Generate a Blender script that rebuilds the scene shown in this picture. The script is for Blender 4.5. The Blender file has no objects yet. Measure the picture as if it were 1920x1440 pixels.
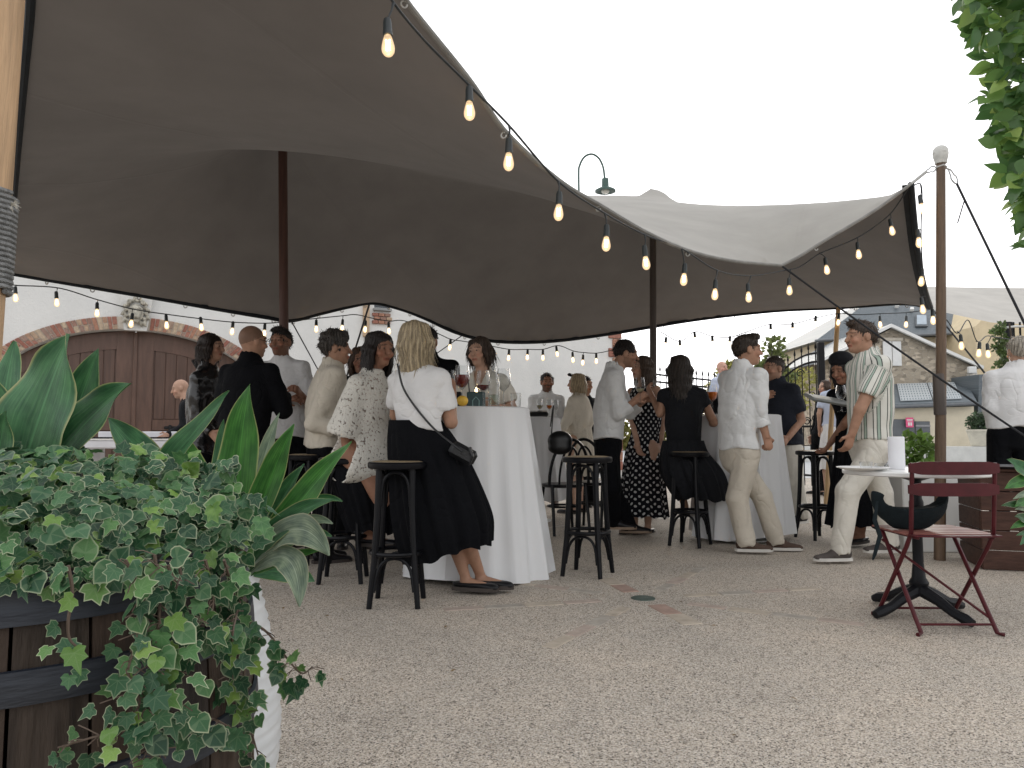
import bpy, bmesh, math, random
import numpy as np
from mathutils import Vector, Matrix, Euler, noise as mnoise
from mathutils.geometry import delaunay_2d_cdt

random.seed(7); np.random.seed(7)
R = math.radians
scene = bpy.context.scene
COL = scene.collection

# ---------------------------------------------------------------- camera
CAM_Z, F_PX, PITCH = 0.94, 1400.0, R(3.76)
cam_data = bpy.data.cameras.new('camera')
cam = bpy.data.objects.new('camera', cam_data); COL.objects.link(cam)
cam.location = (0, 0, CAM_Z); cam.rotation_euler = (R(90) + PITCH, 0, 0)
cam_data.sensor_width = 36.0; cam_data.lens = 36.0 * F_PX / 1920.0
cam_data.clip_start = 0.05; cam_data.clip_end = 3000
scene.camera = cam

# ---------------------------------------------------------------- sky
SUN_EL, SUN_AZ = R(11), R(17)          # low evening sun behind the court, a little to the right of the view
world = bpy.data.worlds.new('World'); scene.world = world; world.use_nodes = True
wn = world.node_tree.nodes; wl = world.node_tree.links; wn.clear()
sky = wn.new('ShaderNodeTexSky'); sky.sky_type = 'NISHITA'; sky.sun_disc = False
sky.sun_elevation = SUN_EL; sky.sun_rotation = SUN_AZ; sky.air_density = 1.3; sky.dust_density = 4.0; sky.ozone_density = 1.0
hs = wn.new('ShaderNodeHueSaturation'); hs.inputs['Saturation'].default_value = 0.1
gm = wn.new('ShaderNodeGamma'); gm.inputs['Gamma'].default_value = 0.2      # thick evening haze evens the sky out
bg = wn.new('ShaderNodeBackground'); bg.inputs['Strength'].default_value = 0.15
wo = wn.new('ShaderNodeOutputWorld')
wl.new(sky.outputs[0], hs.inputs['Color']); wl.new(hs.outputs[0], gm.inputs['Color']); mg = wn.new('ShaderNodeMixRGB'); mg.blend_type = 'MULTIPLY'; mg.inputs[0].default_value = 1.0; mg.inputs[2].default_value = (4.0, 4.0, 4.08, 1)
wl.new(gm.outputs[0], mg.inputs[1]); wl.new(mg.outputs[0], bg.inputs['Color']); wl.new(bg.outputs[0], wo.inputs['Surface'])

# ---------------------------------------------------------------- sun
sun_data = bpy.data.lights.new('sun', 'SUN'); sun_data.energy = 0.7; sun_data.angle = R(25); sun_data.color = (1.0, 0.93, 0.82)
sun = bpy.data.objects.new('sun', sun_data); COL.objects.link(sun)
_sd = Vector((math.sin(SUN_AZ) * math.cos(SUN_EL), math.cos(SUN_AZ) * math.cos(SUN_EL), math.sin(SUN_EL)))
sun.rotation_euler = _sd.to_track_quat('Z', 'Y').to_euler(); sun.location = (10, 40, 20)

scene.view_settings.view_transform = 'Standard'; scene.view_settings.look = 'None'
scene.view_settings.exposure = 0.85; scene.view_settings.gamma = 1.0; scene.view_settings.use_curve_mapping = False
scene.render.engine = 'CYCLES'
scene.cycles.use_denoising = True
scene.cycles.use_adaptive_sampling = True; scene.cycles.adaptive_threshold = 0.015; scene.cycles.max_bounces = 7; scene.cycles.transparent_max_bounces = 12
scene.cycles.caustics_reflective = False; scene.cycles.caustics_refractive = False

# ---------------------------------------------------------------- helpers: photo point -> place
def A(px, py, Y):
    """point at depth Y (metres ahead of the camera) seen at photo pixel px, py"""
    u = (px - 960.0) / F_PX; v = (720.0 - py) / F_PX
    dy = math.cos(PITCH) - v * math.sin(PITCH); dz = math.sin(PITCH) + v * math.cos(PITCH)
    t = Y / dy
    return Vector((u * t, Y, CAM_Z + dz * t))
def G(px, py):
    v = (720.0 - py) / F_PX
    dz = math.sin(PITCH) + v * math.cos(PITCH); dy = math.cos(PITCH) - v * math.sin(PITCH)
    t = -CAM_Z / dz
    return Vector(((px - 960.0) / F_PX * t, dy * t, 0.0))

# ---------------------------------------------------------------- materials
MATS = {}
def _new(name):
    m = bpy.data.materials.new(name); m.use_nodes = True
    nt = m.node_tree; b = nt.nodes['Principled BSDF']
    return m, nt, b
def N(nt, kind, **kw):
    n = nt.nodes.new(kind)
    for k, v in kw.items():
        if k in n.inputs.keys(): n.inputs[k].default_value = v
        else: setattr(n, k, v)
    return n
def ramp(nt, stops, interp='LINEAR'):
    r = nt.nodes.new('ShaderNodeValToRGB'); r.color_ramp.interpolation = interp
    e = r.color_ramp.elements
    while len(e) > 1: e.remove(e[-1])
    e[0].position = stops[0][0]; e[0].color = (*stops[0][1], 1)
    for p, c in stops[1:]:
        x = e.new(p); x.color = (*c, 1)
    return r
def coords(nt, scale=(1, 1, 1), which='Object'):
    tc = nt.nodes.new('ShaderNodeTexCoord'); mp = nt.nodes.new('ShaderNodeMapping')
    mp.inputs['Scale'].default_value = scale
    nt.links.new(tc.outputs[which], mp.inputs['Vector'])
    return mp.outputs[0]
def mat(name, col, rough=0.6, var=0.12, scale=6.0, stretch=(1, 1, 1), bump=0.0, bscale=None, metal=0.0, spec=0.5, sheen=0.0, coat=0.0, trans=0.0, detail=4):
    """plain surface: base colour broken up by noise, fine relief"""
    if name in MATS: return MATS[name]
    m, nt, b = _new(name); L = nt.links
    b.inputs['Roughness'].default_value = rough; b.inputs['Metallic'].default_value = metal
    b.inputs['Specular IOR Level'].default_value = spec
    if sheen: b.inputs['Sheen Weight'].default_value = sheen
    if coat: b.inputs['Coat Weight'].default_value = coat; b.inputs['Coat Roughness'].default_value = 0.15
    if trans: b.inputs['Transmission Weight'].default_value = trans
    co = coords(nt, stretch)
    nz = N(nt, 'ShaderNodeTexNoise', Scale=scale, Detail=detail, Roughness=0.6); L.new(co, nz.inputs['Vector'])
    lo = tuple(max(0, c * (1 - var)) for c in col); hi = tuple(min(1, c * (1 + var)) for c in col)
    rp = ramp(nt, [(0.3, lo), (0.7, hi)]); L.new(nz.outputs['Fac'], rp.inputs['Fac']); L.new(rp.outputs['Color'], b.inputs['Base Color'])
    if bump:
        n2 = N(nt, 'ShaderNodeTexNoise', Scale=bscale or scale * 6, Detail=3.0); L.new(co, n2.inputs['Vector'])
        bp = N(nt, 'ShaderNodeBump', Strength=bump, Distance=0.01); L.new(n2.outputs['Fac'], bp.inputs['Height']); L.new(bp.outputs[0], b.inputs['Normal'])
    MATS[name] = m
    return m
def glass_mat(name, col=(1, 1, 1), rough=0.02, tint=0.12):
    """thin clear glass: mostly see-through with a glossy sheen"""
    if name in MATS: return MATS[name]
    m = bpy.data.materials.new(name); m.use_nodes = True; nt = m.node_tree; nt.nodes.clear(); L = nt.links
    o = N(nt, 'ShaderNodeOutputMaterial'); tr = N(nt, 'ShaderNodeBsdfTransparent'); gl = N(nt, 'ShaderNodeBsdfGlossy', Roughness=rough)
    tr.inputs['Color'].default_value = (*[c * (1 - tint) for c in col], 1)
    fr = N(nt, 'ShaderNodeLayerWeight', Blend=0.35); mx = N(nt, 'ShaderNodeMixShader')
    mm = N(nt, 'ShaderNodeMath', operation='MULTIPLY'); mm.inputs[1].default_value = 0.75
    L.new(fr.outputs['Facing'], mm.inputs[0]); L.new(mm.outputs[0], mx.inputs[0])
    L.new(tr.outputs[0], mx.inputs[1]); L.new(gl.outputs[0], mx.inputs[2]); L.new(mx.outputs[0], o.inputs['Surface'])
    MATS[name] = m
    return m

# ---------------------------------------------------------------- mesh helpers
class MB:
    def __init__(s): s.v = []; s.f = []; s.uv = None
    def add(s, vs, fs):
        o = len(s.v); s.v += [tuple(p) for p in vs]; s.f += [tuple(i + o for i in f) for f in fs]; return s
    def box(s, c, d, M=None):
        hx, hy, hz = d[0] / 2, d[1] / 2, d[2] / 2; vs = []
        for x in (-hx, hx):
            for y in (-hy, hy):
                for z in (-hz, hz):
                    p = Vector((x, y, z))
                    if M is not None: p = M @ p
                    vs.append((p.x + c[0], p.y + c[1], p.z + c[2]))
        return s.add(vs, [(0, 1, 3, 2), (4, 6, 7, 5), (0, 4, 5, 1), (2, 3, 7, 6), (0, 2, 6, 4), (1, 5, 7, 3)])
    def bbox(s, c, d, r=0.004, M=None):
        """box with chamfered edges"""
        bm = bmesh.new(); bmesh.ops.create_cube(bm, size=1.0)
        for v in bm.verts: v.co = Vector((v.co.x * d[0], v.co.y * d[1], v.co.z * d[2]))
        r = min(r, min(d) * 0.45)
        bmesh.ops.bevel(bm, geom=list(bm.edges), offset=r, segments=1, affect='EDGES', profile=0.5)
        bm.verts.ensure_lookup_table(); vs = []
        for v in bm.verts:
            p = v.co if M is None else M @ v.co
            vs.append((p[0] + c[0], p[1] + c[1], p[2] + c[2]))
        fs = [[v.index for v in f.verts] for f in bm.faces]; bm.free()
        return s.add(vs, fs)
    def tube(s, pts, r, n=8, cap=True, flat=1.0, updir=None):
        pts = [Vector(p) for p in pts]; k = len(pts)
        rs = r if hasattr(r, '__len__') else [r] * k
        up = Vector(updir) if updir is not None else None
        T = []
        for i in range(k):
            a = pts[max(0, i - 1)]; b = pts[min(k - 1, i + 1)]; t = (b - a)
            T.append(t.normalized() if t.length > 1e-9 else Vector((0, 0, 1)))
        ref = up or (Vector((0, 0, 1)) if abs(T[0].z) < 0.9 else Vector((1, 0, 0)))
        u = (ref - T[0] * ref.dot(T[0])).normalized(); vs = []; fs = []
        for i in range(k):
            u = (u - T[i] * u.dot(T[i]))
            u = u.normalized() if u.length > 1e-6 else T[i].orthogonal().normalized()
            w = T[i].cross(u)
            for j in range(n):
                a = 2 * math.pi * j / n
                vs.append(pts[i] + u * (math.cos(a) * rs[i] * flat) + w * (math.sin(a) * rs[i]))
        for i in range(k - 1):
            for j in range(n):
                fs.append((i * n + j, i * n + (j + 1) % n, (i + 1) * n + (j + 1) % n, (i + 1) * n + j))
        if cap:
            fs.append(tuple(reversed(range(n)))); fs.append(tuple((k - 1) * n + j for j in range(n)))
        return s.add(vs, fs)
    def lathe(s, prof, c=(0, 0, 0), n=20, axis=None, cap=True):
        """prof: (radius, height) pairs; axis: optional matrix"""
        vs = []; fs = []; k = len(prof)
        for (r, h) in prof:
            for j in range(n):
                a = 2 * math.pi * j / n; p = Vector((r * math.cos(a), r * math.sin(a), h))
                if axis is not None: p = axis @ p
                vs.append((p.x + c[0], p.y + c[1], p.z + c[2]))
        for i in range(k - 1):
            for j in range(n):
                fs.append((i * n + j, i * n + (j + 1) % n, (i + 1) * n + (j + 1) % n, (i + 1) * n + j))
        if cap:
            if prof[0][0] > 1e-4: fs.append(tuple(reversed(range(n))))
            if prof[-1][0] > 1e-4: fs.append(tuple((k - 1) * n + j for j in range(n)))
        return s.add(vs, fs)
    def loft(s, rings, cap=(True, True)):
        n = len(rings[0]); vs = [p for r_ in rings for p in r_]; fs = []
        for i in range(len(rings) - 1):
            for j in range(n):
                fs.append((i * n + j, i * n + (j + 1) % n, (i + 1) * n + (j + 1) % n, (i + 1) * n + j))
        if cap[0]: fs.append(tuple(reversed(range(n))))
        if cap[1]: fs.append(tuple((len(rings) - 1) * n + j for j in range(n)))
        return s.add(vs, fs)
    def prism(s, poly, d):
        """poly: 3-D polygon, extruded by vector d"""
        n = len(poly); d = Vector(d)
        vs = [Vector(p) for p in poly] + [Vector(p) + d for p in poly]
        fs = [tuple(range(n)), tuple(reversed(range(n, 2 * n)))] + [(j, j + n, (j + 1) % n + n, (j + 1) % n) for j in range(n)]
        return s.add(vs, fs)
    def ball(s, c, r, n=10, m=7, M=None):
        if not hasattr(r, '__len__'): r = (r, r, r)
        vs = []; fs = []
        for i in range(m + 1):
            th = math.pi * i / m
            for j in range(n):
                a = 2 * math.pi * j / n
                p = Vector((r[0] * math.sin(th) * math.cos(a), r[1] * math.sin(th) * math.sin(a), r[2] * math.cos(th)))
                if M is not None: p = M @ p
                vs.append((p.x + c[0], p.y + c[1], p.z + c[2]))
        for i in range(m):
            for j in range(n):
                fs.append((i * n + j, (i + 1) * n + j, (i + 1) * n + (j + 1) % n, i * n + (j + 1) % n))
        return s.add(vs, fs)
    def mesh(s, name, m, smooth=True, sharp=35):
        me = bpy.data.meshes.new(name); me.from_pydata(s.v, [], s.f); me.update()
        if s.uv is not None:
            ul = me.uv_layers.new(name='UVMap')
            li = np.zeros(len(me.loops), dtype=np.int32); me.loops.foreach_get('vertex_index', li)
            ul.data.foreach_set('uv', np.asarray(s.uv, dtype=np.float32)[li].ravel())
        if m is not None: me.materials.append(m)
        fix_normals(me)
        if smooth:
            me.polygons.foreach_set('use_smooth', [True] * len(me.polygons))
            me.set_sharp_from_angle(angle=R(sharp))
        return me
    def build(s, name, m, parent=None, smooth=True, sharp=35):
        return put(name, s.mesh(name, m, smooth, sharp), parent)

def fix_normals(me):
    bm = bmesh.new(); bm.from_mesh(me); bmesh.ops.recalc_face_normals(bm, faces=bm.faces); bm.to_mesh(me); bm.free()
def put(name, data, parent=None):
    o = bpy.data.objects.new(name, data); COL.objects.link(o)
    if parent is not None:
        o.parent = parent; o.matrix_parent_inverse = Matrix.Translation(total_loc(parent)).inverted()
    return o
def total_loc(o):
    v = Vector(o.location); p = o.parent
    return v      # children built in world space keep location 0; only the root Empty carries one
def tag(o, label, cat, group=None, kind=None):
    if label: o['label'] = label
    if cat: o['category'] = cat
    if group: o['group'] = group
    if kind: o['kind'] = kind
    return o
def thing(name, loc, label, cat, group=None):
    o = bpy.data.objects.new(name, None); COL.objects.link(o); o.location = loc; o.empty_display_size = 0.1
    return tag(o, label, cat, group)
def inst(name, data, M, parent=None):
    """linked copy of mesh data placed by world matrix M under parent"""
    o = bpy.data.objects.new(name, data); COL.objects.link(o)
    if parent is not None:
        o.parent = parent
        base = Matrix.Translation(Vector(parent.location)) if parent.type == 'EMPTY' or parent.location.length > 0 else Matrix.Identity(4)
        o.matrix_parent_inverse = base.inverted()
    o.matrix_basis = M
    return o
def frame(x, y, z, o=(0, 0, 0)):
    """matrix from axes"""
    M = Matrix.Identity(4)
    for i in range(3):
        M[i][0] = x[i]; M[i][1] = y[i]; M[i][2] = z[i]; M[i][3] = o[i]
    return M
def bez(p0, p1, p2, n):
    return [p0 * ((1 - t) ** 2) + p1 * (2 * t * (1 - t)) + p2 * (t * t) for t in [i / (n - 1) for i in range(n)]]
def spline(pts, n):
    """Catmull-Rom through pts, n samples"""
    P = [np.array(p, dtype=float) for p in pts]; P = [2 * P[0] - P[1]] + P + [2 * P[-1] - P[-2]]
    out = []; k = len(P) - 3
    for i in range(n):
        s = i / (n - 1) * k; j = min(int(s), k - 1); t = s - j
        a, b, c, d = P[j], P[j + 1], P[j + 2], P[j + 3]
        out.append(0.5 * ((2 * b) + (c - a) * t + (2 * a - 5 * b + 4 * c - d) * t * t + (3 * b - a - 3 * c + d) * t ** 3))
    return [Vector(p) for p in out]
# ---------------------------------------------------------------- smooth blended surfaces (bodies, clothes, carved things)
def surf_nets(D, org, h):
    """naive surface nets on a signed distance grid"""
    S = D < 0
    nx, ny, nz = D.shape
    c = np.zeros((nx - 1, ny - 1, nz - 1), dtype=np.int8)
    for i in (0, 1):
        for j in (0, 1):
            for k in (0, 1):
                c += S[i:nx - 1 + i, j:ny - 1 + j, k:nz - 1 + k]
    act = (c > 0) & (c < 8)
    idx = -np.ones(act.shape, dtype=np.int64); I = np.argwhere(act); idx[act] = np.arange(len(I))
    pos = np.zeros((len(I), 3)); cnt = np.zeros(len(I))
    corner = [(i, j, k) for i in (0, 1) for j in (0, 1) for k in (0, 1)]
    V = {q: D[I[:, 0] + q[0], I[:, 1] + q[1], I[:, 2] + q[2]] for q in corner}
    for a in corner:
        for ax in range(3):
            if a[ax] == 0:
                b = list(a); b[ax] = 1; b = tuple(b)
                va, vb = V[a], V[b]; m = (va < 0) != (vb < 0)
                t = np.where(m, va / np.where(va == vb, 1, va - vb), 0)
                p = np.array(a, dtype=float)[None, :].repeat(len(I), 0); p[:, ax] += t
                pos[m] += p[m]; cnt[m] += 1
    P = (I + pos / np.maximum(cnt, 1)[:, None]) * h + org
    F = []
    for ax in range(3):
        o1, o2 = [(1, 2), (2, 0), (0, 1)][ax]
        sl0 = [slice(None)] * 3; sl1 = [slice(None)] * 3; sl0[ax] = slice(0, -1); sl1[ax] = slice(1, None)
        s0 = S[tuple(sl0)]; s1 = S[tuple(sl1)]; E = np.argwhere(s0 != s1)
        if not len(E): continue
        ok = (E[:, o1] > 0) & (E[:, o2] > 0) & (E[:, o1] < D.shape[o1] - 1) & (E[:, o2] < D.shape[o2] - 1); E = E[ok]
        d1 = np.zeros(3, int); d1[o1] = 1; d2 = np.zeros(3, int); d2[o2] = 1
        q = [E, E - d1, E - d1 - d2, E - d2]
        ids = np.stack([idx[x[:, 0], x[:, 1], x[:, 2]] for x in q], 1)
        flip = ~s0[E[:, 0], E[:, 1], E[:, 2]]
        ids[flip] = ids[flip][:, ::-1]
        F.append(ids)
    F = np.concatenate(F) if F else np.zeros((0, 4), int)
    F = F[(F >= 0).all(1)]
    return P, F

def v3(p): return np.array((p[0], p[1], p[2]), dtype=np.float32)
class SDF:
    def __init__(s, h, k=0.02): s.h = h; s.k = k; s.pr = []
    def cone(s, a, b, ra, rb, k=None, d=None, sq=1.0, sub=False):
        """tapered capsule; d, sq: squash along direction d"""
        a, b = v3(a), v3(b); m = max(ra, rb)
        def f(X):
            P = X
            if d is not None:
                dd = v3(Vector(d).normalized()); q = ((P - a) @ dd)[..., None]; P = P + q * dd * (1.0 / sq - 1.0)
                ab0 = b + ((b - a) @ dd) * dd * (1.0 / sq - 1.0)
            else: ab0 = b
            ab = ab0 - a; t = np.clip(((P - a) @ ab) / max(1e-9, float(ab @ ab)), 0, 1)
            r = ra + (rb - ra) * t
            return np.linalg.norm(P - a - t[..., None] * ab, axis=-1) - r
        s.pr.append((f, np.minimum(a, b) - m * max(1, sq), np.maximum(a, b) + m * max(1, sq), s.k if k is None else k, sub)); return s
    def ell(s, c, r, M=None, k=None, sub=False):
        c = v3(c); r = np.array(r, dtype=np.float32); Mi = None if M is None else np.array(M.to_3x3().transposed() if hasattr(M, 'to_3x3') else M, dtype=np.float32)
        def f(X):
            P = X - c
            if Mi is not None: P = P @ Mi.T
            q = P / r; n = np.linalg.norm(q, axis=-1); g = np.linalg.norm(q / r, axis=-1)
            return n * (n - 1.0) / np.maximum(g, 1e-6)
        R_ = float(r.max()); s.pr.append((f, c - R_, c + R_, s.k if k is None else k, sub)); return s
    def torso(s, spine, a_, b_, ts, Lx, Fx, k=None):
        """elliptical column along a polyline spine; half widths a_ (sideways) and half depths b_ at parameters ts"""
        sp = np.array([v3(p) for p in spine]); Lx = v3(Lx); Fx = v3(Fx)
        seg = np.linalg.norm(np.diff(sp, axis=0), axis=1); cum = np.concatenate([[0], np.cumsum(seg)]); tot = cum[-1]
        def f(X):
            best = None; bt = None; bo = None
            for i in range(len(seg)):
                ab = sp[i + 1] - sp[i]; t = np.clip(((X - sp[i]) @ ab) / float(ab @ ab), 0, 1)
                off = X - sp[i] - t[..., None] * ab; dd = (off ** 2).sum(-1)
                tt = (cum[i] + t * seg[i]) / tot
                if best is None: best, bt, bo = dd, tt, off
                else:
                    m = dd < best; best = np.where(m, dd, best); bt = np.where(m, tt, bt); bo = np.where(m[..., None], off, bo)
            aw = np.interp(bt, ts, a_).astype(np.float32); bw = np.interp(bt, ts, b_).astype(np.float32)
            x = bo @ Lx; y = bo @ Fx; z2 = np.maximum((bo ** 2).sum(-1) - x * x - y * y, 0)
            n = np.sqrt((x / aw) ** 2 + (y / bw) ** 2 + z2 / (np.minimum(aw, bw) * 0.6) ** 2)
            g = np.sqrt((x / aw ** 2) ** 2 + (y / bw ** 2) ** 2 + z2 / (np.minimum(aw, bw) * 0.6) ** 4)
            return n * (n - 1) / np.maximum(g, 1e-6)
        m = max(max(a_), max(b_))
        s.pr.append((f, sp.min(0) - m, sp.max(0) + m, s.k if k is None else k, False)); return s
    def eval(s, post=()):
        h = s.h; pad = 3 * h + 0.01
        add = [p for p in s.pr if not p[4]]
        lo = np.min([p[1] for p in add], 0) - pad; hi = np.max([p[2] for p in add], 0) + pad
        n = np.ceil((hi - lo) / h).astype(int) + 1
        D = np.full(tuple(n), 0.25, dtype=np.float32)
        ax = [lo[i] + h * np.arange(n[i], dtype=np.float32) for i in range(3)]
        for (f, a, b, k, sub) in s.pr:
            mg = k + 2.5 * h
            i0 = np.clip(np.floor((a - mg - lo) / h).astype(int), 0, n); i1 = np.clip(np.ceil((b + mg - lo) / h).astype(int) + 1, 0, n)
            if (i1 <= i0).any(): continue
            X = np.stack(np.meshgrid(*[ax[i][i0[i]:i1[i]] for i in range(3)], indexing='ij'), -1).astype(np.float32)
            sl = tuple(slice(i0[i], i1[i]) for i in range(3)); d = f(X); c = D[sl]
            if sub:
                d = -d; hh = np.clip(0.5 + 0.5 * (d - c) / k, 0, 1); D[sl] = c + (d - c) * hh + k * hh * (1 - hh)
            else:
                hh = np.clip(0.5 + 0.5 * (c - d) / k, 0, 1); D[sl] = c + (d - c) * hh - k * hh * (1 - hh)
        if post:
            X = np.stack(np.meshgrid(*ax, indexing='ij'), -1).astype(np.float32)
            for g in post: D = g(X, D)
        return surf_nets(D, lo, h)

def wr(X, f, seed):
    """cheap smooth 3-D noise (-1..1)"""
    r = np.random.RandomState(seed); o = 0
    for i in range(5):
        w = r.normal(size=3); w = w / np.linalg.norm(w) * f * (0.7 + 0.6 * r.rand()); p = r.rand() * 6.28
        o = o + np.sin(X @ w.astype(np.float32) + p)
    return o / 3.0
def folds(X, f, seed, dirv):
    """creases running along dirv"""
    d = v3(Vector(dirv).normalized()); Y = X - (X @ d)[..., None] * d * 0.8
    a = wr(Y, f, seed); return 1.0 - 2.0 * np.abs(a).clip(0, 1) ** 0.6
def mesh_np(name, P, F, m, smooth=True):
    me = bpy.data.meshes.new(name); me.from_pydata(P.tolist(), [], F.tolist()); me.update()
    if m is not None: me.materials.append(m)
    if smooth: me.polygons.foreach_set('use_smooth', [True] * len(me.polygons))
    return me
def relax(P, F, it=1, w=0.5):
    E = np.concatenate([F[:, [0, 1]], F[:, [1, 2]], F[:, [2, 3]], F[:, [3, 0]]])
    for _ in range(it):
        s = np.zeros_like(P); c = np.zeros(len(P))
        np.add.at(s, E[:, 0], P[E[:, 1]]); np.add.at(c, E[:, 0], 1); np.add.at(s, E[:, 1], P[E[:, 0]]); np.add.at(c, E[:, 1], 1)
        P = P * (1 - w) + w * s / np.maximum(c, 1)[:, None]
    return P
def vcol(me, name, C):
    a = me.color_attributes.new(name, 'FLOAT_COLOR', 'POINT')
    C = np.asarray(C, dtype=np.float32)
    if C.shape[1] == 3: C = np.concatenate([C, np.ones((len(C), 1), np.float32)], 1)
    a.data.foreach_set('color', C.ravel())
def vfloat(me, name, v):
    a = me.attributes.new(name, 'FLOAT', 'POINT'); a.data.foreach_set('value', np.asarray(v, dtype=np.float32))
# ================================================================ ground
def ground_mat():
    m, nt, b = _new('court_gravel'); L = nt.links; co = coords(nt)
    vo = N(nt, 'ShaderNodeTexVoronoi', Scale=215.0, Randomness=1.0); L.new(co, vo.inputs['Vector'])
    sep = N(nt, 'ShaderNodeSeparateColor'); L.new(vo.outputs['Color'], sep.inputs['Color'])
    rp = ramp(nt, [(0.0, (.075, .065, .056)), (.09, (.16, .14, .118)), (.17, (.375, .33, .28)), (.5, (.525, .468, .398)), (.78, (.65, .592, .515)), (.93, (.76, .71, .64)), (1, (.36, .345, .33))])
    L.new(sep.outputs['Red'], rp.inputs['Fac'])
    vo2 = N(nt, 'ShaderNodeTexVoronoi', Scale=330.0); L.new(co, vo2.inputs['Vector'])
    s2 = N(nt, 'ShaderNodeSeparateColor'); L.new(vo2.outputs['Color'], s2.inputs['Color'])
    rp2 = ramp(nt, [(0, (.35, .33, .31)), (.25, (.9, .9, .9)), (.8, (1.0, 1.0, 1.0)), (1, (1.2, 1.18, 1.15))]); L.new(s2.outputs['Green'], rp2.inputs['Fac'])
    mu = N(nt, 'ShaderNodeMixRGB', blend_type='MULTIPLY'); mu.inputs[0].default_value = 0.75
    L.new(rp.outputs[0], mu.inputs[1]); L.new(rp2.outputs[0], mu.inputs[2])
    nz = N(nt, 'ShaderNodeTexNoise', Scale=0.9, Detail=5.0, Roughness=0.65); L.new(co, nz.inputs['Vector'])
    rp3 = ramp(nt, [(.25, (.70, .69, .68)), (.45, (.93, .92, .91)), (.6, (1.02, .99, .96)), (.75, (1.1, 1.04, .98))]); L.new(nz.outputs['Fac'], rp3.inputs['Fac'])
    mu2 = N(nt, 'ShaderNodeMixRGB', blend_type='MULTIPLY'); mu2.inputs[0].default_value = 1.0
    L.new(mu.outputs[0], mu2.inputs[1]); L.new(rp3.outputs[0], mu2.inputs[2]); L.new(mu2.outputs[0], b.inputs['Base Color'])
    b.inputs['Roughness'].default_value = 0.85; b.inputs['Specular IOR Level'].default_value = 0.3
    bp = N(nt, 'ShaderNodeBump', Strength=0.4, Distance=0.004); L.new(vo.outputs['Distance'], bp.inputs['Height']); bp.invert = True
    L.new(bp.outputs[0], b.inputs['Normal'])
    return m
M_ground = ground_mat()
g = MB(); xs = [-300, -40, -12, -6, -3, 0, 3, 6, 12, 40, 300]; ys = [-20, -3, 0, 2, 4, 6, 8, 11, 16, 30, 80, 600]
g.add([(x, y, 0) for y in ys for x in xs], [(j * 11 + i, j * 11 + i + 1, (j + 1) * 11 + i + 1, (j + 1) * 11 + i) for j in range(11) for i in range(10)])
ground = g.build('ground', M_ground, smooth=False); tag(ground, 'pale beige aggregate court floor', None, kind='structure')
# street beyond the gate: pale asphalt with a kerb
M_street = mat('street_asphalt', (.42, .43, .44), .8, .12, 3, bump=.2, bscale=120)
st = MB(); st.add([(3.4, 15.6, .004), (60, 15.6, .004), (60, 46, .004), (3.4, 46, .004)], [(0, 1, 2, 3)])
street = st.build('street', M_street, smooth=False); tag(street, 'pale grey street beyond the iron gate', None, kind='structure')
kb = MB()
for i in range(14): kb.bbox((13.0 + i * 1.52, 45.4, .06), (1.5, .3, .12), .015)
kerb = kb.build('kerb', mat('kerb_stone', (.5, .49, .46), .8, .15, 5)); tag(kerb, 'low stone kerb along the houses', None, kind='structure')

# joint strips let into the court floor
M_strip = mat('joint_metal', (.62, .60, .55), .5, .2, 4)
for k, (p, q) in enumerate([((1010, 992), (1180, 972)), ((1440, 972), (1700, 1002)), ((1180, 972), (1440, 972))]):
    a, c = G(*p), G(*q); d = (c - a).normalized(); n_ = Vector((-d.y, d.x, 0)) * .012
    s_ = MB(); s_.add([a - n_ + Vector((0, 0, .004)), c - n_ + Vector((0, 0, .004)), c + n_ + Vector((0, 0, .004)), a + n_ + Vector((0, 0, .004))], [(0, 1, 2, 3)])
    o = s_.build('joint_strip', M_strip, ground, smooth=False)
# ------------------------------------------------ compass star of paving bricks around a small drain cover
C0 = G(1206, 1122)
M_pb = [mat('paver_rose', (.34, .235, .19), .8, .2, 14, bump=.2), mat('paver_tan', (.42, .36, .29), .8, .2, 14, bump=.2), mat('paver_grey', (.36, .325, .28), .8, .2, 14, bump=.2), mat('paver_pink', (.40, .325, .275), .8, .2, 14, bump=.2)]
star = thing('compass_star', C0, 'flush star of rose and tan paving bricks set into the gravel court', 'paving inlay')
for k in range(8):
    a = R(90 + 14 + 45 * k); long_ = k % 4 == 0
    d = Vector((math.cos(a), math.sin(a), 0)); t = Vector((-d.y, d.x, 0))
    for i in range(4 if not long_ else 2):
        r0 = (.17 + i * .222) if long_ else (.26 + i * .225); w = .052 if long_ else (.034 + (i == 1) * .008)
        c = C0 + d * (r0 + .105)
        o = MB().bbox((c.x, c.y, -.026), (.21, w * 2, .06), .004, Matrix.Rotation(a, 3, 'Z')).build('paving_brick', M_pb[(k * 3 + i) % 4 if long_ else (1 + (k + i) % 3)], star)
dc = MB().lathe([(0, .006), (.045, .008), (.06, .006), (.068, .004), (.07, .0)], C0, 20, cap=False).build('drain_cover', mat('drain_bronze', (.075, .10, .085), (.6), .3, 30, metal=.1), star)

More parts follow.
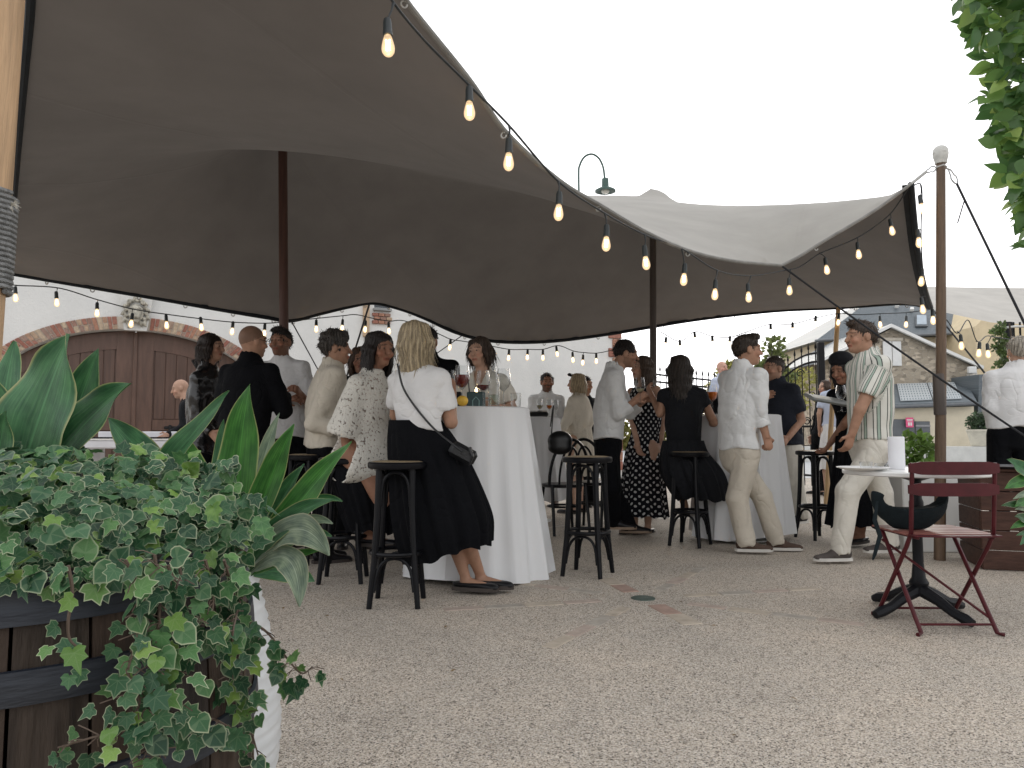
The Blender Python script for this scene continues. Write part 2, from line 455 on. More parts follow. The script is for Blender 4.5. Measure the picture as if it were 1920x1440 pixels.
# ================================================================ white winery building with the arched carriage door
W0 = Vector((-6.09, 12.0, 0)); WD = Vector((.9063, .4226, 0)); WN = Vector((.4226, -.9063, 0))
def W(u, z, off=0.0): return W0 + WD * u + WN * off + Vector((0, 0, z))
WM = Matrix(((WD.x, WN.x, 0), (WD.y, WN.y, 0), (0, 0, 1)))          # columns: along wall, outward, up
AW, AZ, AB = 2.0, 1.45, 1.16
def arch(u, e=0.0): return AZ + (AB + e) * math.sqrt(max(0.0, 1 - (u / (AW + e)) ** 2))
def render_wall():
    m, nt, b = _new('white_render'); L = nt.links; co = coords(nt)
    n1 = N(nt, 'ShaderNodeTexNoise', Scale=1.1, Detail=6.0, Roughness=.7); L.new(co, n1.inputs['Vector'])
    r1 = ramp(nt, [(.3, (.66, .67, .66)), (.6, (.76, .765, .75)), (.8, (.80, .80, .785))]); L.new(n1.outputs['Fac'], r1.inputs['Fac']); L.new(r1.outputs[0], b.inputs['Base Color'])
    n2 = N(nt, 'ShaderNodeTexNoise', Scale=35.0, Detail=4.0); L.new(co, n2.inputs['Vector'])
    bp = N(nt, 'ShaderNodeBump', Strength=.35, Distance=.02); L.new(n2.outputs['Fac'], bp.inputs['Height']); L.new(bp.outputs[0], b.inputs['Normal'])
    b.inputs['Roughness'].default_value = .9; return m
M_wall = render_wall()
bld = thing('winery_building', W(0, 0), 'white rendered building with brick arch and brown carriage door behind the party', 'building')
w = MB(); U0, U1, ZT = -6.0, 9.3, 5.4
us = [AW * math.sin(R(-90 + 180 * i / 40)) for i in range(41)]
front = []; n = 41
w.add([W(u, arch(u)) for u in us] + [W(u, ZT) for u in us], [(i, i + 1, n + i + 1, n + i) for i in range(n - 1)])
w.add([W(u, arch(u)) for u in us] + [W(u, arch(u), -.3) for u in us], [(i, n + i, n + i + 1, i + 1) for i in range(n - 1)])
for (a, c) in ((U0, -AW), (AW, U1)): w.add([W(a, 0), W(c, 0), W(c, ZT), W(a, ZT)], [(0, 1, 2, 3)])
for (u_, s_) in ((-AW, 1), (AW, -1)): w.add([W(u_, 0), W(u_, AZ), W(u_, AZ, -.3), W(u_, 0, -.3)], [(0, 1, 2, 3)])
w.add([W(U1, 0), W(U1, 0, -6), W(U1, ZT, -6), W(U1, ZT)], [(0, 1, 2, 3)]); w.add([W(U0, ZT), W(U1, ZT), W(U1, ZT, -6), W(U0, ZT, -6)], [(0, 1, 2, 3)])
w.add([W(U0, 0), W(U0, ZT), W(U0, ZT, -6), W(U0, 0, -6)], [(0, 1, 2, 3)])
w.build('wall', M_wall, bld, smooth=False)
brick_cols = [(.30, .13, .095), (.37, .19, .13), (.30, .18, .14), (.42, .30, .21), (.46, .36, .26), (.31, .205, .165), (.42, .26, .18), (.34, .16, .12), (.33, .235, .18)]
M_br = [mat('arch_brick_%d' % i, c, .85, .25, 22, bump=.35, bscale=90) for i, c in enumerate(brick_cols)]
# bricks of the arch ring, laid on edge, whole ones and split ones
E = .205; L_arc = []; th = R(-88)
mort = MB(); us2 = [R(-92 + 184 * i / 60) for i in range(61)]
def ring(t, e): return (math.sin(t) * (AW + e), AZ + math.cos(t) * (AB + e))
mort.add([W(*ring(t, .004), .012) for t in us2] + [W(*ring(t, E), .012) for t in us2], [(i, i + 1, 61 + i + 1, 61 + i) for i in range(60)])
mort.build('mortar_bed', mat('mortar', (.55, .5, .43), .9, .15, 20), bld, smooth=False)
t = R(-90); rb = random.Random(3)
while t < R(90):
    dl = math.hypot(math.cos(t) * (AW + .1), math.sin(t) * (AB + .1)); wid = (.062 + rb.random() * .012) / dl; t1 = t + wid
    uc = ring((t + t1) / 2, .1)[0]
    if abs(uc) > .235:
        cuts = [(0.004, E)] if rb.random() < .5 else ([(0.004, .1), (.112, E)] if rb.random() < .5 else [(0.004, .065), (.077, E)])
        for (e0, e1) in cuts:
            g_ = .006 / dl; q = [ring(t + g_, e0), ring(t1 - g_, e0), ring(t1 - g_, e1), ring(t + g_, e1)]
            out = .02 + rb.random() * .008
            MB().prism([W(u_, z_, out) for (u_, z_) in q], -WN * .06).build('brick', rb.choice(M_br), bld, smooth=False)
    t = t1
# keystone with a carved lion mask
M_key = mat('keystone_stone', (.66, .66, .64), .85, .12, 9, bump=.3)
MB().prism([W(-.165, 2.585, .10), W(.165, 2.585, .10), W(.255, 3.24, .10), W(-.255, 3.24, .10)], -WN * .14).build('keystone', M_key, bld, smooth=False)
def lion():
    s = SDF(.014, .03); c = W(0, 2.86, .10)
    def Q(u, z, o): return c + WD * u + WN * o + Vector((0, 0, z))
    MM = frame(WD, WN, (0, 0, 1))
    s.ell(Q(0, .0, .04), (.11, .08, .15), MM); s.ell(Q(0, -.06, .12), (.055, .05, .05), MM); s.ell(Q(0, -.13, .08), (.05, .05, .05), MM)
    s.cone(Q(0, .06, .1), Q(0, -.04, .15), .022, .026)
    for sx in (-1, 1):
        s.cone(Q(sx * .02, .075, .11), Q(sx * .085, .06, .08), .022, .018, k=.01)
        s.ell(Q(sx * .045, .025, .105), (.02, .015, .014), MM, k=.008)
        s.ell(Q(sx * .045, .042, .135), (.018, .02, .012), MM, k=.006, sub=True)
        s.ell(Q(sx * .1, .17, .07), (.035, .03, .04), MM, k=.01)
        s.ell(Q(sx * .03, -.075, .13), (.03, .035, .025), MM, k=.01)
    for i in range(22):
        a = R(-150 + i * 300 / 21) + R(90); rr = .155 + .03 * (i % 2)
        p = Q(math.cos(a) * rr * .95, math.sin(a) * rr * 1.25 + .01, .03); q = Q(math.cos(a) * rr * 1.15, math.sin(a) * rr * 1.4 - .02, .015)
        s.cone(p, q, .032, .014, k=.008)
    s.ell(Q(0, -.105, .14), (.035, .03, .008), MM, k=.006, sub=True)
    P, F = s.eval(); return P, F
P, F = lion(); put('lion_mask', mesh_np('lion_mask', P, F, mat('weathered_stone', (.42, .40, .34), .9, .55, 16, bump=.4)), bld)

# carriage door: two leaves of boards in frames
M_door = mat('brown_door', (.115, .064, .046), .42, .25, 5, stretch=(3, 3, .5), bump=.1, bscale=60)
M_door2 = mat('brown_door_board', (.098, .055, .040), .45, .3, 4, stretch=(6, 6, .4), bump=.12, bscale=60)
for sx in (-1, 1):
    leaf = MB(); ns = 16
    def leafpoly(u_a, u_b, e, off, z0):
        uu = [u_a + (u_b - u_a) * i / ns for i in range(ns + 1)]
        return [W(u_a, z0, off), W(u_b, z0, off)] + [W(u_, max(z0 + .05, arch(u_) - e), off) for u_ in reversed(uu)]
    a, c = (.012, AW - .01) if sx > 0 else (-AW + .01, -.012)
    leaf.prism(leafpoly(a, c, .0, -.235, .02), -WN * .05)
    lf = leaf.build('door_leaf', M_door, bld, smooth=False)
    # stiles and rails stand proud
    st_ = [(.012, .27), (1.72, 1.98)]
    for (p, q) in st_:
        if sx < 0: p, q = -q, -p
        MB().prism(leafpoly(p, q, .0, -.20, .02), -WN * .034).build('stile', M_door, lf, smooth=False)
    for (z0, z1) in ((.03, .3), (.98, 1.16)):
        MB().bbox(W(sx * .995, (z0 + z1) / 2, -.218), (1.44, .03, z1 - z0), .006, WM).build('rail', M_door, lf)
    p, q = (.272, 1.718) if sx > 0 else (-1.718, -.272)
    uu = [p + (q - p) * i / ns for i in range(ns + 1)]
    MB().prism([W(u_, arch(u_) - .02, -.203) for u_ in uu] + [W(u_, arch(u_) - .30, -.203) for u_ in reversed(uu)], -WN * .03).build('top_rail', M_door, lf, smooth=False)
    u_ = .29
    while u_ < 1.70:
        wd = .165; p, q = (u_ + .004, min(u_ + wd - .004, 1.71)); p, q = (p, q) if sx > 0 else (-q, -p)
        zt = min(arch(p), arch(q)) - .2
        for (za, zb) in ((.31, .97), (1.17, zt)):
            MB().bbox(W((p + q) / 2, (za + zb) / 2, -.228), (q - p, .018, zb - za), .005, WM).build('board', M_door2, lf)
        u_ += wd
o = MB().bbox(W(0, 1.3, -.185), (.07, .03, 2.58), .01, WM).build('cover_strip', M_door, bld)
MB().bbox(W(.72, 1.03, -.18), (.52, .03, .045), .01, WM).bbox(W(.55, 1.03, -.16), (.05, .05, .09), .01, WM).bbox(W(.9, 1.03, -.16), (.05, .05, .09), .01, WM).build('bolt', mat('black_iron', (.03, .03, .032), .45, .2, 20, metal=.7), bld)
# upper window with brick surround
uw = 3.98
MB().bbox(W(uw - .22, 3.25, .03), (.11, .08, 1.1), .008, WM).build('window_jamb', mat('tan_stone', (.50, .37, .25), .85, .15, 9, bump=.2), bld)
for r_ in range(3):
    for c_ in range(3): MB().bbox(W(uw - .05 + c_ * .115 + (r_ % 2) * .03, 2.98 + r_ * .07, .02), (.105, .06, .058), .005, WM).build('brick', M_br[(r_ * 3 + c_) % 3 + (r_ % 2)], bld)
MB().bbox(W(uw + .08, 3.215, .04), (.34, .1, .05), .008, WM).build('window_sill', mat('sill_grey', (.3, .31, .31), .8), bld)
MB().bbox(W(uw + .08, 3.55, -.02), (.3, .05, .6), .01, WM).build('window', mat('window_dark', (.05, .06, .07), .2), bld)
for i in range(25):
    MB().bbox(W(U1 - (.11 if i % 2 else .16), .25 + i * .2, .012), (.22 if i % 2 else .32, .05, .185), .008, WM).build('corner_brick', M_br[[0, 1, 7, 6][i % 4]], bld)
# ================================================================ stretch tent
def fabric(name, c, tr=0.16, inner=None):
    m = bpy.data.materials.new(name); m.use_nodes = True; nt = m.node_tree; L = nt.links; b = nt.nodes['Principled BSDF']; co = coords(nt)
    n1 = N(nt, 'ShaderNodeTexNoise', Scale=2.2, Detail=5.0, Roughness=.6); L.new(co, n1.inputs['Vector'])
    r1 = ramp(nt, [(.3, tuple(x * .9 for x in c)), (.7, tuple(x * 1.08 for x in c))]); L.new(n1.outputs['Fac'], r1.inputs['Fac']); L.new(r1.outputs[0], b.inputs['Base Color'])
    # panel seams
    sx = N(nt, 'ShaderNodeSeparateXYZ'); rot = N(nt, 'ShaderNodeMapping'); rot.inputs['Rotation'].default_value = (0, 0, R(28)); L.new(co, rot.inputs['Vector']); L.new(rot.outputs[0], sx.inputs[0])
    dv = N(nt, 'ShaderNodeMath', operation='MULTIPLY'); dv.inputs[1].default_value = 1 / 1.45; L.new(sx.outputs[0], dv.inputs[0]); fc = N(nt, 'ShaderNodeMath', operation='FRACT'); L.new(dv.outputs[0], fc.inputs[0])
    sr = ramp(nt, [(0, (0, 0, 0)), (.485, (0, 0, 0)), (.489, (1, 1, 1)), (.505, (1, 1, 1)), (.509, (0, 0, 0))]); L.new(fc.outputs[0], sr.inputs['Fac'])
    if inner:      # underside colour darkened to paint in the shade beneath the tent
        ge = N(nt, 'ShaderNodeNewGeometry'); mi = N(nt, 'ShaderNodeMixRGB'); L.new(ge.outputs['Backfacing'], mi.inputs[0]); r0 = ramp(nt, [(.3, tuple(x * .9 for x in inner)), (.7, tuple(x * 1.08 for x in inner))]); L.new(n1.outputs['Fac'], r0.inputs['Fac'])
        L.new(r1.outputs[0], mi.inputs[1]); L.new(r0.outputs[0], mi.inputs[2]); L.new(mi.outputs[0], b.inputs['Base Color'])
    b.inputs['Roughness'].default_value = .75; b.inputs['Sheen Weight'].default_value = .05; b.inputs['Specular IOR Level'].default_value = .25
    n2 = N(nt, 'ShaderNodeTexNoise', Scale=1.6, Detail=3.0); L.new(co, n2.inputs['Vector'])
    bp = N(nt, 'ShaderNodeBump', Strength=.25, Distance=.05); L.new(n2.outputs['Fac'], bp.inputs['Height']); b2 = N(nt, 'ShaderNodeBump', Strength=.5, Distance=.004); L.new(sr.outputs[0], b2.inputs['Height']); L.new(bp.outputs[0], b2.inputs['Normal']); L.new(b2.outputs[0], b.inputs['Normal'])
    tl = N(nt, 'ShaderNodeBsdfTranslucent'); L.new(r1.outputs[0], tl.inputs['Color']); mx = N(nt, 'ShaderNodeMixShader'); mx.inputs[0].default_value = tr
    o = nt.nodes['Material Output']; L.new(b.outputs[0], mx.inputs[1]); L.new(tl.outputs[0], mx.inputs[2]); L.new(mx.outputs[0], o.inputs['Surface'])
    return m
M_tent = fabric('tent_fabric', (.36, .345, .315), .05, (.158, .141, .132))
M_hem = mat('tent_hem', (.014, .018, .023), .7, .2, 10, spec=.2)
M_hem2 = mat('tent_hem_taupe', (.22, .215, .2), .7, .2, 10)
M_rope = mat('black_rope', (.012, .013, .016), .8, .2, 60, bump=.4, bscale=300)
near_e = [(-1.12, 1.45, 2.66), A(735, -60, 2.42), A(760, 0, 2.585), A(880, 150, 2.85), A(950, 250, 3.06), A(1050, 340, 3.38), A(1130, 388, 3.69), A(1220, 440, 4.12), A(1300, 473, 4.59), A(1380, 490, 5.1), A(1465, 498, 5.6)]
right_a = [A(1465, 498, 5.6), A(1500, 480, 5.6), A(1540, 455, 5.6), A(1640, 395, 5.6), A(1708, 345, 5.6)]
right_b = [A(1708, 345, 5.6), A(1714, 410, 6.05), A(1722, 480, 6.7), A(1734, 540, 7.6), A(1746, 577, 8.6)]
far_e = [A(1746, 577, 8.6), A(1690, 569, 9.3), A(1572, 577, 10.0), A(1450, 583, 10.2), A(1300, 600, 10.3), A(1150, 625, 10.2), A(1030, 640, 10), A(930, 640, 9.7), A(860, 625, 9.5), A(795, 596, 9.3), A(750, 579, 9.2), A(700, 568, 9), A(650, 576, 8.8), A(600, 588, 8.6), A(545, 601, 8.3), A(500, 595, 8.1), A(400, 578, 7.85), A(300, 560, 7.6), A(200, 543, 7.35), A(100, 526, 7.15), A(14, 511, 7.0)]
left_e = [A(14, 511, 7.0), A(24, 400, 5.3), A(34, 270, 4.0), A(46, 130, 3.2), A(57, 0, 2.7), (-1.45, 2.15, 2.52), (-1.12, 1.45, 2.66)]
def sub(ps, step=.085):
    ps = [Vector(p) for p in ps]; ln = sum((ps[i + 1] - ps[i]).length for i in range(len(ps) - 1)); return spline(ps, max(6, int(ln / step)))
edges_ = [sub(near_e), sub(right_a), sub(right_b), sub(far_e), sub(left_e)]
loop = []
for e_ in edges_: loop += e_[:-1]
PK1, PK2 = A(530, 233, 6.7), A(1224, 353, 8.6)
def build_tent():
    poly = np.array([(p.x, p.y) for p in loop]); nb = len(poly)
    x0, y0 = poly.min(0); x1, y1 = poly.max(0); st = .095; pts = []
    def inside(P):
        c = np.zeros(len(P), bool); j = nb - 1
        for i in range(nb):
            a, b_ = poly[i], poly[j]
            k = ((a[1] > P[:, 1]) != (b_[1] > P[:, 1])) & (P[:, 0] < (b_[0] - a[0]) * (P[:, 1] - a[1]) / (b_[1] - a[1] + 1e-12) + a[0])
            c ^= k; j = i
        return c
    gx, gy = np.meshgrid(np.arange(x0, x1, st), np.arange(y0, y1, st)); gx = gx + (np.arange(gx.shape[0]) % 2)[:, None] * st / 2
    P = np.stack([gx.ravel(), gy.ravel()], 1); P = P[inside(P)]
    d = np.min(((P[:, None, :] - poly[None, ::2, :]) ** 2).sum(-1), 1); P = P[d > (st * .55) ** 2]
    V = [Vector((float(a), float(b_))) for a, b_ in np.concatenate([poly, P])]
    vs, es, fs, *_ = delaunay_2d_cdt(V, [(i, (i + 1) % nb) for i in range(nb)], [list(range(nb))], 1, 1e-5)
    XY = np.array([(v.x, v.y) for v in vs]); n = len(XY); z = np.full(n, 2.8); fix = np.zeros(n, bool)
    lz = np.array([p.z for p in loop])
    for i in range(n):
        dd = ((poly - XY[i]) ** 2).sum(1); j = dd.argmin()
        if dd[j] < 1e-8: z[i] = lz[j]; fix[i] = True
    def pin_line(ps, rad, soft=False):
        ps = [np.array(p) for p in ps]
        for a, b_ in zip(ps[:-1], ps[1:]):
            ab = b_[:2] - a[:2]; t = np.clip(((XY - a[:2]) @ ab) / (ab @ ab), 0, 1); q = a[:2] + t[:, None] * ab
            m = (((XY - q) ** 2).sum(1) < rad * rad) & ~fix
            z[m] = (a[2] + t * (b_[2] - a[2]))[m]; fix[m] = True
    for c in (PK1, PK2):
        rr = np.hypot(XY[:, 0] - c.x, XY[:, 1] - c.y); m = rr < .30; z[m] = c.z - .16 * (1 - np.exp(-(rr[m] / .17) ** 1.7)); fix[m] = True
    def ridge(a, b_, sag, n_=14, t0=0, t1=1):
        return [Vector(a).lerp(Vector(b_), t) - Vector((0, 0, sag * 4 * t * (1 - t))) for t in [t0 + (t1 - t0) * i / n_ for i in range(n_ + 1)]]
    pin_line(ridge(PK1, PK2, .30), .05)
    pin_line([A(1262, 377, 8.25), A(1290, 382, 7.95), A(1350, 384, 7.5), A(1450, 382, 6.95), A(1550, 372, 6.4), A(1640, 358, 5.95), A(1697, 348, 5.66)], .05)
    pin_line(ridge(PK1, left_e[2], .16, t1=.98), .05)
    # membrane: conjugate gradients on the free heights
    ed = set()
    for f in fs:
        for i in range(len(f)): ed.add((min(f[i], f[i - 1]), max(f[i], f[i - 1])))
    ed = np.array(list(ed)); I = np.concatenate([ed[:, 0], ed[:, 1]]); J = np.concatenate([ed[:, 1], ed[:, 0]])
    deg = np.bincount(I, minlength=n).astype(float); free = ~fix
    lap = lambda x: deg * x - np.bincount(I, weights=x[J], minlength=n)
    zf = z * fix; rhs = -lap(zf) * free; x = np.where(free, 2.8, 0.0); r_ = (rhs - lap(x)) * free; p = r_.copy(); rs = r_ @ r_
    for _ in range(700):
        Ap = lap(p) * free; al = rs / max(1e-20, p @ Ap); x += al * p; r_ -= al * Ap; rn = r_ @ r_
        if rn < 1e-10: break
        p = r_ + (rn / rs) * p; rs = rn
    z = np.where(fix, z, x)
    bnd = np.zeros(n, bool)
    for i in range(n): bnd[i] = ((poly - XY[i]) ** 2).sum(1).min() < 1e-8
    keep = bnd | (np.hypot(XY[:, 0] - PK1.x, XY[:, 1] - PK1.y) < .22) | (np.hypot(XY[:, 0] - PK2.x, XY[:, 1] - PK2.y) < .22)
    for _ in range(6):      # ease the pinned ridges into the cloth
        av = np.bincount(I, weights=z[J], minlength=n) / deg; z = np.where(keep, z, .5 * z + .5 * av)
    # small pull wrinkles near the hem
    dist = np.sqrt(np.min(((XY[:, None, :] - poly[None, :, :]) ** 2).sum(-1), 1))
    wv = np.array([mnoise.noise(Vector((float(a) * 3.2, float(b_) * 3.2, 0))) for a, b_ in XY]); z = z + np.where(fix, 0, wv * .03 * np.exp(-dist / .45) * (1 - np.exp(-dist / .12)))
    me = bpy.data.meshes.new('stretch_tent'); me.from_pydata([(float(a), float(b_), float(c)) for (a, b_), c in zip(XY, z)], [], [tuple(f) for f in fs]); me.update()
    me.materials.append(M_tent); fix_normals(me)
    if me.polygons[0].normal.z < 0: me.flip_normals()
    me.polygons.foreach_set('use_smooth', [True] * len(me.polygons))
    return me
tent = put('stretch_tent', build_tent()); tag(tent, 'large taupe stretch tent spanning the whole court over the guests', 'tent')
for e_, m_, r_ in ((edges_[0], M_hem2, .012), (edges_[1], M_hem2, .012), (edges_[2], M_hem, .024), (edges_[3], M_hem, .024), (edges_[4], M_hem, .018)):
    MB().tube(e_, r_, 8).build('hem', m_, tent)
# webbing band behind the right corner hem
b_ = MB(); e_ = edges_[2]
for i in range(len(e_) - 1): pass
b_.add([p for p in e_] + [p + Vector((-.055, .03, 0)) for p in e_], [(i, i + 1, len(e_) + i + 1, len(e_) + i) for i in range(len(e_) - 1)]); b_.build('webbing', M_hem, tent)
M_web = mat('loop_webbing', (.45, .45, .43), .7, .2, 30)
lp = MB(); lp.tube([(math.cos(a) * .022, 0, -.02 + math.sin(a) * .026) for a in [R(60 + 30 * i) for i in range(11)]], .007, 6); lpm = lp.mesh('edge_loop', M_web)
for e_, k0, k1, stp in ((edges_[3], 6, -3, 6), (edges_[0], 12, -4, 12), (edges_[1], 6, -3, 8)):
    for i in range(k0, len(e_) + k1, stp): inst('edge_loop', lpm, Matrix.Translation(e_[i] + Vector((0, 0, -.012))) @ Matrix.Rotation(random.uniform(-.5, .5), 4, 'Z') @ Matrix.Scale(.8 if e_ is edges_[3] else .5, 4), tent)
# poles
M_pole = mat('pole_redbrown', (.10, .048, .036), .55, .25, 8, stretch=(4, 4, .4), bump=.15)
M_pole2 = mat('pole_dark', (.075, .06, .052), .6, .25, 8, stretch=(4, 4, .4))
M_pole3 = mat('pole_tan', (.40, .27, .14), .6, .25, 8, stretch=(4, 4, .4), bump=.15)
M_pole4 = mat('pole_brown', (.12, .076, .046), .6, .3, 10, stretch=(5, 5, .5), bump=.3)
b1 = A(541, 700, 6.75); MB().tube([(b1.x, b1.y, 0), (b1.x, b1.y, .02), PK1 - Vector((0, 0, .03))], [.045, .043, .04], 14).build('pole', M_pole, tent)
b2 = A(1222, 700, 8.65); MB().tube([(b2.x, b2.y, 0), PK2 - Vector((0, 0, .03))], [.042, .038], 14).build('pole', M_pole2, tent)
f3 = A(1572, 578, 10.0); b3 = A(1548, 900, 10.0); MB().tube([(b3.x, 10.0, 0), f3 + Vector((0, 0, .02))], [.034, .030], 12).build('pole', M_pole3, tent)
r4 = A(1764, 300, 5.6); b4 = G(1762, 1050); MB().tube([(b4.x, b4.y, 0), b4.lerp(r4, .5) + Vector((.006, 0, 0)), r4], [.04, .036, .032], 14).build('pole', M_pole4, tent)
cp = MB(); cp.lathe([(.034, -.03), (.042, -.028), (.046, .0), (.052, .018), (.056, .05), (.053, .08), (.04, .1), (.018, .112), (0, .114)], r4, 16)
for a in (0, 90): cp.bbox((r4.x, r4.y, r4.z + .055), (.115 if a == 0 else .03, .03 if a == 0 else .115, .022), .006)
cp.build('pole_cap', mat('pole_cap_white', (.55, .55, .52), .6, .15, 20), tent)
MB().lathe([(.0405, 0), (.043, .01), (.043, .30), (.0405, .31)], b4.lerp(r4, .355), 14).build('pole_sleeve', M_pole2, tent)
def link(p, q, r=.022, t=.0055):
    p, q = Vector(p), Vector(q); d = (q - p); L_ = d.length; d.normalize(); s = d.cross(Vector((0, 1, 0))).normalized(); c = (p + q) / 2
    pts = [c + d * math.cos(a) * L_ / 2 + s * math.sin(a) * r * (1.0 if math.cos(a) > 0 else .6) for a in [2 * math.pi * i / 18 for i in range(19)]]
    return pts, t
hc = edges_[1][-1]
for (p, q) in ((hc + (r4 - hc) * .5, r4 - Vector((.04, 0, .06))), (r4 + Vector((.06, 0, -.07)), r4 + Vector((.11, -.01, -.19)))):
    pts, t = link(p, q); MB().tube(pts, t, 6, cap=False).build('carabiner', mat('galv_steel', (.3, .31, .31), .35, .2, 20, metal=.9), tent)
MB().tube([hc, hc + (r4 - hc) * .52], .012, 6).tube([r4 + Vector((0, 0, -.05)), r4 + Vector((.065, 0, -.075))], .008, 6).tube([r4 + Vector((-.045, 0, -.06)), r4 + Vector((0, -.033, -.05)), r4 + Vector((.04, 0, -.055))], .009, 6).build('tie_webbing', M_web, tent)
# guy ropes
def rope(p, q, r=.007, sag=.0, m=None, name='guy_rope'):
    p, q = Vector(p), Vector(q); n_ = 10
    return MB().tube([p.lerp(q, i / n_) - Vector((0, 0, sag * 4 * (i / n_) * (1 - i / n_))) for i in range(n_ + 1)], r, 6).build(name, m or M_rope, tent)
r5 = r4 + Vector((.11, -.01, -.19)); d5 = A(1925, 615, 5.15) - r5; rope(r5, r5 + d5 * (r5.z / -d5.z), .0095, 0, M_rope)
rope(r5 + d5 * .12, r5 + d5 * .12 + Vector((-.06, 0, -.18)), .005, 0, M_rope)
lc = edges_[0][-1]; d6 = A(1900, 790, 5.05) - lc; rope(lc, lc + d6 * (lc.z / -d6.z), .0075, .05)
lo_ = edges_[2][-1]; d7 = A(1925, 795, 6.2) - lo_; rope(lo_, lo_ + d7 * (lo_.z / -d7.z), .009)
for (px, py, Y, qx, qy, dY) in ((548, 605, 8.3, 600, 700, 1.2), (692, 572, 9.0, 666, 655, .8), (868, 628, 9.5, 820, 662, .5)):
    p = A(px, py, Y); d = A(qx, qy, Y + dY) - p; rope(p, p + d * (p.z / -d.z), .012 if px == 692 else .007)
# nearest post, timber with a rope whipping
M_timber = mat('post_timber', (.50, .33, .19), .6, .3, 7, stretch=(7, 7, .35), bump=.35, bscale=30)
pt, pb = A(8, -220, 1.62), A(-52, 620, 1.66); dp = (pt - pb).normalized(); pb = pb - dp * (pb.z / dp.z)
post = thing('tent_post', pb, 'pale timber tent post with grey rope wound round it, by the ivy barrel', 'post')
MB().tube([pb, pb.lerp(pt, .5), pt], [.062, .058, .054], 20).build('shaft', M_timber, post)
wp = MB(); z0, z1 = A(-25, 545, 1.65).z, A(-25, 362, 1.65).z; turns = 19; pts = []
for i in range(turns * 14 + 1):
    a = 2 * math.pi * i / 14; z = z0 + (z1 - z0) * i / (turns * 14); c = pb + dp * ((z - pb.z) / dp.z); pts.append(c + Vector((math.cos(a) * .066, math.sin(a) * .066, 0)))
wp.tube(pts, .0062, 6).build('rope_whipping', mat('grey_rope', (.22, .225, .225), .9, .35, 80, bump=.6, bscale=300), post)
fz = MB(); c = A(22, 385, 1.6)
for i in range(26):
    d = Vector((random.uniform(.2, 1), random.uniform(-.6, .2), random.uniform(-.9, .5))) * .022; fz.tube([c, c + d * .6 + Vector((0, 0, .003)), c + d], [.0007, .0006, .0003], 3)
fz.build('frayed_end', mat('frayed_rope', (.55, .52, .45), .9), post)
# second tent in the street behind
tq = thing('far_tent', A(1830, 600, 13), 'second pale stretch tent in the street beyond the rope pole', 'tent')
g_ = MB(); NX, NY = 28, 10
for j in range(NY + 1):
    for i in range(NX + 1):
        s_, t_ = i / NX, j / NY; px = 1690 + s_ * 520
        top = 536 + 4 * math.sin(s_ * 3); bot = 566 + 40 * min(1, s_ * 3.0) ** .8 - 2 * math.sin(s_ * 9); py = bot + (top - bot) * (t_ ** .85)
        p = A(px, py, 12.4 + t_ * 3.2 + .05 * math.sin(s_ * 14 + t_ * 5)); g_.v.append(tuple(p))
g_.f = [(j * (NX + 1) + i, j * (NX + 1) + i + 1, (j + 1) * (NX + 1) + i + 1, (j + 1) * (NX + 1) + i) for j in range(NY) for i in range(NX)]
g_.build('canopy', fabric('far_tent_fabric', (.52, .50, .46), .12), tq)
for (px, Y) in ((1990, 13.0), (2120, 15.6)):
    p = A(px, 600 if Y < 14 else 540, Y); MB().tube([(p.x, Y, 0), p], .04, 10).build('pole', M_pole2, tq)
# ================================================================ houses beyond the gate
def stone_mat(name, c, mort, sc):
    m, nt, b = _new(name); L = nt.links; co = coords(nt, (1, 1, 1.7))
    wob = N(nt, 'ShaderNodeTexNoise', Scale=2.5); L.new(co, wob.inputs['Vector']); mxv = N(nt, 'ShaderNodeMixRGB'); mxv.inputs[0].default_value = .12; L.new(co, mxv.inputs[1]); L.new(wob.outputs['Color'], mxv.inputs[2])
    vo = N(nt, 'ShaderNodeTexVoronoi', Scale=sc, feature='DISTANCE_TO_EDGE'); L.new(mxv.outputs[0], vo.inputs['Vector'])
    vc = N(nt, 'ShaderNodeTexVoronoi', Scale=sc); L.new(mxv.outputs[0], vc.inputs['Vector'])
    s2 = N(nt, 'ShaderNodeSeparateColor'); L.new(vc.outputs['Color'], s2.inputs['Color'])
    rp = ramp(nt, [(0, tuple(x * .55 for x in c)), (.4, tuple(x * .9 for x in c)), (.75, c), (1, tuple(min(1, x * 1.45) for x in c))]); L.new(s2.outputs['Red'], rp.inputs['Fac'])
    e = ramp(nt, [(0, (0, 0, 0)), (.06, (1, 1, 1))]); L.new(vo.outputs['Distance'], e.inputs['Fac'])
    mx = N(nt, 'ShaderNodeMixRGB'); mx.inputs[1].default_value = (*mort, 1); L.new(e.outputs[0], mx.inputs[0]); L.new(rp.outputs[0], mx.inputs[2]); L.new(mx.outputs[0], b.inputs['Base Color'])
    bp = N(nt, 'ShaderNodeBump', Strength=.6, Distance=.05); L.new(e.outputs[0], bp.inputs['Height']); L.new(bp.outputs[0], b.inputs['Normal'])
    b.inputs['Roughness'].default_value = .9; return m
M_rubble = stone_mat('rubble_stone', (.42, .36, .28), (.46, .41, .34), 3.4)
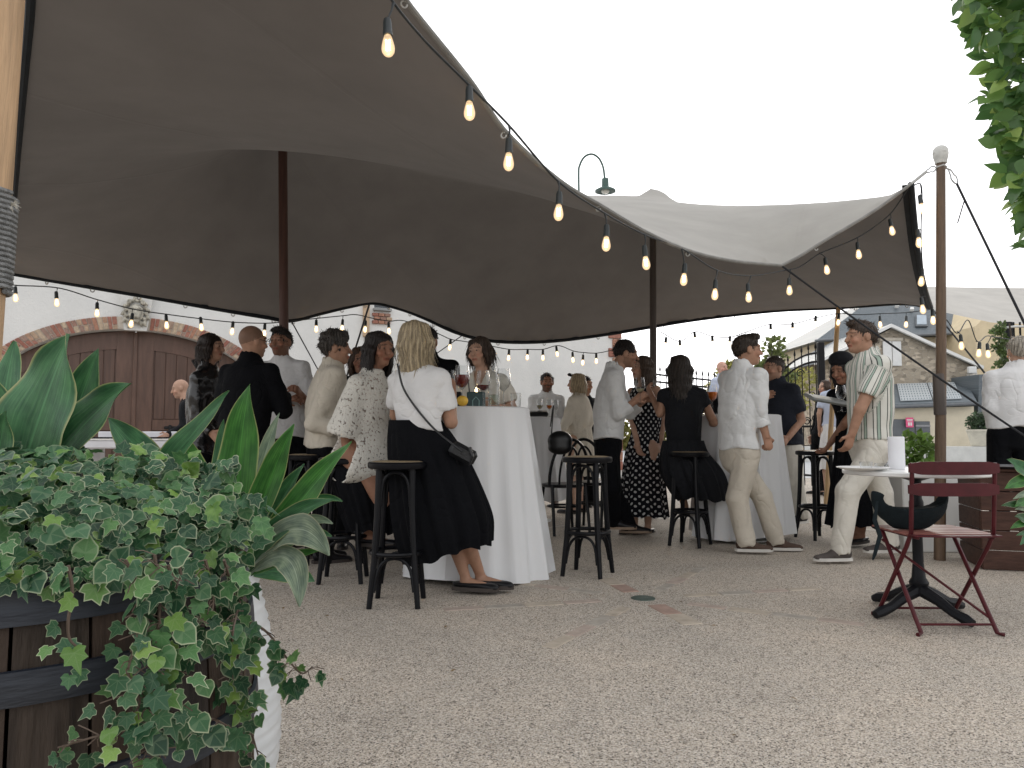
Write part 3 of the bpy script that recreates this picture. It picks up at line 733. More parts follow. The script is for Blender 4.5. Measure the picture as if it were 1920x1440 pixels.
def slate_mat():
    m, nt, b = _new('slate_roof'); L = nt.links; co = coords(nt)
    br = N(nt, 'ShaderNodeTexBrick', Scale=2.2); br.inputs['Color1'].default_value = (.10, .125, .14, 1); br.inputs['Color2'].default_value = (.135, .155, .17, 1); br.inputs['Mortar'].default_value = (.07, .085, .095, 1); br.inputs['Mortar Size'].default_value = .012
    mp = N(nt, 'ShaderNodeMapping'); mp.inputs['Rotation'].default_value = (R(90), 0, 0); L.new(co, mp.inputs['Vector']); L.new(mp.outputs[0], br.inputs['Vector']); L.new(br.outputs['Color'], b.inputs['Base Color'])
    b.inputs['Roughness'].default_value = .5; return m
M_slate = slate_mat()
M_cream = mat('cream_render', (.66, .59, .45), .9, .08, 1.5, bump=.2, bscale=30)
M_cream2 = mat('warm_render', (.72, .60, .40), .9, .08, 1.5)
M_white = mat('white_paint', (.74, .74, .72), .6, .06, 4)
M_dgrey = mat('dark_grey_door', (.12, .13, .14), .5, .1, 4)
YH = 50.0
def poly_px(pts, Y): return [A(x, y, Y) for (x, y) in pts]
# tall slate-roofed house behind
hb = thing('slate_house', A(1690, 838, 60), 'tall house with broad slate roof and skylight behind the stone gable', 'house')
MB().prism(poly_px([(1540, 838), (1850, 838), (1850, 628), (1540, 640)], 60), (0, 9, 0)).build('wall', M_cream, hb, smooth=False)
rb_ = MB(); ridge_a, ridge_b = A(1655, 545, 66), A(1760, 545, 66)
el, er = A(1528, 640, 59), A(1862, 622, 59); el2, er2 = A(1528, 640, 59) + Vector((0, 13, 0)), er + Vector((0, 13, 0))
rb_.add([el, er, ridge_b, ridge_a, el2, er2], [(0, 1, 2, 3), (1, 5, 2), (0, 3, 4), (4, 3, 2, 5), (0, 4, 5, 1)]); rbo = rb_.build('roof', M_slate, hb, smooth=False)
dn = (er - el).cross(ridge_a - el).normalized(); dn = dn if dn.y < 0 else -dn
def on_roof(px, py):
    o_ = Vector((0, 0, CAM_Z)); d = (A(px, py, 10) - o_); t = (el - o_).dot(dn) / d.dot(dn); return o_ + d * t
c4 = [on_roof(1716, 614), on_roof(1739, 614), on_roof(1738, 592), on_roof(1716, 592)]
MB().prism([p + dn * .02 for p in c4], dn * .12).build('skylight_frame', M_dgrey, rbo, smooth=False)
cc = sum(c4, Vector()) / 4; MB().prism([cc + (p - cc) * .8 + dn * .15 for p in c4], dn * .03).build('skylight', mat('skylight_glass', (.35, .42, .48), .15, .1, 2), rbo, smooth=False)
for (px, py) in ((1681, 576), (1709, 582)): MB().prism([on_roof(px - 4, py + 2) + dn * .02, on_roof(px + 4, py + 2) + dn * .02, on_roof(px + 3, py - 2) + dn * .02, on_roof(px - 3, py - 2) + dn * .02], dn * .2).build('roof_vent', M_white, rbo, smooth=False)
MB().tube([el + Vector((0, -.05, .02)), er + Vector((0, -.05, .02))], .12, 8).build('gutter', M_dgrey, hb)
p = A(1821, 627, 58.7); MB().tube([p, (p.x, p.y, 3.0)], .1, 8).build('downpipe', mat('zinc', (.3, .33, .36), .5), hb)
# stone gable house with lean-to
ha = thing('stone_house', A(1690, 836, YH), 'rubble stone gable house with white shutters and solar panels on its lean-to', 'house')
gp = [(1556, 836), (1832, 836), (1832, 690), (1672, 616), (1556, 672)]
MB().prism(poly_px(gp, YH), (0, 8, 0)).build('wall', M_rubble, ha, smooth=False)
def vslab(p, q, th, m_, nm, dpt=8.6, Y=YH - .35):
    a, c = A(*p, Y), A(*q, Y); MB().prism([a, c, c + Vector((0, 0, th)), a + Vector((0, 0, th))], (0, dpt, 0)).build(nm, m_, ha, smooth=False)
vslab((1672, 613), (1845, 692), .22, M_white, 'roof_verge', .25, YH - .6); vslab((1672, 613), (1530, 684), .22, M_white, 'roof_verge', .25, YH - .6)
vslab((1672, 611), (1845, 690), .12, M_slate, 'roof'); vslab((1672, 611), (1530, 682), .12, M_slate, 'roof')
a, c = A(1656, 686, YH - .06), A(1689, 640, YH - .06)
for (x0, x1) in ((a.x, (a.x + c.x) / 2 - .02), ((a.x + c.x) / 2 + .02, c.x)):
    sh = MB().bbox(((x0 + x1) / 2, YH - .08, (a.z + c.z) / 2), (x1 - x0, .07, c.z - a.z), .02).build('shutter', M_white, ha)
MB().bbox(((a.x + c.x) / 2, YH - .05, c.z + .14), (c.x - a.x + .3, .12, .22), .02).build('window_lintel', mat('pale_stone', (.55, .5, .42), .9), ha)
# lean-to: cream wall, slate roof, two solar panels
MB().prism(poly_px([(1600, 838), (1826, 838), (1826, 762), (1600, 768)], YH - 4), (0, 3.9, 0)).build('lean_to_wall', M_cream, ha, smooth=False)
l0, l1, l2, l3 = A(1598, 766, YH - 4.5), A(1832, 757, YH - 4.5), A(1812, 720, YH - .1), A(1598, 726, YH - .1)
MB().prism([l0, l1, l2, l3], (0, 0, .14)).build('lean_to_roof', M_slate, ha, smooth=False)
nr = (l1 - l0).cross(l3 - l0).normalized(); nr = nr if nr.z > 0 else -nr
def solar_mat():
    m, nt, b = _new('solar_cells'); L = nt.links; tc = N(nt, 'ShaderNodeTexCoord')
    br = N(nt, 'ShaderNodeTexBrick', Scale=1.0, offset=0.0); br.inputs['Color1'].default_value = (.16, .21, .24, 1); br.inputs['Color2'].default_value = (.19, .24, .27, 1); br.inputs['Mortar'].default_value = (.5, .54, .56, 1); br.inputs['Mortar Size'].default_value = .03; br.inputs['Brick Width'].default_value = .09; br.inputs['Row Height'].default_value = .14
    L.new(tc.outputs['UV'], br.inputs['Vector']); L.new(br.outputs['Color'], b.inputs['Base Color']); b.inputs['Roughness'].default_value = .25; return m
M_solar = solar_mat()
def lean(s_, t_): return (l0.lerp(l1, s_)).lerp(l3.lerp(l2, s_), t_) + Vector((0, 0, .14))
for (s0, s1) in ((.39, .645), (.655, .885)):
    q = [lean(s0, .1), lean(s1, .1), lean(s1, .93), lean(s0, .93)]
    mb = MB().prism([p + nr * .05 for p in q], nr * .06); mb.uv = [(0, 0), (1, 0), (1, 1), (0, 1)] * 2
    mb.build('solar_panel', M_solar, ha, smooth=False)
MB().tube([l0 + Vector((0, -.08, 0)), l1 + Vector((0, -.08, 0))], .1, 8).build('gutter', M_dgrey, ha)
a, c = A(1662, 818, YH - 4.05), A(1714, 786, YH - 4.05); MB().bbox(((a.x + c.x) / 2, YH - 4.03, (a.z + c.z) / 2), (c.x - a.x, .14, c.z - a.z), .02).build('garage_door', M_dgrey, ha)
a, c = A(1717, 838, YH - 4.05), A(1743, 790, YH - 4.05); dr = MB().bbox(((a.x + c.x) / 2, YH - 4.03, (a.z + c.z) / 2), (c.x - a.x, .14, c.z - a.z), .02).build('door', M_dgrey, ha)
MB().bbox(((a.x + c.x) / 2, YH - 4.12, c.z - .28), (c.x - a.x, .08, .12), .02).build('door_transom', mat('grey_trim', (.3, .3, .31), .5), dr)
# drainpipe in pale sections at the gable corner
pc = A(1822, 700, YH - .9)
for i in range(3):
    zt = pc.z - i * 1.25; MB().tube([(pc.x + i * .12, pc.y, zt), (pc.x + (i + 1) * .12, pc.y - .1, zt - 1.2)], [.32 - i * .05, .28 - i * .05], 10).build('flue_section', mat('pale_flue', (.55, .52, .46), .8), ha)
MB().bbox((pc.x - .1, pc.y - .2, pc.z + .2), (.5, .3, .45), .04).build('lamp_box', M_white, ha)
# pink sign on the garage
sp = A(1705.5, 792, YH - 4.3); sg = MB().bbox((sp.x, sp.y, sp.z), (.46, .04, .6), .01)
sign = sg.build('sign', mat('sign_pink', (.75, .10, .24), .5, .05, 5)); tag(sign, 'small square pink sign with white marks on the dark garage door', 'sign')
for (dx, dz, ww, hh) in ((0, .16, .36, .05), (0, .09, .3, .035), (-.06, -.1, .1, .2), (.08, -.1, .1, .2)): MB().bbox((sp.x + dx, sp.y - .026, sp.z + dz), (ww, .012, hh), .003).build('print', M_white, sign)
# warm plastered house on the right with slate outbuilding
hc_ = thing('warm_house', A(1900, 836, 40), 'warm cream house wall behind the white-haired man', 'house')
MB().prism(poly_px([(1829, 836), (2300, 836), (2300, 560), (1880, 560), (1829, 612)], 56), (0, 8, 0)).build('wall', M_cream2, hc_, smooth=False)
MB().prism(poly_px([(1832, 836), (2200, 836), (2200, 700), (1836, 702)], 47), (0, 3, 0)).build('outbuilding_roof', M_slate, hc_, smooth=False)
# low kerb wall with a planted tub
lw = MB().prism([(5.6, 24.6, 0), (30, 24.6, 0), (30, 24.6, .5), (5.6, 24.6, .5)], (0, .5, 0)).build('low_wall', mat('pale_concrete', (.60, .60, .57), .85, .1, 3), smooth=False); tag(lw, 'low pale concrete wall across the street', 'wall')
pp = A(1840, 836, 24.9); pp.z = .502
tub = thing('planter_tub', pp, 'round pale stone tub with clipped green shrub on the low wall', 'planter')
MB().lathe([(.27, 0), (.30, .02), (.39, .42), (.41, .48), (.43, .5), (.43, .56), (.38, .56), (.36, .48)], pp, 24).build('tub', mat('tub_stone', (.56, .53, .44), .85, .12, 6), tub)
def leaf_cloud(n, fn, size, rnd, flat=.35):
    """small bent leaves: fn(rnd) gives position and outward direction"""
    vs = []; fs = []
    for i in range(n):
        p, o = fn(rnd); s_ = size * rnd.uniform(.65, 1.3)
        d = (o * .6 + Vector((rnd.uniform(-1, 1), rnd.uniform(-1, 1), rnd.uniform(-.8, .8)))).normalized(); e = d.cross(Vector((rnd.uniform(-1, 1), rnd.uniform(-1, 1), rnd.uniform(-1, 1)))).normalized(); nn = d.cross(e)
        b0 = len(vs); vs += [p, p + d * s_ * .5 + e * s_ * flat + nn * s_ * .08, p + d * s_, p + d * s_ * .5 - e * s_ * flat + nn * s_ * .08]
        fs.append((b0, b0 + 1, b0 + 2, b0 + 3))
    return MB().add(vs, fs)
def leaf_simple(name, c, rough=.5, tr=.25):
    m = bpy.data.materials.new(name); m.use_nodes = True; nt = m.node_tree; L = nt.links; b = nt.nodes['Principled BSDF']
    gi = N(nt, 'ShaderNodeNewGeometry'); rp = ramp(nt, [(0, tuple(x * .55 for x in c)), (.5, c), (1, tuple(x * 1.7 for x in c))]); L.new(gi.outputs['Random Per Island'], rp.inputs['Fac']); L.new(rp.outputs[0], b.inputs['Base Color'])
    b.inputs['Roughness'].default_value = rough
    tl = N(nt, 'ShaderNodeBsdfTranslucent'); L.new(rp.outputs[0], tl.inputs['Color']); mx = N(nt, 'ShaderNodeMixShader'); mx.inputs[0].default_value = tr
    L.new(b.outputs[0], mx.inputs[1]); L.new(tl.outputs[0], mx.inputs[2]); L.new(mx.outputs[0], nt.nodes['Material Output'].inputs['Surface']); MATS[name] = m; return m
M_bush = leaf_simple('shrub_leaf', (.055, .09, .045))
rnd = random.Random(5)
def bl(c, r):
    c = Vector(c)
    def f(rn):
        d = Vector((rn.gauss(0, 1), rn.gauss(0, 1), rn.gauss(0, 1))).normalized(); k = rn.random() ** .4 * (1 + .25 * mnoise.noise(d * 2.3 + c)); return c + Vector((d.x * r[0] * k, d.y * r[1] * k, d.z * r[2] * k)), d
    return f
leaf_cloud(700, bl((pp.x, pp.y, pp.z + .78), (.4, .4, .36)), .12, rnd).build('shrub', M_bush, tub, smooth=False)['kind'] = 'stuff'
# distant trees and hedge
def tree(px, base_y, Y, h, r, label, col, n=1300, group='trees beyond the fence'):
    b0 = A(px, base_y, Y); b0.z = 0; t = thing('tree', b0, label, 'tree', group); lim = MB(); rn = random.Random(int(px)); top = b0 + Vector((0, 0, h))
    lim.tube([b0, b0 + Vector((.1, 0, h * .3)), b0 + Vector((.0, 0, h * .75))], [.16, .12, .05], 8)
    fns = []
    for i in range(9):
        a = rn.uniform(0, 6.28); s_ = b0 + Vector((0, 0, h * rn.uniform(.35, .65))); e_ = b0 + Vector((math.cos(a) * r * rn.uniform(.4, .9), math.sin(a) * r * .7, h * rn.uniform(.5, .97)))
        lim.tube([s_, s_.lerp(e_, .5) + Vector((0, 0, .15)), e_], [.05, .03, .01], 5); fns.append(bl(e_, (r * .42, r * .42, r * .34)))
    lim.build('trunk', mat('bark', (.09, .07, .055), .9), t)
    leaf_cloud(n, lambda r_: rn.choice(fns)(r_), .2, rn, .32).build('crown', col, t, smooth=False)['kind'] = 'stuff'
M_lf1 = leaf_simple('sunny_leaf', (.30, .29, .09), .5, .65)
M_lf2 = leaf_simple('olive_leaf', (.14, .17, .06), .5, .5)
tree(1436, 838, 30, 4.95, 1.0, 'small leafy tree showing above the man in the dark shirt', M_lf2)
tree(1345, 838, 34, 4.2, .9, 'slim yellowish tree beyond the fence by the long-haired woman', M_lf1)
tree(1490, 838, 38, 4.2, 1.6, 'broad sunlit tree seen through the arched iron gate', M_lf1, 1800)
tree(1255, 838, 36, 3.0, 1.2, 'low golden tree behind the fence beside the dark tent pole', M_lf1)
rn = random.Random(9)
hg = leaf_cloud(5000, lambda r_: (Vector((r_.uniform(1.5, 12.5), r_.uniform(40, 41.5), r_.uniform(0, 2.3 + .4 * math.sin(r_.random() * 40)))), Vector((0, -1, .3))), .3, rn, .35).build('hedge', M_lf1, smooth=False); tag(hg, 'pale sunlit hedge far beyond the fence', 'hedge')
# climbing plant and dark post by the warm house
cl = thing('climbing_plant', A(1885, 838, 9.5), 'green climber hanging beside the black post near the white-haired man', 'plant')
cl.location.z = 0
pv = A(1884, 690, 9.5)
def vf(r_):
    y = r_.uniform(604, 704); return A(1858 + 22 * r_.random() ** .6 + (y - 604) * .13 + 4 * math.sin(y * .2), y, 9.6 + r_.uniform(-.12, .12)), Vector((-.4, -1, 0))
leaf_cloud(520, vf, .062, rn, .36).build('leaves', leaf_simple('climber_leaf', (.10, .15, .05), .45, .3), cl, smooth=False)['kind'] = 'stuff'
vs_ = [A(1890 + 6 * math.sin(i), 840 - i * 26, 9.62) for i in range(10)]; vs_[0].z = 0
MB().tube(vs_, .012, 6).build('stem', mat('bark', (.09, .07, .055)), cl)
ft = thing('iron_trellis', A(1890, 838, 9.75), 'black iron trellis post behind the white-haired man', 'post')
ft.location.z = 0
p0 = A(1889, 604, 9.75); MB().bbox((p0.x, p0.y, p0.z / 2), (.09, .09, p0.z), .008).build('post', mat('black_paint', (.01, .011, .013), .45, .2, 10, spec=.2), ft)
for i in range(4): q = A(1900 + i * 12, 604, 9.75); MB().tube([(q.x, q.y, 0), q], .014, 6).build('bar', MATS['black_paint'], ft)
MB().tube([A(1886, 614, 9.7), A(1905, 612, 9.7), A(1960, 612, 9.7)], .016, 6).build('top_rail', mat('galv_rail', (.55, .56, .55), .4, metal=.5), ft)

# ================================================================ iron fence and open gate
M_iron = mat('wrought_iron', (.010, .010, .012), .5, .2, 12, spec=.2)
def fence(name, x0, x1, Yf, top, label, cat, zb=.08, tips=True, dx=.115, rails=(.25, 1.0)):
    """row of spear-topped bars from photo x0 to x1 at depth Yf(x); top(x) gives photo y of the tips"""
    a = A(x0, 812, Yf(x0)); a.z = 0; t = thing(name, a, label, cat); bars = []; x = x0
    spear = MB(); spear.lathe([(.0, 0), (.016, .03), (.02, .05), (.0, .15)], n=6); sm = spear.mesh('spear_tip', M_iron)
    while x <= x1:
        Y = Yf(x); p = A(x, top(x), Y); zt = p.z - .14
        MB().tube([(p.x, Y, zb), (p.x, Y, zt)], .0095, 6).build('bar', M_iron, t); inst('spear_tip', sm, Matrix.Translation((p.x, Y, zt - .01)), t)
        x += dx * F_PX / Y
    xs_ = [x0 + (x1 - x0) * i / 24 for i in range(25)]
    def rail(f, r): MB().tube([f(x) for x in xs_], r, 6).build('rail', M_iron, t)
    for off in (.2, .34): rail(lambda x: A(x, top(x), Yf(x)) - Vector((0, 0, off)), .018)
    for z in rails: rail(lambda x: Vector((A(x, 812, Yf(x)).x, Yf(x), z)), .018)
    return t
fence('iron_fence', 1226, 1432, lambda x: 14.2, lambda x: 682 + 22 * ((x - 1226) / 206), 'black spear-topped iron fence behind the long-haired woman', 'fence')
gt = fence('iron_gate', 1440, 1532, lambda x: 13.2 - (x - 1440) * .012, lambda x: 714 - 75 * (1 - ((1536 - x) / 96) ** 2) ** .85 if x < 1536 else 640, 'open arched wrought iron gate leaf beside the thin tan pole', 'gate', rails=(.25, .62, 1.05))
pg = A(1538, 642, 12.05); MB().bbox((pg.x, pg.y, pg.z / 2), (.1, .1, pg.z), .01).build('gate_post', M_iron, gt)
for (gx, gy) in ((1513, 790), (1529, 785), (1521, 742), (1500, 700)):
    c = A(gx, gy, 12.3); MB().tube([c + Vector((math.cos(a) * .07 * (1 - i / 30), -.01, math.sin(a) * .07 * (1 - i / 30))) for i, a in enumerate([i * .42 for i in range(22)])], .009, 5).build('scroll', M_iron, gt)
# gooseneck lamp bracketed to the top of the white building
M_lg = mat('lamp_green', (.05, .10, .085), .4, .15, 10); YG = 15.2
lb = A(1087, 400, YG); lamp = thing('gooseneck_lamp', lb, 'green gooseneck lamp rising above the tent roof', 'lamp')
arc = [A(1087, 420, YG), A(1085, 330, YG), A(1087, 310, YG), A(1096, 294, YG), A(1110, 289, YG), A(1123, 297, YG), A(1131, 314, YG), A(1134, 337, YG)]
MB().tube(spline(arc, 30), .022, 8).build('arm', M_lg, lamp)
wq = W(8.19, arc[0].z, 0); MB().bbox(wq + WN * .02, (.2, .05, .3), .01, WM).tube([wq, arc[0]], .022, 8).build('wall_bracket', M_lg, lamp)
lc_ = A(1135, 360, YG); sh = MB().lathe([(.035, .29), (.07, .28), (.075, .11), (.1, .1), (.215, .035), (.215, .005), (.18, .0), (.07, .06)], lc_, 20).build('shade', M_lg, lamp)
MB().ball((lc_.x, lc_.y, lc_.z + .02), (.09, .09, .055)).build('glass', mat('lamp_glass', (.75, .76, .72), .3), sh)
# ================================================================ string lights
def emit(name, c, s):
    m = bpy.data.materials.new(name); m.use_nodes = True; b = m.node_tree.nodes['Principled BSDF']; b.inputs['Base Color'].default_value = (*c, 1); b.inputs['Emission Color'].default_value = (*c, 1); b.inputs['Emission Strength'].default_value = s; return m
def bulb_glass(name='bulb_glass', glow=.42):
    m = bpy.data.materials.new(name); m.use_nodes = True; nt = m.node_tree; nt.nodes.clear(); L = nt.links
    o = N(nt, 'ShaderNodeOutputMaterial'); tr = N(nt, 'ShaderNodeBsdfTransparent'); tr.inputs[0].default_value = (1, .93, .82, 1); gl = N(nt, 'ShaderNodeBsdfGlossy', Roughness=.05)
    em = N(nt, 'ShaderNodeEmission'); em.inputs[0].default_value = (1, .70, .42, 1); em.inputs[1].default_value = glow
    lw = N(nt, 'ShaderNodeLayerWeight', Blend=.45); m1 = N(nt, 'ShaderNodeMixShader'); L.new(lw.outputs['Facing'], m1.inputs[0]); m2 = N(nt, 'ShaderNodeMixShader'); m2.inputs[0].default_value = .12
    ad = N(nt, 'ShaderNodeAddShader'); L.new(tr.outputs[0], ad.inputs[0]); L.new(em.outputs[0], ad.inputs[1])
    L.new(ad.outputs[0], m1.inputs[1]); m3 = N(nt, 'ShaderNodeAddShader'); L.new(gl.outputs[0], m2.inputs[2]); L.new(em.outputs[0], m2.inputs[1]); L.new(m2.outputs[0], m1.inputs[2]); L.new(m1.outputs[0], o.inputs['Surface']); return m
M_bg = bulb_glass(); M_fil = emit('filament', (1.0, .76, .46), 14.0); M_sock = mat('socket_black', (.025, .032, .034), .5, .2, 30); M_cable = mat('cable_black', (.02, .025, .028), .55, .2, 20)
bm_ = MB().lathe([(.011, 0), (.013, -.008), (.0175, -.022), (.0215, -.040), (.0225, -.050), (.0205, -.062), (.014, -.072), (.006, -.0765), (0, -.077)], n=14, cap=False).mesh('bulb', M_bg)
fl_ = MB()
for sx in (-1, 1): fl_.tube([(sx * .006, 0, -.018), (sx * .0045, 0, -.055)], .0026, 6)
fm_ = fl_.tube([(0, .005, -.02), (0, .004, -.052)], .0026, 6).mesh('filament', M_fil)
sm_ = MB().lathe([(.003, .062), (.012, .058), (.0145, .045), (.0155, .012), (.0165, .008), (.0165, -.002), (.012, -.004)], n=12).mesh('socket', M_sock)
def string_lights(name, pts, bulbs, label, cab=.0045, scale=1.0, n=60):
    """cable through pts; bulbs: (cable point, bulb top point) pairs in photo pixels with depth"""
    o = MB().tube(spline(pts, n), cab, 6).build(name, M_cable); tag(o, label, 'string lights', 'strings of festoon bulbs')
    for (ca, top) in bulbs:
        d = top - ca; s = scale
        tilt = Matrix.Rotation(random.uniform(-.12, .12), 4, 'Y') @ Matrix.Rotation(random.uniform(-.1, .1), 4, 'X')
        M = Matrix.Translation(top) @ tilt @ Matrix.Scale(s, 4)
        MB().tube([ca, ca.lerp(top + Vector((0, 0, .06 * s)), .5) + Vector((.003, 0, 0)), top + Vector((0, 0, .058 * s))], [.006, .0035, .0035], 6).build('drop_wire', M_cable, o)
        sk = inst('socket', sm_, M, o); bu = inst('bulb', bm_, M, o)
        f = bpy.data.objects.new('filament', fm_); COL.objects.link(f); f.parent = bu; f.matrix_parent_inverse = Matrix.Identity(4)
    return o
def depth_near(px):
    xs_ = [735, 760, 880, 950, 1050, 1130, 1220, 1300, 1380, 1465, 1540, 1640, 1708]; ys_ = [2.42, 2.585, 2.85, 3.06, 3.38, 3.69, 4.12, 4.59, 5.1, 5.6, 5.6, 5.6, 5.6]
    return float(np.interp(px, xs_, ys_)) - .02
def CN(px, py, dd=0): return A(px, py, depth_near(px) + dd)
# bulb tops (glass starts) and where each drop leaves the cable
nb_ = [((738, 5), (727, 66)), ((872, 152), (880, 190)), ((955, 236), (954, 286)), ((1047, 340), (1048, 383)), ((1134, 400), (1137, 443)), ((1209, 440), (1210, 480)), ((1278, 466), (1283, 512)), ((1345, 507), (1341, 541)), ((1408, 517), (1403, 547)), ((1482, 505), (1480, 535)), ((1536, 474), (1549, 497)), ((1607, 445), (1609, 468)), ((1669, 400), (1671, 424))]
cab = [CN(700, -60), CN(738, 5), CN(800, 80), CN(872, 152), CN(955, 236), CN(1047, 340), CN(1134, 400), CN(1209, 440), CN(1278, 466), CN(1345, 507), CN(1408, 517), CN(1470, 507)]
cab += [A(1500, 500, 5.72), A(1536, 476, 5.78), A(1570, 462, 5.8), A(1607, 446, 5.82), A(1640, 425, 5.8), A(1672, 398, 5.75), A(1705, 350, 5.62)]
def YB(px): return depth_near(px) if px < 1500 else 5.8
string_lights('string_light', cab, [(A(a[0], a[1], YB(a[0])), A(b[0], b[1], YB(b[0]))) for a, b in nb_], 'string of glowing bulbs following the near edge of the tent', .0048, 1.0, 150)
# down the corner by the rope pole
c2 = [A(1712, 348, 5.58), A(1726, 345, 5.58), A(1729, 372, 5.58), A(1727, 430, 5.7), A(1730, 500, 6.0), A(1738, 540, 6.4), A(1745, 568, 6.8), A(1752, 585, 6.9), A(1775, 600, 7.0), A(1795, 625, 7.0), A(1815, 600, 7.2), A(1832, 640, 7.2), A(1850, 630, 7.4), A(1870, 633, 7.6), A(1925, 640, 8)]
b2_ = [((1726, 345), (1727, 381), 5.58), ((1728, 432), (1722, 445), 5.7), ((1732, 505), (1728, 518), 6.1), ((1735, 555), (1729, 571), 6.5), ((1750, 580), (1749, 592), 6.9), ((1795, 622), (1802, 640), 7.0), ((1830, 640), (1836, 654), 7.2), ((1858, 632), (1852, 656), 7.4)]
string_lights('string_light', c2, [(A(*a, Y), A(*b, Y)) for a, b, Y in b2_], 'string of bulbs dropping down the tent corner beside the rope pole', .0048, 1.1, 90)
# along the far hem on the left
def YL(px): return float(np.interp(px, [14, 300, 545, 700, 860, 1030, 1160], [6.9, 7.5, 8.2, 8.9, 9.4, 9.9, 10.1]))
cl_ = [(8, 530), (30, 535), (110, 540), (183, 562), (252, 580), (318, 590), (380, 598), (437, 604), (500, 606), (547, 602), (594, 597), (643, 592), (668, 590), (700, 597), (730, 602), (760, 602), (820, 625), (845, 636), (870, 640), (912, 647), (955, 655), (990, 655), (1018, 655), (1047, 648), (1075, 658), (1095, 661), (1120, 662), (1150, 656)]
bl_ = [(30, 553), (107, 562), (183, 582), (248, 602), (313, 605), (378, 609), (437, 617), (497, 621), (594, 613), (643, 612), (686, 614), (730, 617), (845, 648), (955, 668), (990, 667), (1019, 668), (1045, 661), (1075, 672), (1094, 677), (1119, 674)]
def on_c(px): return float(np.interp(px, [c[0] for c in cl_], [c[1] for c in cl_]))
string_lights('string_light', [A(x, y, YL(x)) for x, y in cl_], [(A(x, on_c(x), YL(x)), A(x - 1, max(y - 3, on_c(x) + 8), YL(x))) for x, y in bl_], 'long string of bulbs along the far hem before the white wall', .0055, 1.1, 160)
# far right, against the bright sky
cr = [(1238, 622), (1275, 640), (1303, 622), (1337, 631), (1370, 632), (1400, 622), (1444, 608), (1484, 608), (1530, 596), (1572, 588), (1610, 590), (1652, 588), (1700, 586), (1745, 580)]
br_ = [(1248, 640), (1275, 645), (1303, 630), (1336, 637), (1368, 638), (1445, 615), (1486, 612), (1529, 600), (1572, 596), (1650, 600), (1699, 600)]
string_lights('string_light', [A(x, y, 9.9) for x, y in cr], [(A(x, float(np.interp(x, [c[0] for c in cr], [c[1] for c in cr])), 9.9), A(x, y + 2, 9.9)) for x, y in br_], 'string of bulbs hanging across the bright sky above the iron fence', .006, 1.2, 100)
# ================================================================ furniture
M_bent = mat('black_bentwood', (.0045, .005, .007), .32, .3, 12, spec=.22)
def cane():
    m, nt, b = _new('cane_seat'); L = nt.links; co = coords(nt, (60, 60, 60))
    ch = N(nt, 'ShaderNodeTexChecker', Scale=1.0); ch.inputs[1].default_value = (.36, .28, .17, 1); ch.inputs[2].default_value = (.26, .19, .11, 1); L.new(co, ch.inputs['Vector']); L.new(ch.outputs[0], b.inputs['Base Color']); b.inputs['Roughness'].default_value = .6; return m
M_cane = cane()
_st = {}
def stool_meshes():
    seat = MB().lathe([(.14, .742), (.165, .745), (.17, .755), (.17, .772), (.164, .78), (.145, .782)], n=28).mesh('seat', M_bent)
    cn = MB().lathe([(0, .786), (.12, .786), (.146, .783), (.148, .778)], n=28, cap=False).mesh('seat_cane', M_cane)
    leg = MB().tube([(.128, 0, .745), (.135, 0, .5), (.152, 0, .25), (.185, 0, 0)], [.0185, .019, .0185, .015], 10).mesh('leg', M_bent)
    ringm = MB().tube([(.146 * math.cos(R(a)), .146 * math.sin(R(a)), .285) for a in range(0, 361, 15)], .0125, 8, cap=False).mesh('foot_ring', M_bent)
    def brace(z0, z1, r0, r1):
        a0, a1 = R(4), R(86); pts = []
        for i in range(15):
            t = i / 14; a = a0 + (a1 - a0) * (t - .12 * math.sin(2 * math.pi * t)); z = z0 + (z1 - z0) * math.sin(math.pi * t) ** .55; k = (z - z0) / (z1 - z0); rr = r0 + (r1 - r0) * k
            q0 = Vector((math.cos(a0), math.sin(a0), 0)) * rr; q1 = Vector((math.cos(a1), math.sin(a1), 0)) * rr
            f = (a - a0) / (a1 - a0); p = q0.lerp(q1, f); pts.append((p.x, p.y, z))
        return MB().tube(pts, .0095, 8)
    lo_ = brace(.085, .262, .165, .14).mesh('brace', M_bent); hi_ = brace(.54, .725, .125, .118).mesh('brace', M_bent)
    return seat, cn, leg, ringm, lo_, hi_
SM = stool_meshes()
def local(name, data, parent, M=None):
    o = bpy.data.objects.new(name, data); COL.objects.link(o); o.parent = parent
    if M is not None: o.matrix_basis = M
    return o
def stool(loc, rot, label, full=True):
    t = thing('bar_stool', loc, label, 'stool', 'black bentwood bar stools'); t.rotation_euler.z = R(rot)
    s_ = local('seat', SM[0], t); local('seat_cane', SM[1], s_); local('foot_ring', SM[3], t)
    for k in range(4):
        Mz = Matrix.Rotation(R(90 * k), 4, 'Z'); local('leg', SM[2], t, Mz)
        if full: local('brace', SM[4], t, Mz); local('brace', SM[5], t, Mz)
    return t
stool((-.636, 4.2, 0), 45, 'black bentwood stool with cane seat under the blonde woman in the long black skirt')
stool((.505, 5.05, 0), 20, 'empty black bentwood stool standing alone beside the white clothed table')
stool((1.497, 6.35, 0), 10, 'black bentwood stool under the long-haired woman in black')
stool((2.73, 6.75, 0), 62, 'black bentwood stool between the dark-shirted man and the striped shirt man')
stool((-1.08, 4.85, 0), 48, 'black bentwood stool under the woman in white lace')
stool((-1.50, 5.55, 0), 15, 'black bentwood stool beside the curly-haired man in white shirt')
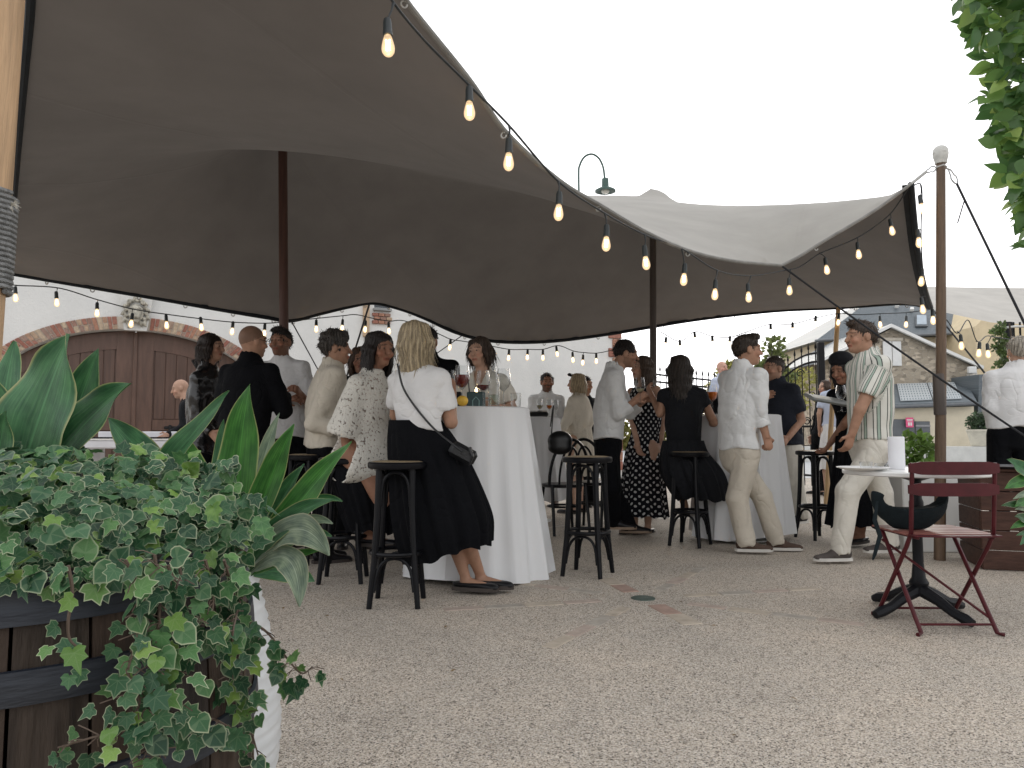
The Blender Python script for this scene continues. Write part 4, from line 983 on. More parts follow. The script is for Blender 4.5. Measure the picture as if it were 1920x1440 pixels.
# bentwood chairs at the far table
def bentchair(loc, rot, label):
    t = thing('bentwood_chair', loc, label, 'chair', 'bentwood chairs at the far table'); t.rotation_euler.z = R(rot)
    local('seat', MB().lathe([(.18, .43), (.2, .44), (.2, .46), (.17, .465)], n=20).mesh('seat', M_bent), t)
    for sx in (-1, 1):
        local('leg', MB().tube([(sx * .14, -.13, .44), (sx * .18, -.17, 0)], [.018, .014], 8).mesh('leg', M_bent), t)
        local('leg', MB().tube([(sx * .17, .15, .46), (sx * .18, .22, 0)], [.018, .014], 8).mesh('leg', M_bent), t)
    def hoop(w, z, y): return [(w * math.cos(a), .15 + y * math.sin(a), .45 + z * math.sin(a) ** .8) for a in [math.pi * i / 20 for i in range(21)]]
    local('back_hoop', MB().tube(hoop(.2, .43, .06), .015, 8).mesh('back_hoop', M_bent), t); local('back_loop', MB().tube(hoop(.1, .36, .05), .011, 8).mesh('back_loop', M_bent), t)
    local('seat_ring', MB().tube([(.14 * math.cos(R(a)), .14 * math.sin(R(a)), .25) for a in range(0, 361, 20)], .01, 6, cap=False).mesh('seat_ring', M_bent), t)
bentchair((.48, 7.15, 0), 200, 'black bentwood chair with a black bag hung over its back'); bentchair((.80, 7.45, 0), 150, 'black bentwood chair with crossed back loops behind the empty stool'); bentchair((3.2, 9.2, 0), 185, 'black bentwood chair standing by the iron gate')
bg_ = SDF(.012, .03); c = A(1050, 826, 6.92); bg_.ell(c, (.115, .06, .09)).ell(c + Vector((0, 0, -.07)), (.11, .06, .06))
P, F = bg_.eval(); hb_ = put('handbag', mesh_np('handbag', P, F, mat('black_leather', (.006, .0065, .008), .3, .3, 20, bump=.2))); tag(hb_, 'rounded black leather bag hanging on a bentwood chair', 'bag')
MB().tube([A(1032, 800, 6.95), A(1036, 770, 6.98), A(1038, 760, 7.0), A(1034, 815, 6.9)], .006, 6).build('strap', MATS['black_leather'], hb_)

# ------------------------------------------------ clothed high tables
def cloth_mat():
    m, nt, b = _new('white_tablecloth'); L = nt.links; co = coords(nt)
    b.inputs['Base Color'].default_value = (.76, .77, .78, 1); b.inputs['Roughness'].default_value = .85; b.inputs['Sheen Weight'].default_value = .2
    n1 = N(nt, 'ShaderNodeTexNoise', Scale=7.0, Detail=4.0); L.new(coords(nt, (1, 1, .25)), n1.inputs['Vector']); bp = N(nt, 'ShaderNodeBump', Strength=.25, Distance=.03); L.new(n1.outputs['Fac'], bp.inputs['Height']); L.new(bp.outputs[0], b.inputs['Normal']); return m
M_cloth = cloth_mat()
def high_table(loc, r, h, rb_, hem, label, tl, seed, nf=13, base=True):
    rn = random.Random(seed); t = thing('high_table', loc, tl, 'table', 'high tables under white cloths')
    MB().lathe([(.03, 0), (.03, h - .03)], loc, 12).build('column', M_white, t)
    MB().lathe([(.26, 0), (.26, .012), (.04, .03)], loc, 24).build('base_plate', M_white, t)
    MB().lathe([(0, h - .03), (r - .01, h - .03), (r - .01, h - .004), (0, h - .004)], loc, 32).build('tabletop', M_white, t)
    n_ = 120; rings = []; ph = [rn.uniform(0, 6.28) for _ in range(4)]; fold = []
    for j in range(n_):
        a = 2 * math.pi * j / n_; f = .55 * math.sin(nf * a + ph[0] + .9 * math.sin(2 * a + ph[1])) + .3 * math.sin((nf * 1.7 // 1) * a + ph[2]) + .25 * math.sin(3 * a + ph[3]); fold.append(f)
    rings.append([(loc[0] + (r - .02) * math.cos(2 * math.pi * j / n_), loc[1] + (r - .02) * math.sin(2 * math.pi * j / n_), h + .003) for j in range(n_)])
    for i in range(25):
        t_ = i / 24; ring = []
        for j in range(n_):
            a = 2 * math.pi * j / n_; zb = hem + .025 * math.sin(2 * a + ph[1]) + .012 * fold[j]; z = h - .002 + (zb - h) * t_
            k = t_ ** .8; rr = r + (rb_ - r) * (t_ ** 1.15) + (fold[j] + .35 * abs(fold[j]) ** 2) * .05 * k
            if i == 0: rr = r; z = h - .004
            ring.append((loc[0] + rr * math.cos(a), loc[1] + rr * math.sin(a), z))
        rings.append(ring)
    o = MB().loft(rings, cap=(True, False)).build('tablecloth', M_cloth, sharp=60); tag(o, label, 'tablecloth', 'white tablecloths')
high_table((-.243, 5.08, 0), .36, 1.108, .475, .018, 'long white cloth over the high table the blonde woman leans on', 'high round table where the blonde woman and the brunette meet', 1)
high_table((.16, 8.1, 0), .36, 1.10, .42, .26, 'white cloth on the high table before the far man in white shirt', 'high round table in front of the far man in white shirt', 2)
high_table((2.05, 6.75, 0), .36, 1.10, .42, .05, 'white cloth on the high table between the linen shirt man and the long-haired woman', 'high round table beside the man in white linen shirt', 3)
high_table((2.52, 7.55, 0), .2, .77, .27, .14, 'short white cloth over the low table by the man in dark shirt', 'low round table by the man in dark shirt', 4, nf=8)

# ------------------------------------------------ bistro table, chair, cushion
M_red = mat('oxblood_paint', (.075, .010, .014), .42, .2, 14, spec=.3, bump=.05)
M_redseat = mat('oxblood_worn', (.27, .105, .085), .4, .2, 14)
M_iron2 = mat('cast_iron', (.006, .007, .01), .45, .3, 20, spec=.25, bump=.15)
tc_ = Vector((2.12, 3.95, 0)); bt = thing('bistro_table', tc_, 'round white bistro table on black cast iron foot behind the red chair', 'table')
MB().lathe([(0, .722), (.345, .722), (.352, .727), (.352, .742), (.345, .748), (0, .748)], tc_, 40).build('tabletop', mat('marble_white', (.78, .78, .77), .3, .06, 5), bt)
MB().lathe([(.05, .10), (.055, .12), (.042, .14), (.048, .165), (.034, .19), (.026, .27), (.025, .45), (.029, .53), (.035, .55), (.035, .58), (.028, .6), (.028, .69), (.10, .715), (.10, .722)], tc_, 16).build('column', M_iron2, bt)
for k in range(4):
    a = R(20 + 90 * k); d = Vector((math.cos(a), math.sin(a), 0))
    MB().tube([tc_ + d * .02 + Vector((0, 0, .125)), tc_ + d * .12 + Vector((0, 0, .09)), tc_ + d * .2 + Vector((0, 0, .05)), tc_ + d * .26 + Vector((0, 0, .035)), tc_ + d * .3 + Vector((0, 0, .022))], [.035, .028, .024, .028, .02], 8).build('foot', M_iron2, bt)
cc_ = Vector((2.08, 3.73, 0)); ch = thing('folding_chair', cc_, 'dark red folding bistro chair with slatted seat and crossed legs', 'chair')
hw = .195
for sx in (-1, 1):
    x = cc_.x + sx * hw
    # back frame runs down to the front feet, seat frame to the rear feet
    MB().tube([(x, cc_.y - .195, .80), (x, cc_.y - .165, .47), (x, cc_.y - .12, .40), (x, cc_.y + .19, .012), (x + sx * .02, cc_.y + .21, .008)], .0105, 8).build('back_leg', M_red, ch)
    x2 = cc_.x + sx * (hw - .018)
    MB().tube([(x2, cc_.y + .17, .452), (x2, cc_.y + .14, .43), (x2, cc_.y - .19, .012), (x2 + sx * .025, cc_.y - .205, .008)], .0105, 8).build('seat_leg', M_red, ch)
    MB().bbox((x2, cc_.y - .01, .448), (.014, .37, .012), .003).build('side_rail', M_red, ch)
MB().tube([(cc_.x - hw + .02, cc_.y - .165, .045), (cc_.x + hw - .02, cc_.y - .165, .045)], .006, 6).build('stretcher', M_red, ch)
MB().tube([(cc_.x - hw, cc_.y + .165, .045), (cc_.x + hw, cc_.y + .165, .045)], .006, 6).build('stretcher', M_red, ch)
MB().tube([(cc_.x - hw, cc_.y + .12, .40), (cc_.x + hw - .02, cc_.y - .14, .07)], .0065, 6).build('stretcher', M_red, ch)
for i in range(7):
    y = cc_.y - .19 + i * .061; w_ = .41 + .02 * math.sin(math.pi * i / 6)
    sl = MB(); n_ = 7; ring = []
    for j in range(n_):
        x = (j / (n_ - 1) - .5) * w_; yy = y - (.02 * (1 - (x / w_ * 2) ** 2) if i == 0 else 0); ring.append([(cc_.x + x, yy - .024, .456), (cc_.x + x, yy + .024, .456), (cc_.x + x, yy + .024, .463), (cc_.x + x, yy - .024, .463)])
    sl.loft(ring).build('seat_slat', M_redseat if i else M_red, ch, smooth=False)
for z, hh in ((.775, .062), (.675, .062)):
    b_ = MB(); rows = []
    for j in range(9):
        s_ = (j / 8 - .5); x = cc_.x + s_ * .425; yb = cc_.y - .195 - .02 * (1 - (2 * s_) ** 2) + (.775 - z) * .09; hz = hh / 2 * (1 - (abs(2 * s_) ** 8) * .35)
        rows.append([(x, yb - .008, z - hz), (x, yb + .004, z - hz), (x, yb + .004, z + hz), (x, yb - .008, z + hz)])
    b_.loft(rows).build('back_slat', M_red, ch, sharp=50)
cuc = A(1706, 930, 3.74); cu = SDF(.007, .02); cu.ell(cuc, (.187, .07, .178))
def cpost(X, D):
    x, y, z = X[..., 0] - cuc.x, X[..., 1] - cuc.y, X[..., 2] - cuc.z
    up = np.sqrt((x / .165) ** 2 + (y / .5) ** 2 + (z / .062) ** 2) - 1
    D = np.maximum(D, -up * .05); D = np.maximum(D, z - .012 - .01 * np.sin(x * 60)); return np.maximum(D + .0035 * wr(X, 30, 3) + .003 * folds(X, 45, 5, (1, 0, .4)), .467 - X[..., 2])
P, F = cu.eval(post=[cpost]); P = relax(P, F, 2, .4)
cuo = put('cushion', mesh_np('cushion', P, F, mat('teal_black_cloth', (.010, .016, .019), .75, .2, 30, spec=.15, bump=.25, bscale=200))); tag(cuo, 'slumped dark teal cushion lying on the red bistro chair', 'cushion')
MB().tube([A(1645, 940, 3.7), A(1640, 975, 3.66), A(1650, 1005, 3.62), A(1640, 1040, 3.6), A(1636, 1050, 3.6)], [.006, .012, .012, .009, .004], 6, flat=.4).build('tie_strap', MATS['teal_black_cloth'], cuo)

# ------------------------------------------------ timber planter
M_plank = mat('planter_board', (.07, .036, .027), .6, .3, 5, spec=.2, stretch=(.5, 4, 6), bump=.2, bscale=30)
pa, pe = Vector((3.235, 5.2, 0)), Vector((4.6, 4.80, 0)); dx_ = (pe - pa).normalized(); ang = math.atan2(dx_.y, dx_.x); Mr = Matrix.Rotation(ang, 3, 'Z'); dn_ = Vector((-dx_.y, dx_.x, 0))
pl = thing('timber_planter', pa, 'brown timber plank planter box at the edge of the court', 'planter'); LW, DW = (pe - pa).length, .5
for i in range(5):
    z = .07 + i * .134
    MB().bbox(pa + dx_ * LW / 2 + dn_ * .014 + Vector((0, 0, z)), (LW, .028, .128), .005, Mr).build('plank', M_plank, pl)
    MB().bbox(pa + dx_ * .012 + dn_ * (DW / 2 + .03) + Vector((0, 0, z)), (.024, DW, .128), .005, Mr).build('plank', M_plank, pl)
MB().bbox(pa + dx_ * LW / 2 + dn_ * (DW / 2) + Vector((0, 0, .62)), (LW - .06, DW - .04, .1), .005, Mr).build('soil', mat('soil', (.010, .009, .007), .95, .3, 30, bump=.6, spec=.05), pl)
MB().bbox(pa + dx_ * LW / 2 + dn_ * .04 + Vector((0, 0, .685)), (LW + .01, .09, .02), .004, Mr).build('rim', M_plank, pl)

# ------------------------------------------------ glassware
M_glass = glass_mat('clear_glass', (.97, .98, .98), .02, .08)
def liq(name, c): return mat(name, c, .12, .05, 5)
M_red_w, M_orange, M_amber, M_pale = liq('red_drink', (.16, .022, .018)), liq('orange_spritz', (.80, .20, .03)), liq('amber_drink', (.55, .25, .06)), liq('pale_drink', (.5, .45, .3))
def wine_glass(base, label, m=None, fill=.5, s=1.0, tall=.215):
    b = Vector(base); o = thing('wine_glass', b, label, 'glass', 'stemmed glasses')
    prof = [(.034, 0), (.034, .002), (.006, .006), (.004, .02), (.004, .085), (.012, .095), (.03, .112), (.04, .135), (.0415, .155), (.038, .18), (.032, tall)]
    MB().lathe([(r * s, z * s) for r, z in prof], b, 16, cap=False).build('bowl', M_glass, o)
    if m: zt = .1 + .085 * fill; rs = np.interp(zt, [.1, .112, .135, .155, .18], [.014, .028, .038, .039, .036]); MB().lathe([(.001, .098 * s), (.013 * s, .1 * s), (.028 * s, .113 * s), (min(.037, float(rs)) * s, min(.135, zt - .002) * s), (float(rs) * s, zt * s), (.001, zt * s)], b, 14).build('drink', m, o)
    return o
def tumbler(base, label, m=None, r=.036, h=.09):
    b = Vector(base); o = thing('tumbler', b, label, 'glass'); MB().lathe([(r * .85, 0), (r * .9, .004), (r, h)], b, 16).build('wall', M_glass, o)
    if m: MB().lathe([(0, .006), (r * .84, .006), (r * .92, h * .6), (0, h * .6)], b, 14).build('drink', m, o)
T1 = 1.113
def on(px, Y, z=T1): p = A(px, 762, Y); return (p.x, Y, z)
wine_glass(on(866, 4.85), 'large stemmed glass of red drink on the near table beside the lemon', M_red_w, .75, 1.25)
wine_glass(on(906, 5.02), 'stemmed glass of red drink in front of the clear bottle', M_red_w, .35, 1.15)
wine_glass(on(944, 4.98), 'empty stemmed glass to the right of the clear bottle', None, 0, 1.2)
wine_glass(on(843, 5.0), 'stemmed glass of red drink half hidden by the blonde woman', M_red_w, .35, 1.15)
tumbler(on(967, 4.92), 'empty water tumbler at the right end of the near table')
lm = MB().ball((A(867, 749, 4.79).x, 4.79, T1 + .034), (.037, .034, .034), 14, 9).build('lemon', mat('lemon_peel', (.80, .50, .06), .5, .1, 30, bump=.2)); tag(lm, 'bright yellow lemon on the near table', 'fruit')
bo = thing('water_bottle', on(926, 4.92), 'tall clear glass water bottle on the near white table', 'bottle'); MB().lathe([(.036, 0), (.038, .01), (.038, .15), (.03, .19), (.016, .235), (.0135, .27), (.0165, .272), (.0165, .285), (.012, .286)], on(926, 4.92), 18).build('glass', M_glass, bo)
MB().lathe([(0, .012), (.032, .012), (.032, .08), (0, .08)], on(926, 4.92), 14).build('water', glass_mat('water_tint', (.86, .92, .86), .02, .1), bo)
M_teal = mat('dark_teal_metal', (.03, .075, .075), .4, .2, 10)
for (px, Y, w_, nm, lab) in ((852, 5.15, .10, 'candle_lantern', 'small black box lantern behind the lemon'), (893, 5.16, .125, 'candle_lantern', 'dark teal box lantern with cut-out house shape on the near table')):
    b = Vector(on(px, Y)); o = thing(nm, b, lab, 'lantern'); mm_ = M_teal if w_ > .11 else M_iron2
    MB().bbox(b + Vector((0, 0, .055)), (w_, .1, .11), .006).build('box', mm_, o)
    MB().tube([b + Vector((dx, -.054, dz)) for dx, dz in ((-.022, .0), (-.022, .05), (0, .075), (.022, .05), (.022, 0))], .004, 5).build('cutout_trim', mat('pale_teal', (.25, .4, .38), .5), o)
    MB().lathe([(0, .11), (.008, .112), (.009, .125), (0, .145)], b, 8).build('flame', emit('candle_flame', (1, .75, .4), 8.0), o)
def on3(px, Y): p = A(px, 780, Y); return (p.x, Y, T1)
wine_glass(on3(1336, 6.62), 'orange spritz in a stemmed glass on the table behind the long-haired woman', M_orange, .7, 1.2)
wine_glass(on3(1324, 6.75), 'amber drink in a stemmed glass next to the orange spritz', M_amber, .5, 1.0)
bk = MB().lathe([(.07, 0), (.085, .02), (.10, .16), (.105, .2), (.1, .2), (.09, .16)], on3(1350, 6.9), 18).build('ice_bucket', M_iron2); tag(bk, 'black ice bucket behind the orange spritz', 'bucket')
for (px, Y, m_, lab) in ((1012, 7.9, M_pale, 'short-filled glass on the far white table'), (1030, 7.92, M_orange, 'glass of orange drink on the far white table'), (1042, 8.0, None, 'empty stemmed glass at the edge of the far white table')):
    p = A(px, 784, Y); wine_glass((p.x, Y, T1), lab, m_, .5, .85)
cl_b = MB().bbox((A(1010, 782, 7.8).x, 7.8, T1 + .03), (.2, .12, .05), .015, Matrix.Rotation(.2, 3, 'X')).build('clutch_bag', MATS['black_leather']); tag(cl_b, 'flat black clutch bag on the far white table', 'bag')
# things on and round the bistro table
vz = MB().lathe([(.039, 0), (.041, .004), (.041, .168), (.038, .172), (.036, .16)], (A(1682, 885, 4.02).x, 4.02, .749), 24).build('white_canister', mat('canister_white', (.80, .80, .83), .5, .04, 5)); tag(vz, 'plain white cylindrical canister on the bistro table', 'canister')
pt_ = A(1618, 884, 3.86); pla = MB().lathe([(0, .002), (.09, .002), (.125, .014), (.128, .016), (.125, .018), (.09, .006), (0, .006)], (pt_.x, pt_.y, .749), 28).build('plate', mat('plate_white', (.82, .82, .81), .25, .03, 4)); tag(pla, 'white plate on the left side of the bistro table', 'plate')
for (px, Y) in ((1624, 3.88), (1652, 3.92)):
    p = A(px, 878, Y); tumbler((p.x, Y, .757 if px < 1640 else .749), 'small ashtray-like glass on the white plate' if px < 1640 else 'low glass bowl beside the white plate', None, .032, .035)
wp_ = A(1722, 880, 6.1); wpl = thing('white_planter', (wp_.x, 6.1, 0), 'white box planter with fresh green herbs behind the bistro table', 'planter')
MB().bbox((wp_.x + .1, 6.1, .34), (.62, .3, .68), .01).build('box', M_white, wpl)
rn = random.Random(12); M_herb = leaf_simple('herb_leaf', (.16, .27, .06), .45, .35)
leaf_cloud(220, bl((wp_.x - .02, 6.1, .79), (.17, .12, .13)), .075, rn, .36).build('herbs', M_herb, wpl, smooth=False)['kind'] = 'stuff'
tr_ = Vector((4.02, 5.12, .70)); ty = MB().lathe([(0, 0), (.2, 0), (.22, .012), (.215, .014), (.195, .004), (0, .004)], tr_, 28).build('tray', mat('black_tray', (.03, .032, .036), .4)); tag(ty, 'round dark tray resting on the timber planter', 'tray')
tumbler((3.70 + .02, 5.16, .70), 'small clear glass on the timber planter', M_pale, .04, .07)
ty.location = (-.5, .12, 0)
# electric piano by the carriage door
M_pw = mat('piano_white', (.66, .66, .69), .35, .06, 6); pk = A(268, 830, 9.3)
pn = thing('electric_piano', (pk.x, 9.3, 0), 'white electric piano in front of the brown carriage door', 'piano')
MB().bbox((pk.x, 9.35, .80), (1.35, .34, .10), .015).build('body', M_pw, pn)
MB().bbox((pk.x, 9.48, .90), (1.3, .05, .12), .01).build('fallboard', M_pw, pn)
wk = MB(); bk2 = MB()
for i in range(52):
    x = pk.x - .61 + i * .0235; wk.box((x, 9.25, .862), (.0215, .15, .018))
    if i % 7 not in (2, 6): bk2.box((x + .0118, 9.29, .876), (.011, .09, .03))
o = wk.build('white_keys', mat('ivory_keys', (.78, .77, .74), .3), pn, smooth=False); o['kind'] = 'stuff'; o = bk2.build('black_keys', M_bent, pn, smooth=False); o['kind'] = 'stuff'
for sx in (-1, 1): MB().bbox((pk.x + sx * .6, 9.35, .38), (.06, .3, .75), .01).build('leg', M_pw, pn)
ms = thing('microphone_stand', (A(371, 800, 6.35).x, 6.35, 0), 'thin microphone stand with brass collar beside the leather jacket woman', 'stand')
p = A(371, 690, 6.35); MB().tube([(p.x, p.y, .02), p], .008, 8).build('pole', mat('chrome_dark', (.2, .2, .2), .3, metal=.8), ms); q = A(371, 765, 6.35); MB().tube([(p.x, p.y, q.z - .12), (p.x, p.y, q.z + .06)], .011, 8).build('collar', mat('brass', (.6, .3, .08), .35, metal=.6), ms)
MB().tube([p, p + Vector((-.03, -.02, .07))], [.018, .022], 8).build('microphone', M_iron2, ms); MB().lathe([(.14, 0), (.14, .012), (.02, .03)], (p.x, p.y, 0), 16).build('base', M_iron2, ms)
# ================================================================ foreground barrel, ivy and broad-leaved plants
BC = Vector((-.735, 1.15, 0)); BR, BZ = .325, .775
M_stave = [mat('stave_%d' % i, c, .65, .6, 7, spec=.2, stretch=(5, 5, .6), bump=.5, bscale=26) for i, c in enumerate([(.036, .027, .021), (.055, .039, .028), (.028, .022, .019), (.046, .032, .024)])]
M_hoop = mat('hoop_blue_black', (.009, .013, .021), .5, .5, 5, stretch=(1, 1, 6), bump=.35, bscale=14)
ba = thing('oak_barrel', BC, 'dark oak half barrel with blue-black hoops holding ivy', 'barrel')
def brad(z): return BR + .035 * (1 - ((z - .40) / .42) ** 2) - .028
NS = 24
for k in range(NS):
    a0, a1 = 2 * math.pi * (k + .025) / NS, 2 * math.pi * (k + .975) / NS; rows = []
    dz = random.uniform(-.006, .004)
    for j in range(9):
        z = .0 + (BZ + dz) * j / 8; r_ = brad(z); ri = r_ - .024
        am = (a0 + a1) / 2
        rows.append([(BC.x + rr * math.cos(a), BC.y + rr * math.sin(a), z) for rr, a in ((r_ - .0015, a0), (r_ + .0005, am), (r_ - .0015, a1), (ri, a1), (ri, a0))])
    MB().loft(rows).build('stave', M_stave[k % 4 if k % 3 else (k * 7) % 4], ba, sharp=25)
for (z0, z1) in ((.716, .773), (.628, .668), (.50, .54), (.10, .15), (.0, .05)):
    prof = [(brad(z0) + .001, z0), (brad(z0) + .0065, z0 + .001), (brad((z0 + z1) / 2) + .007, (z0 + z1) / 2), (brad(z1) + .0065, z1 - .001), (brad(z1) + .001, z1)]
    MB().lathe(prof, BC, 64, cap=False).build('hoop', M_hoop, ba)
MB().lathe([(0, BZ + .05), (.12, BZ + .04), (.2, BZ + .0), (BR - .045, BZ - .04)], BC, 32).build('soil', MATS['soil'], ba)
# ribbed white vase
VC = Vector((-.735, 1.735, 0)); va = thing('ribbed_vase', VC, 'tall white ribbed vase behind the barrel', 'vase'); rows = []; nn = 96
for j in range(60):
    z = .02 + .62 * j / 59; r_ = .135 + .075 * math.sin(math.pi * min(1, (z / .64)) ** .8) * .9 + (.0 if z < .62 else -.004)
    rows.append([(VC.x + (r_ + .0035 * math.sin(2 * math.pi * (z / .017) + 2 * math.pi * i / nn * 2)) * math.cos(2 * math.pi * i / nn), VC.y + (r_ + .0035 * math.sin(2 * math.pi * (z / .017) + 2 * math.pi * i / nn * 2)) * math.sin(2 * math.pi * i / nn), z) for i in range(nn)])
MB().loft(rows, cap=(True, False)).build('body', mat('vase_glaze', (.62, .64, .65), .35, .1, 5), va, sharp=80)
MB().lathe([(.15, .64), (.155, .645), (.15, .65), (.135, .64), (.13, .6)], VC, 48, cap=False).build('rim', MATS['vase_glaze'], va)
MB().lathe([(0, .60), (.138, .60)], VC, 32).build('soil', MATS['soil'], va)

def blade_mat(name, c1, c2, edge, pale=0.0):
    m = bpy.data.materials.new(name); m.use_nodes = True; nt = m.node_tree; L = nt.links; b = nt.nodes['Principled BSDF']
    tc = N(nt, 'ShaderNodeTexCoord'); mp = N(nt, 'ShaderNodeMapping'); mp.inputs['Scale'].default_value = (26, 1.1, 1); L.new(tc.outputs['UV'], mp.inputs['Vector'])
    nz = N(nt, 'ShaderNodeTexNoise', Scale=1.0, Detail=5.0, Roughness=.65); L.new(mp.outputs[0], nz.inputs['Vector'])
    r1 = ramp(nt, [(.3, c1), (.55, tuple((x + y) / 2 for x, y in zip(c1, c2))), (.75, c2)]); L.new(nz.outputs['Fac'], r1.inputs['Fac'])
    n3 = N(nt, 'ShaderNodeTexNoise', Scale=3.0, Detail=2.0); L.new(tc.outputs['UV'], n3.inputs['Vector']); r3 = ramp(nt, [(.35, (.62, .66, .66)), (.65, (1.25, 1.2, 1.1))]); L.new(n3.outputs['Fac'], r3.inputs['Fac'])
    mu = N(nt, 'ShaderNodeMixRGB', blend_type='MULTIPLY'); mu.inputs[0].default_value = .9; L.new(r1.outputs[0], mu.inputs[1]); L.new(r3.outputs[0], mu.inputs[2])
    at = N(nt, 'ShaderNodeAttribute', attribute_name='edge'); er = ramp(nt, [(.90, (0, 0, 0)), (.985, (1, 1, 1))]); L.new(at.outputs['Fac'], er.inputs['Fac'])
    me_ = N(nt, 'ShaderNodeMixRGB'); me_.inputs[2].default_value = (*edge, 1); L.new(er.outputs[0], me_.inputs[0]); L.new(mu.outputs[0], me_.inputs[1])
    mr = ramp(nt, [(.0, (1, 1, 1)), (.05, (0, 0, 0))]); L.new(at.outputs['Fac'], mr.inputs['Fac']); mm_ = N(nt, 'ShaderNodeMixRGB'); mm_.inputs[2].default_value = (*[x * 1.5 for x in c2], 1)
    m4 = N(nt, 'ShaderNodeMath', operation='MULTIPLY'); m4.inputs[1].default_value = .5; L.new(mr.outputs[0], m4.inputs[0]); L.new(m4.outputs[0], mm_.inputs[0]); L.new(me_.outputs[0], mm_.inputs[1])
    # scattered pale specks and scuffs
    vs_ = N(nt, 'ShaderNodeTexVoronoi', Scale=34.0); L.new(tc.outputs['UV'], vs_.inputs['Vector']); sr = ramp(nt, [(.0, (1, 1, 1)), (.07, (0, 0, 0))]); L.new(vs_.outputs['Distance'], sr.inputs['Fac']); m5 = N(nt, 'ShaderNodeMath', operation='MULTIPLY'); m5.inputs[1].default_value = .35; L.new(sr.outputs[0], m5.inputs[0])
    mx2 = N(nt, 'ShaderNodeMixRGB'); mx2.inputs[2].default_value = (.35, .42, .3, 1); L.new(m5.outputs[0], mx2.inputs[0]); L.new(mm_.outputs[0], mx2.inputs[1])
    L.new(mx2.outputs[0], b.inputs['Base Color']); b.inputs['Roughness'].default_value = .33; b.inputs['Specular IOR Level'].default_value = .38
    bp = N(nt, 'ShaderNodeBump', Strength=.3, Distance=.004); L.new(nz.outputs['Fac'], bp.inputs['Height']); L.new(bp.outputs[0], b.inputs['Normal'])
    tl = N(nt, 'ShaderNodeBsdfTranslucent'); L.new(mx2.outputs[0], tl.inputs['Color']); ms_ = N(nt, 'ShaderNodeMixShader'); ms_.inputs[0].default_value = .18
    L.new(b.outputs[0], ms_.inputs[1]); L.new(tl.outputs[0], ms_.inputs[2]); L.new(ms_.outputs[0], nt.nodes['Material Output'].inputs['Surface']); return m
M_b1 = blade_mat('blade_deep', (.030, .115, .052), (.10, .26, .115), (.35, .36, .16))
M_b2 = blade_mat('blade_bright', (.032, .115, .028), (.085, .27, .055), (.36, .40, .16))
M_b3 = blade_mat('blade_pale', (.10, .17, .11), (.36, .42, .32), (.45, .45, .3))
M_b4 = blade_mat('blade_mid', (.024, .09, .038), (.068, .20, .075), (.35, .38, .16))
def blade(base, ctrl, tip, wpx, m, parent, twist=0.0, fold=.22, peak=.45, name='leaf', face=(0, -1, .35)):
    """broad pointed leaf along a bent midrib; wpx: greatest width in metres"""
    n_, k_ = 26, 9; mid = bez(Vector(base), Vector(ctrl), Vector(tip), n_); vs = []; uv = []; ed = []; fs = []; F_ = Vector(face)
    for i in range(n_):
        t = i / (n_ - 1); T = (mid[min(n_ - 1, i + 1)] - mid[max(0, i - 1)]).normalized()
        side = T.cross(F_); side = side.normalized() if side.length > 1e-4 else Vector((1, 0, 0)); nn_ = side.cross(T).normalized()
        a = twist * (t - .3); side, nn_ = side * math.cos(a) + nn_ * math.sin(a), nn_ * math.cos(a) - side * math.sin(a)
        w = wpx / 2 * (min(1, (t / peak)) ** .62 * (1 if t < peak else max(0.0, 1 - ((t - peak) / (1 - peak)) ** 1.9)) ** (1 if t < peak else .95)) + .0012
        if t < .08: w = max(w * .55, .004)
        for j in range(k_):
            s = (j / (k_ - 1) - .5) * 2; wav = .014 * math.sin(t * 15 + (1 if s > 0 else 2.1) + base[0] * 31) * abs(s) ** 2 * (wpx / .1)
            vs.append(mid[i] + side * (s * w) + nn_ * (abs(s) * w * fold + wav * .5)); uv.append((s * .5 + .5, t * 2.2 + base[0] * 7)); ed.append(abs(s))
    for i in range(n_ - 1):
        for j in range(k_ - 1): fs.append((i * k_ + j, i * k_ + j + 1, (i + 1) * k_ + j + 1, (i + 1) * k_ + j))
    mb = MB(); mb.add(vs, fs); mb.uv = uv; me = mb.mesh(name, m, sharp=75); vfloat(me, 'edge', ed); return put(name, me, parent)
Ybar = 1.3
pA = thing('cast_iron_plant', (BC.x, BC.y, BZ - .04), 'broad dark green leaves rising out of the ivy barrel', 'plant')
def PB(l, Y0, m, parent, **kw): (b, c, t, w_) = l; return blade(A(b[0], b[1], Y0[0]), A(c[0], c[1], (Y0[0] + Y0[1]) / 2), A(t[0], t[1], Y0[1]), w_, m, parent, **kw)
PB(((20, 960), (62, 800), (132, 626), .150), (1.28, 1.22), M_b1, pA, fold=.12, peak=.52, twist=.35)
PB(((80, 960), (135, 790), (185, 653), .075), (1.34, 1.34), M_b4, pA, twist=-.4, fold=.3)
PB(((50, 950), (130, 800), (247, 719), .092), (1.30, 1.27), M_b4, pA, twist=.5, fold=.25, peak=.55)
PB(((0, 960), (-10, 800), (28, 640), .10), (1.38, 1.42), M_b1, pA, fold=.2)
PB(((30, 960), (10, 830), (-30, 690), .09), (1.32, 1.3), M_b4, pA, fold=.2, twist=-.3)
PB(((-20, 950), (-5, 860), (12, 770), .06), (1.22, 1.2), M_b4, pA)
PB(((340, 950), (285, 860), (203, 784), .062), (1.42, 1.45), M_b1, pA, fold=.3, peak=.5)
PB(((60, 960), (110, 880), (135, 838), .045), (1.2, 1.18), M_b1, pA)
PB(((230, 970), (320, 860), (431, 733), .046), (1.32, 1.30), M_b4, pA, twist=.5, fold=.32, peak=.5)
pB = thing('aspidistra', (VC.x, VC.y, .6), 'arching pointed leaves fanning out of the white ribbed vase', 'plant')
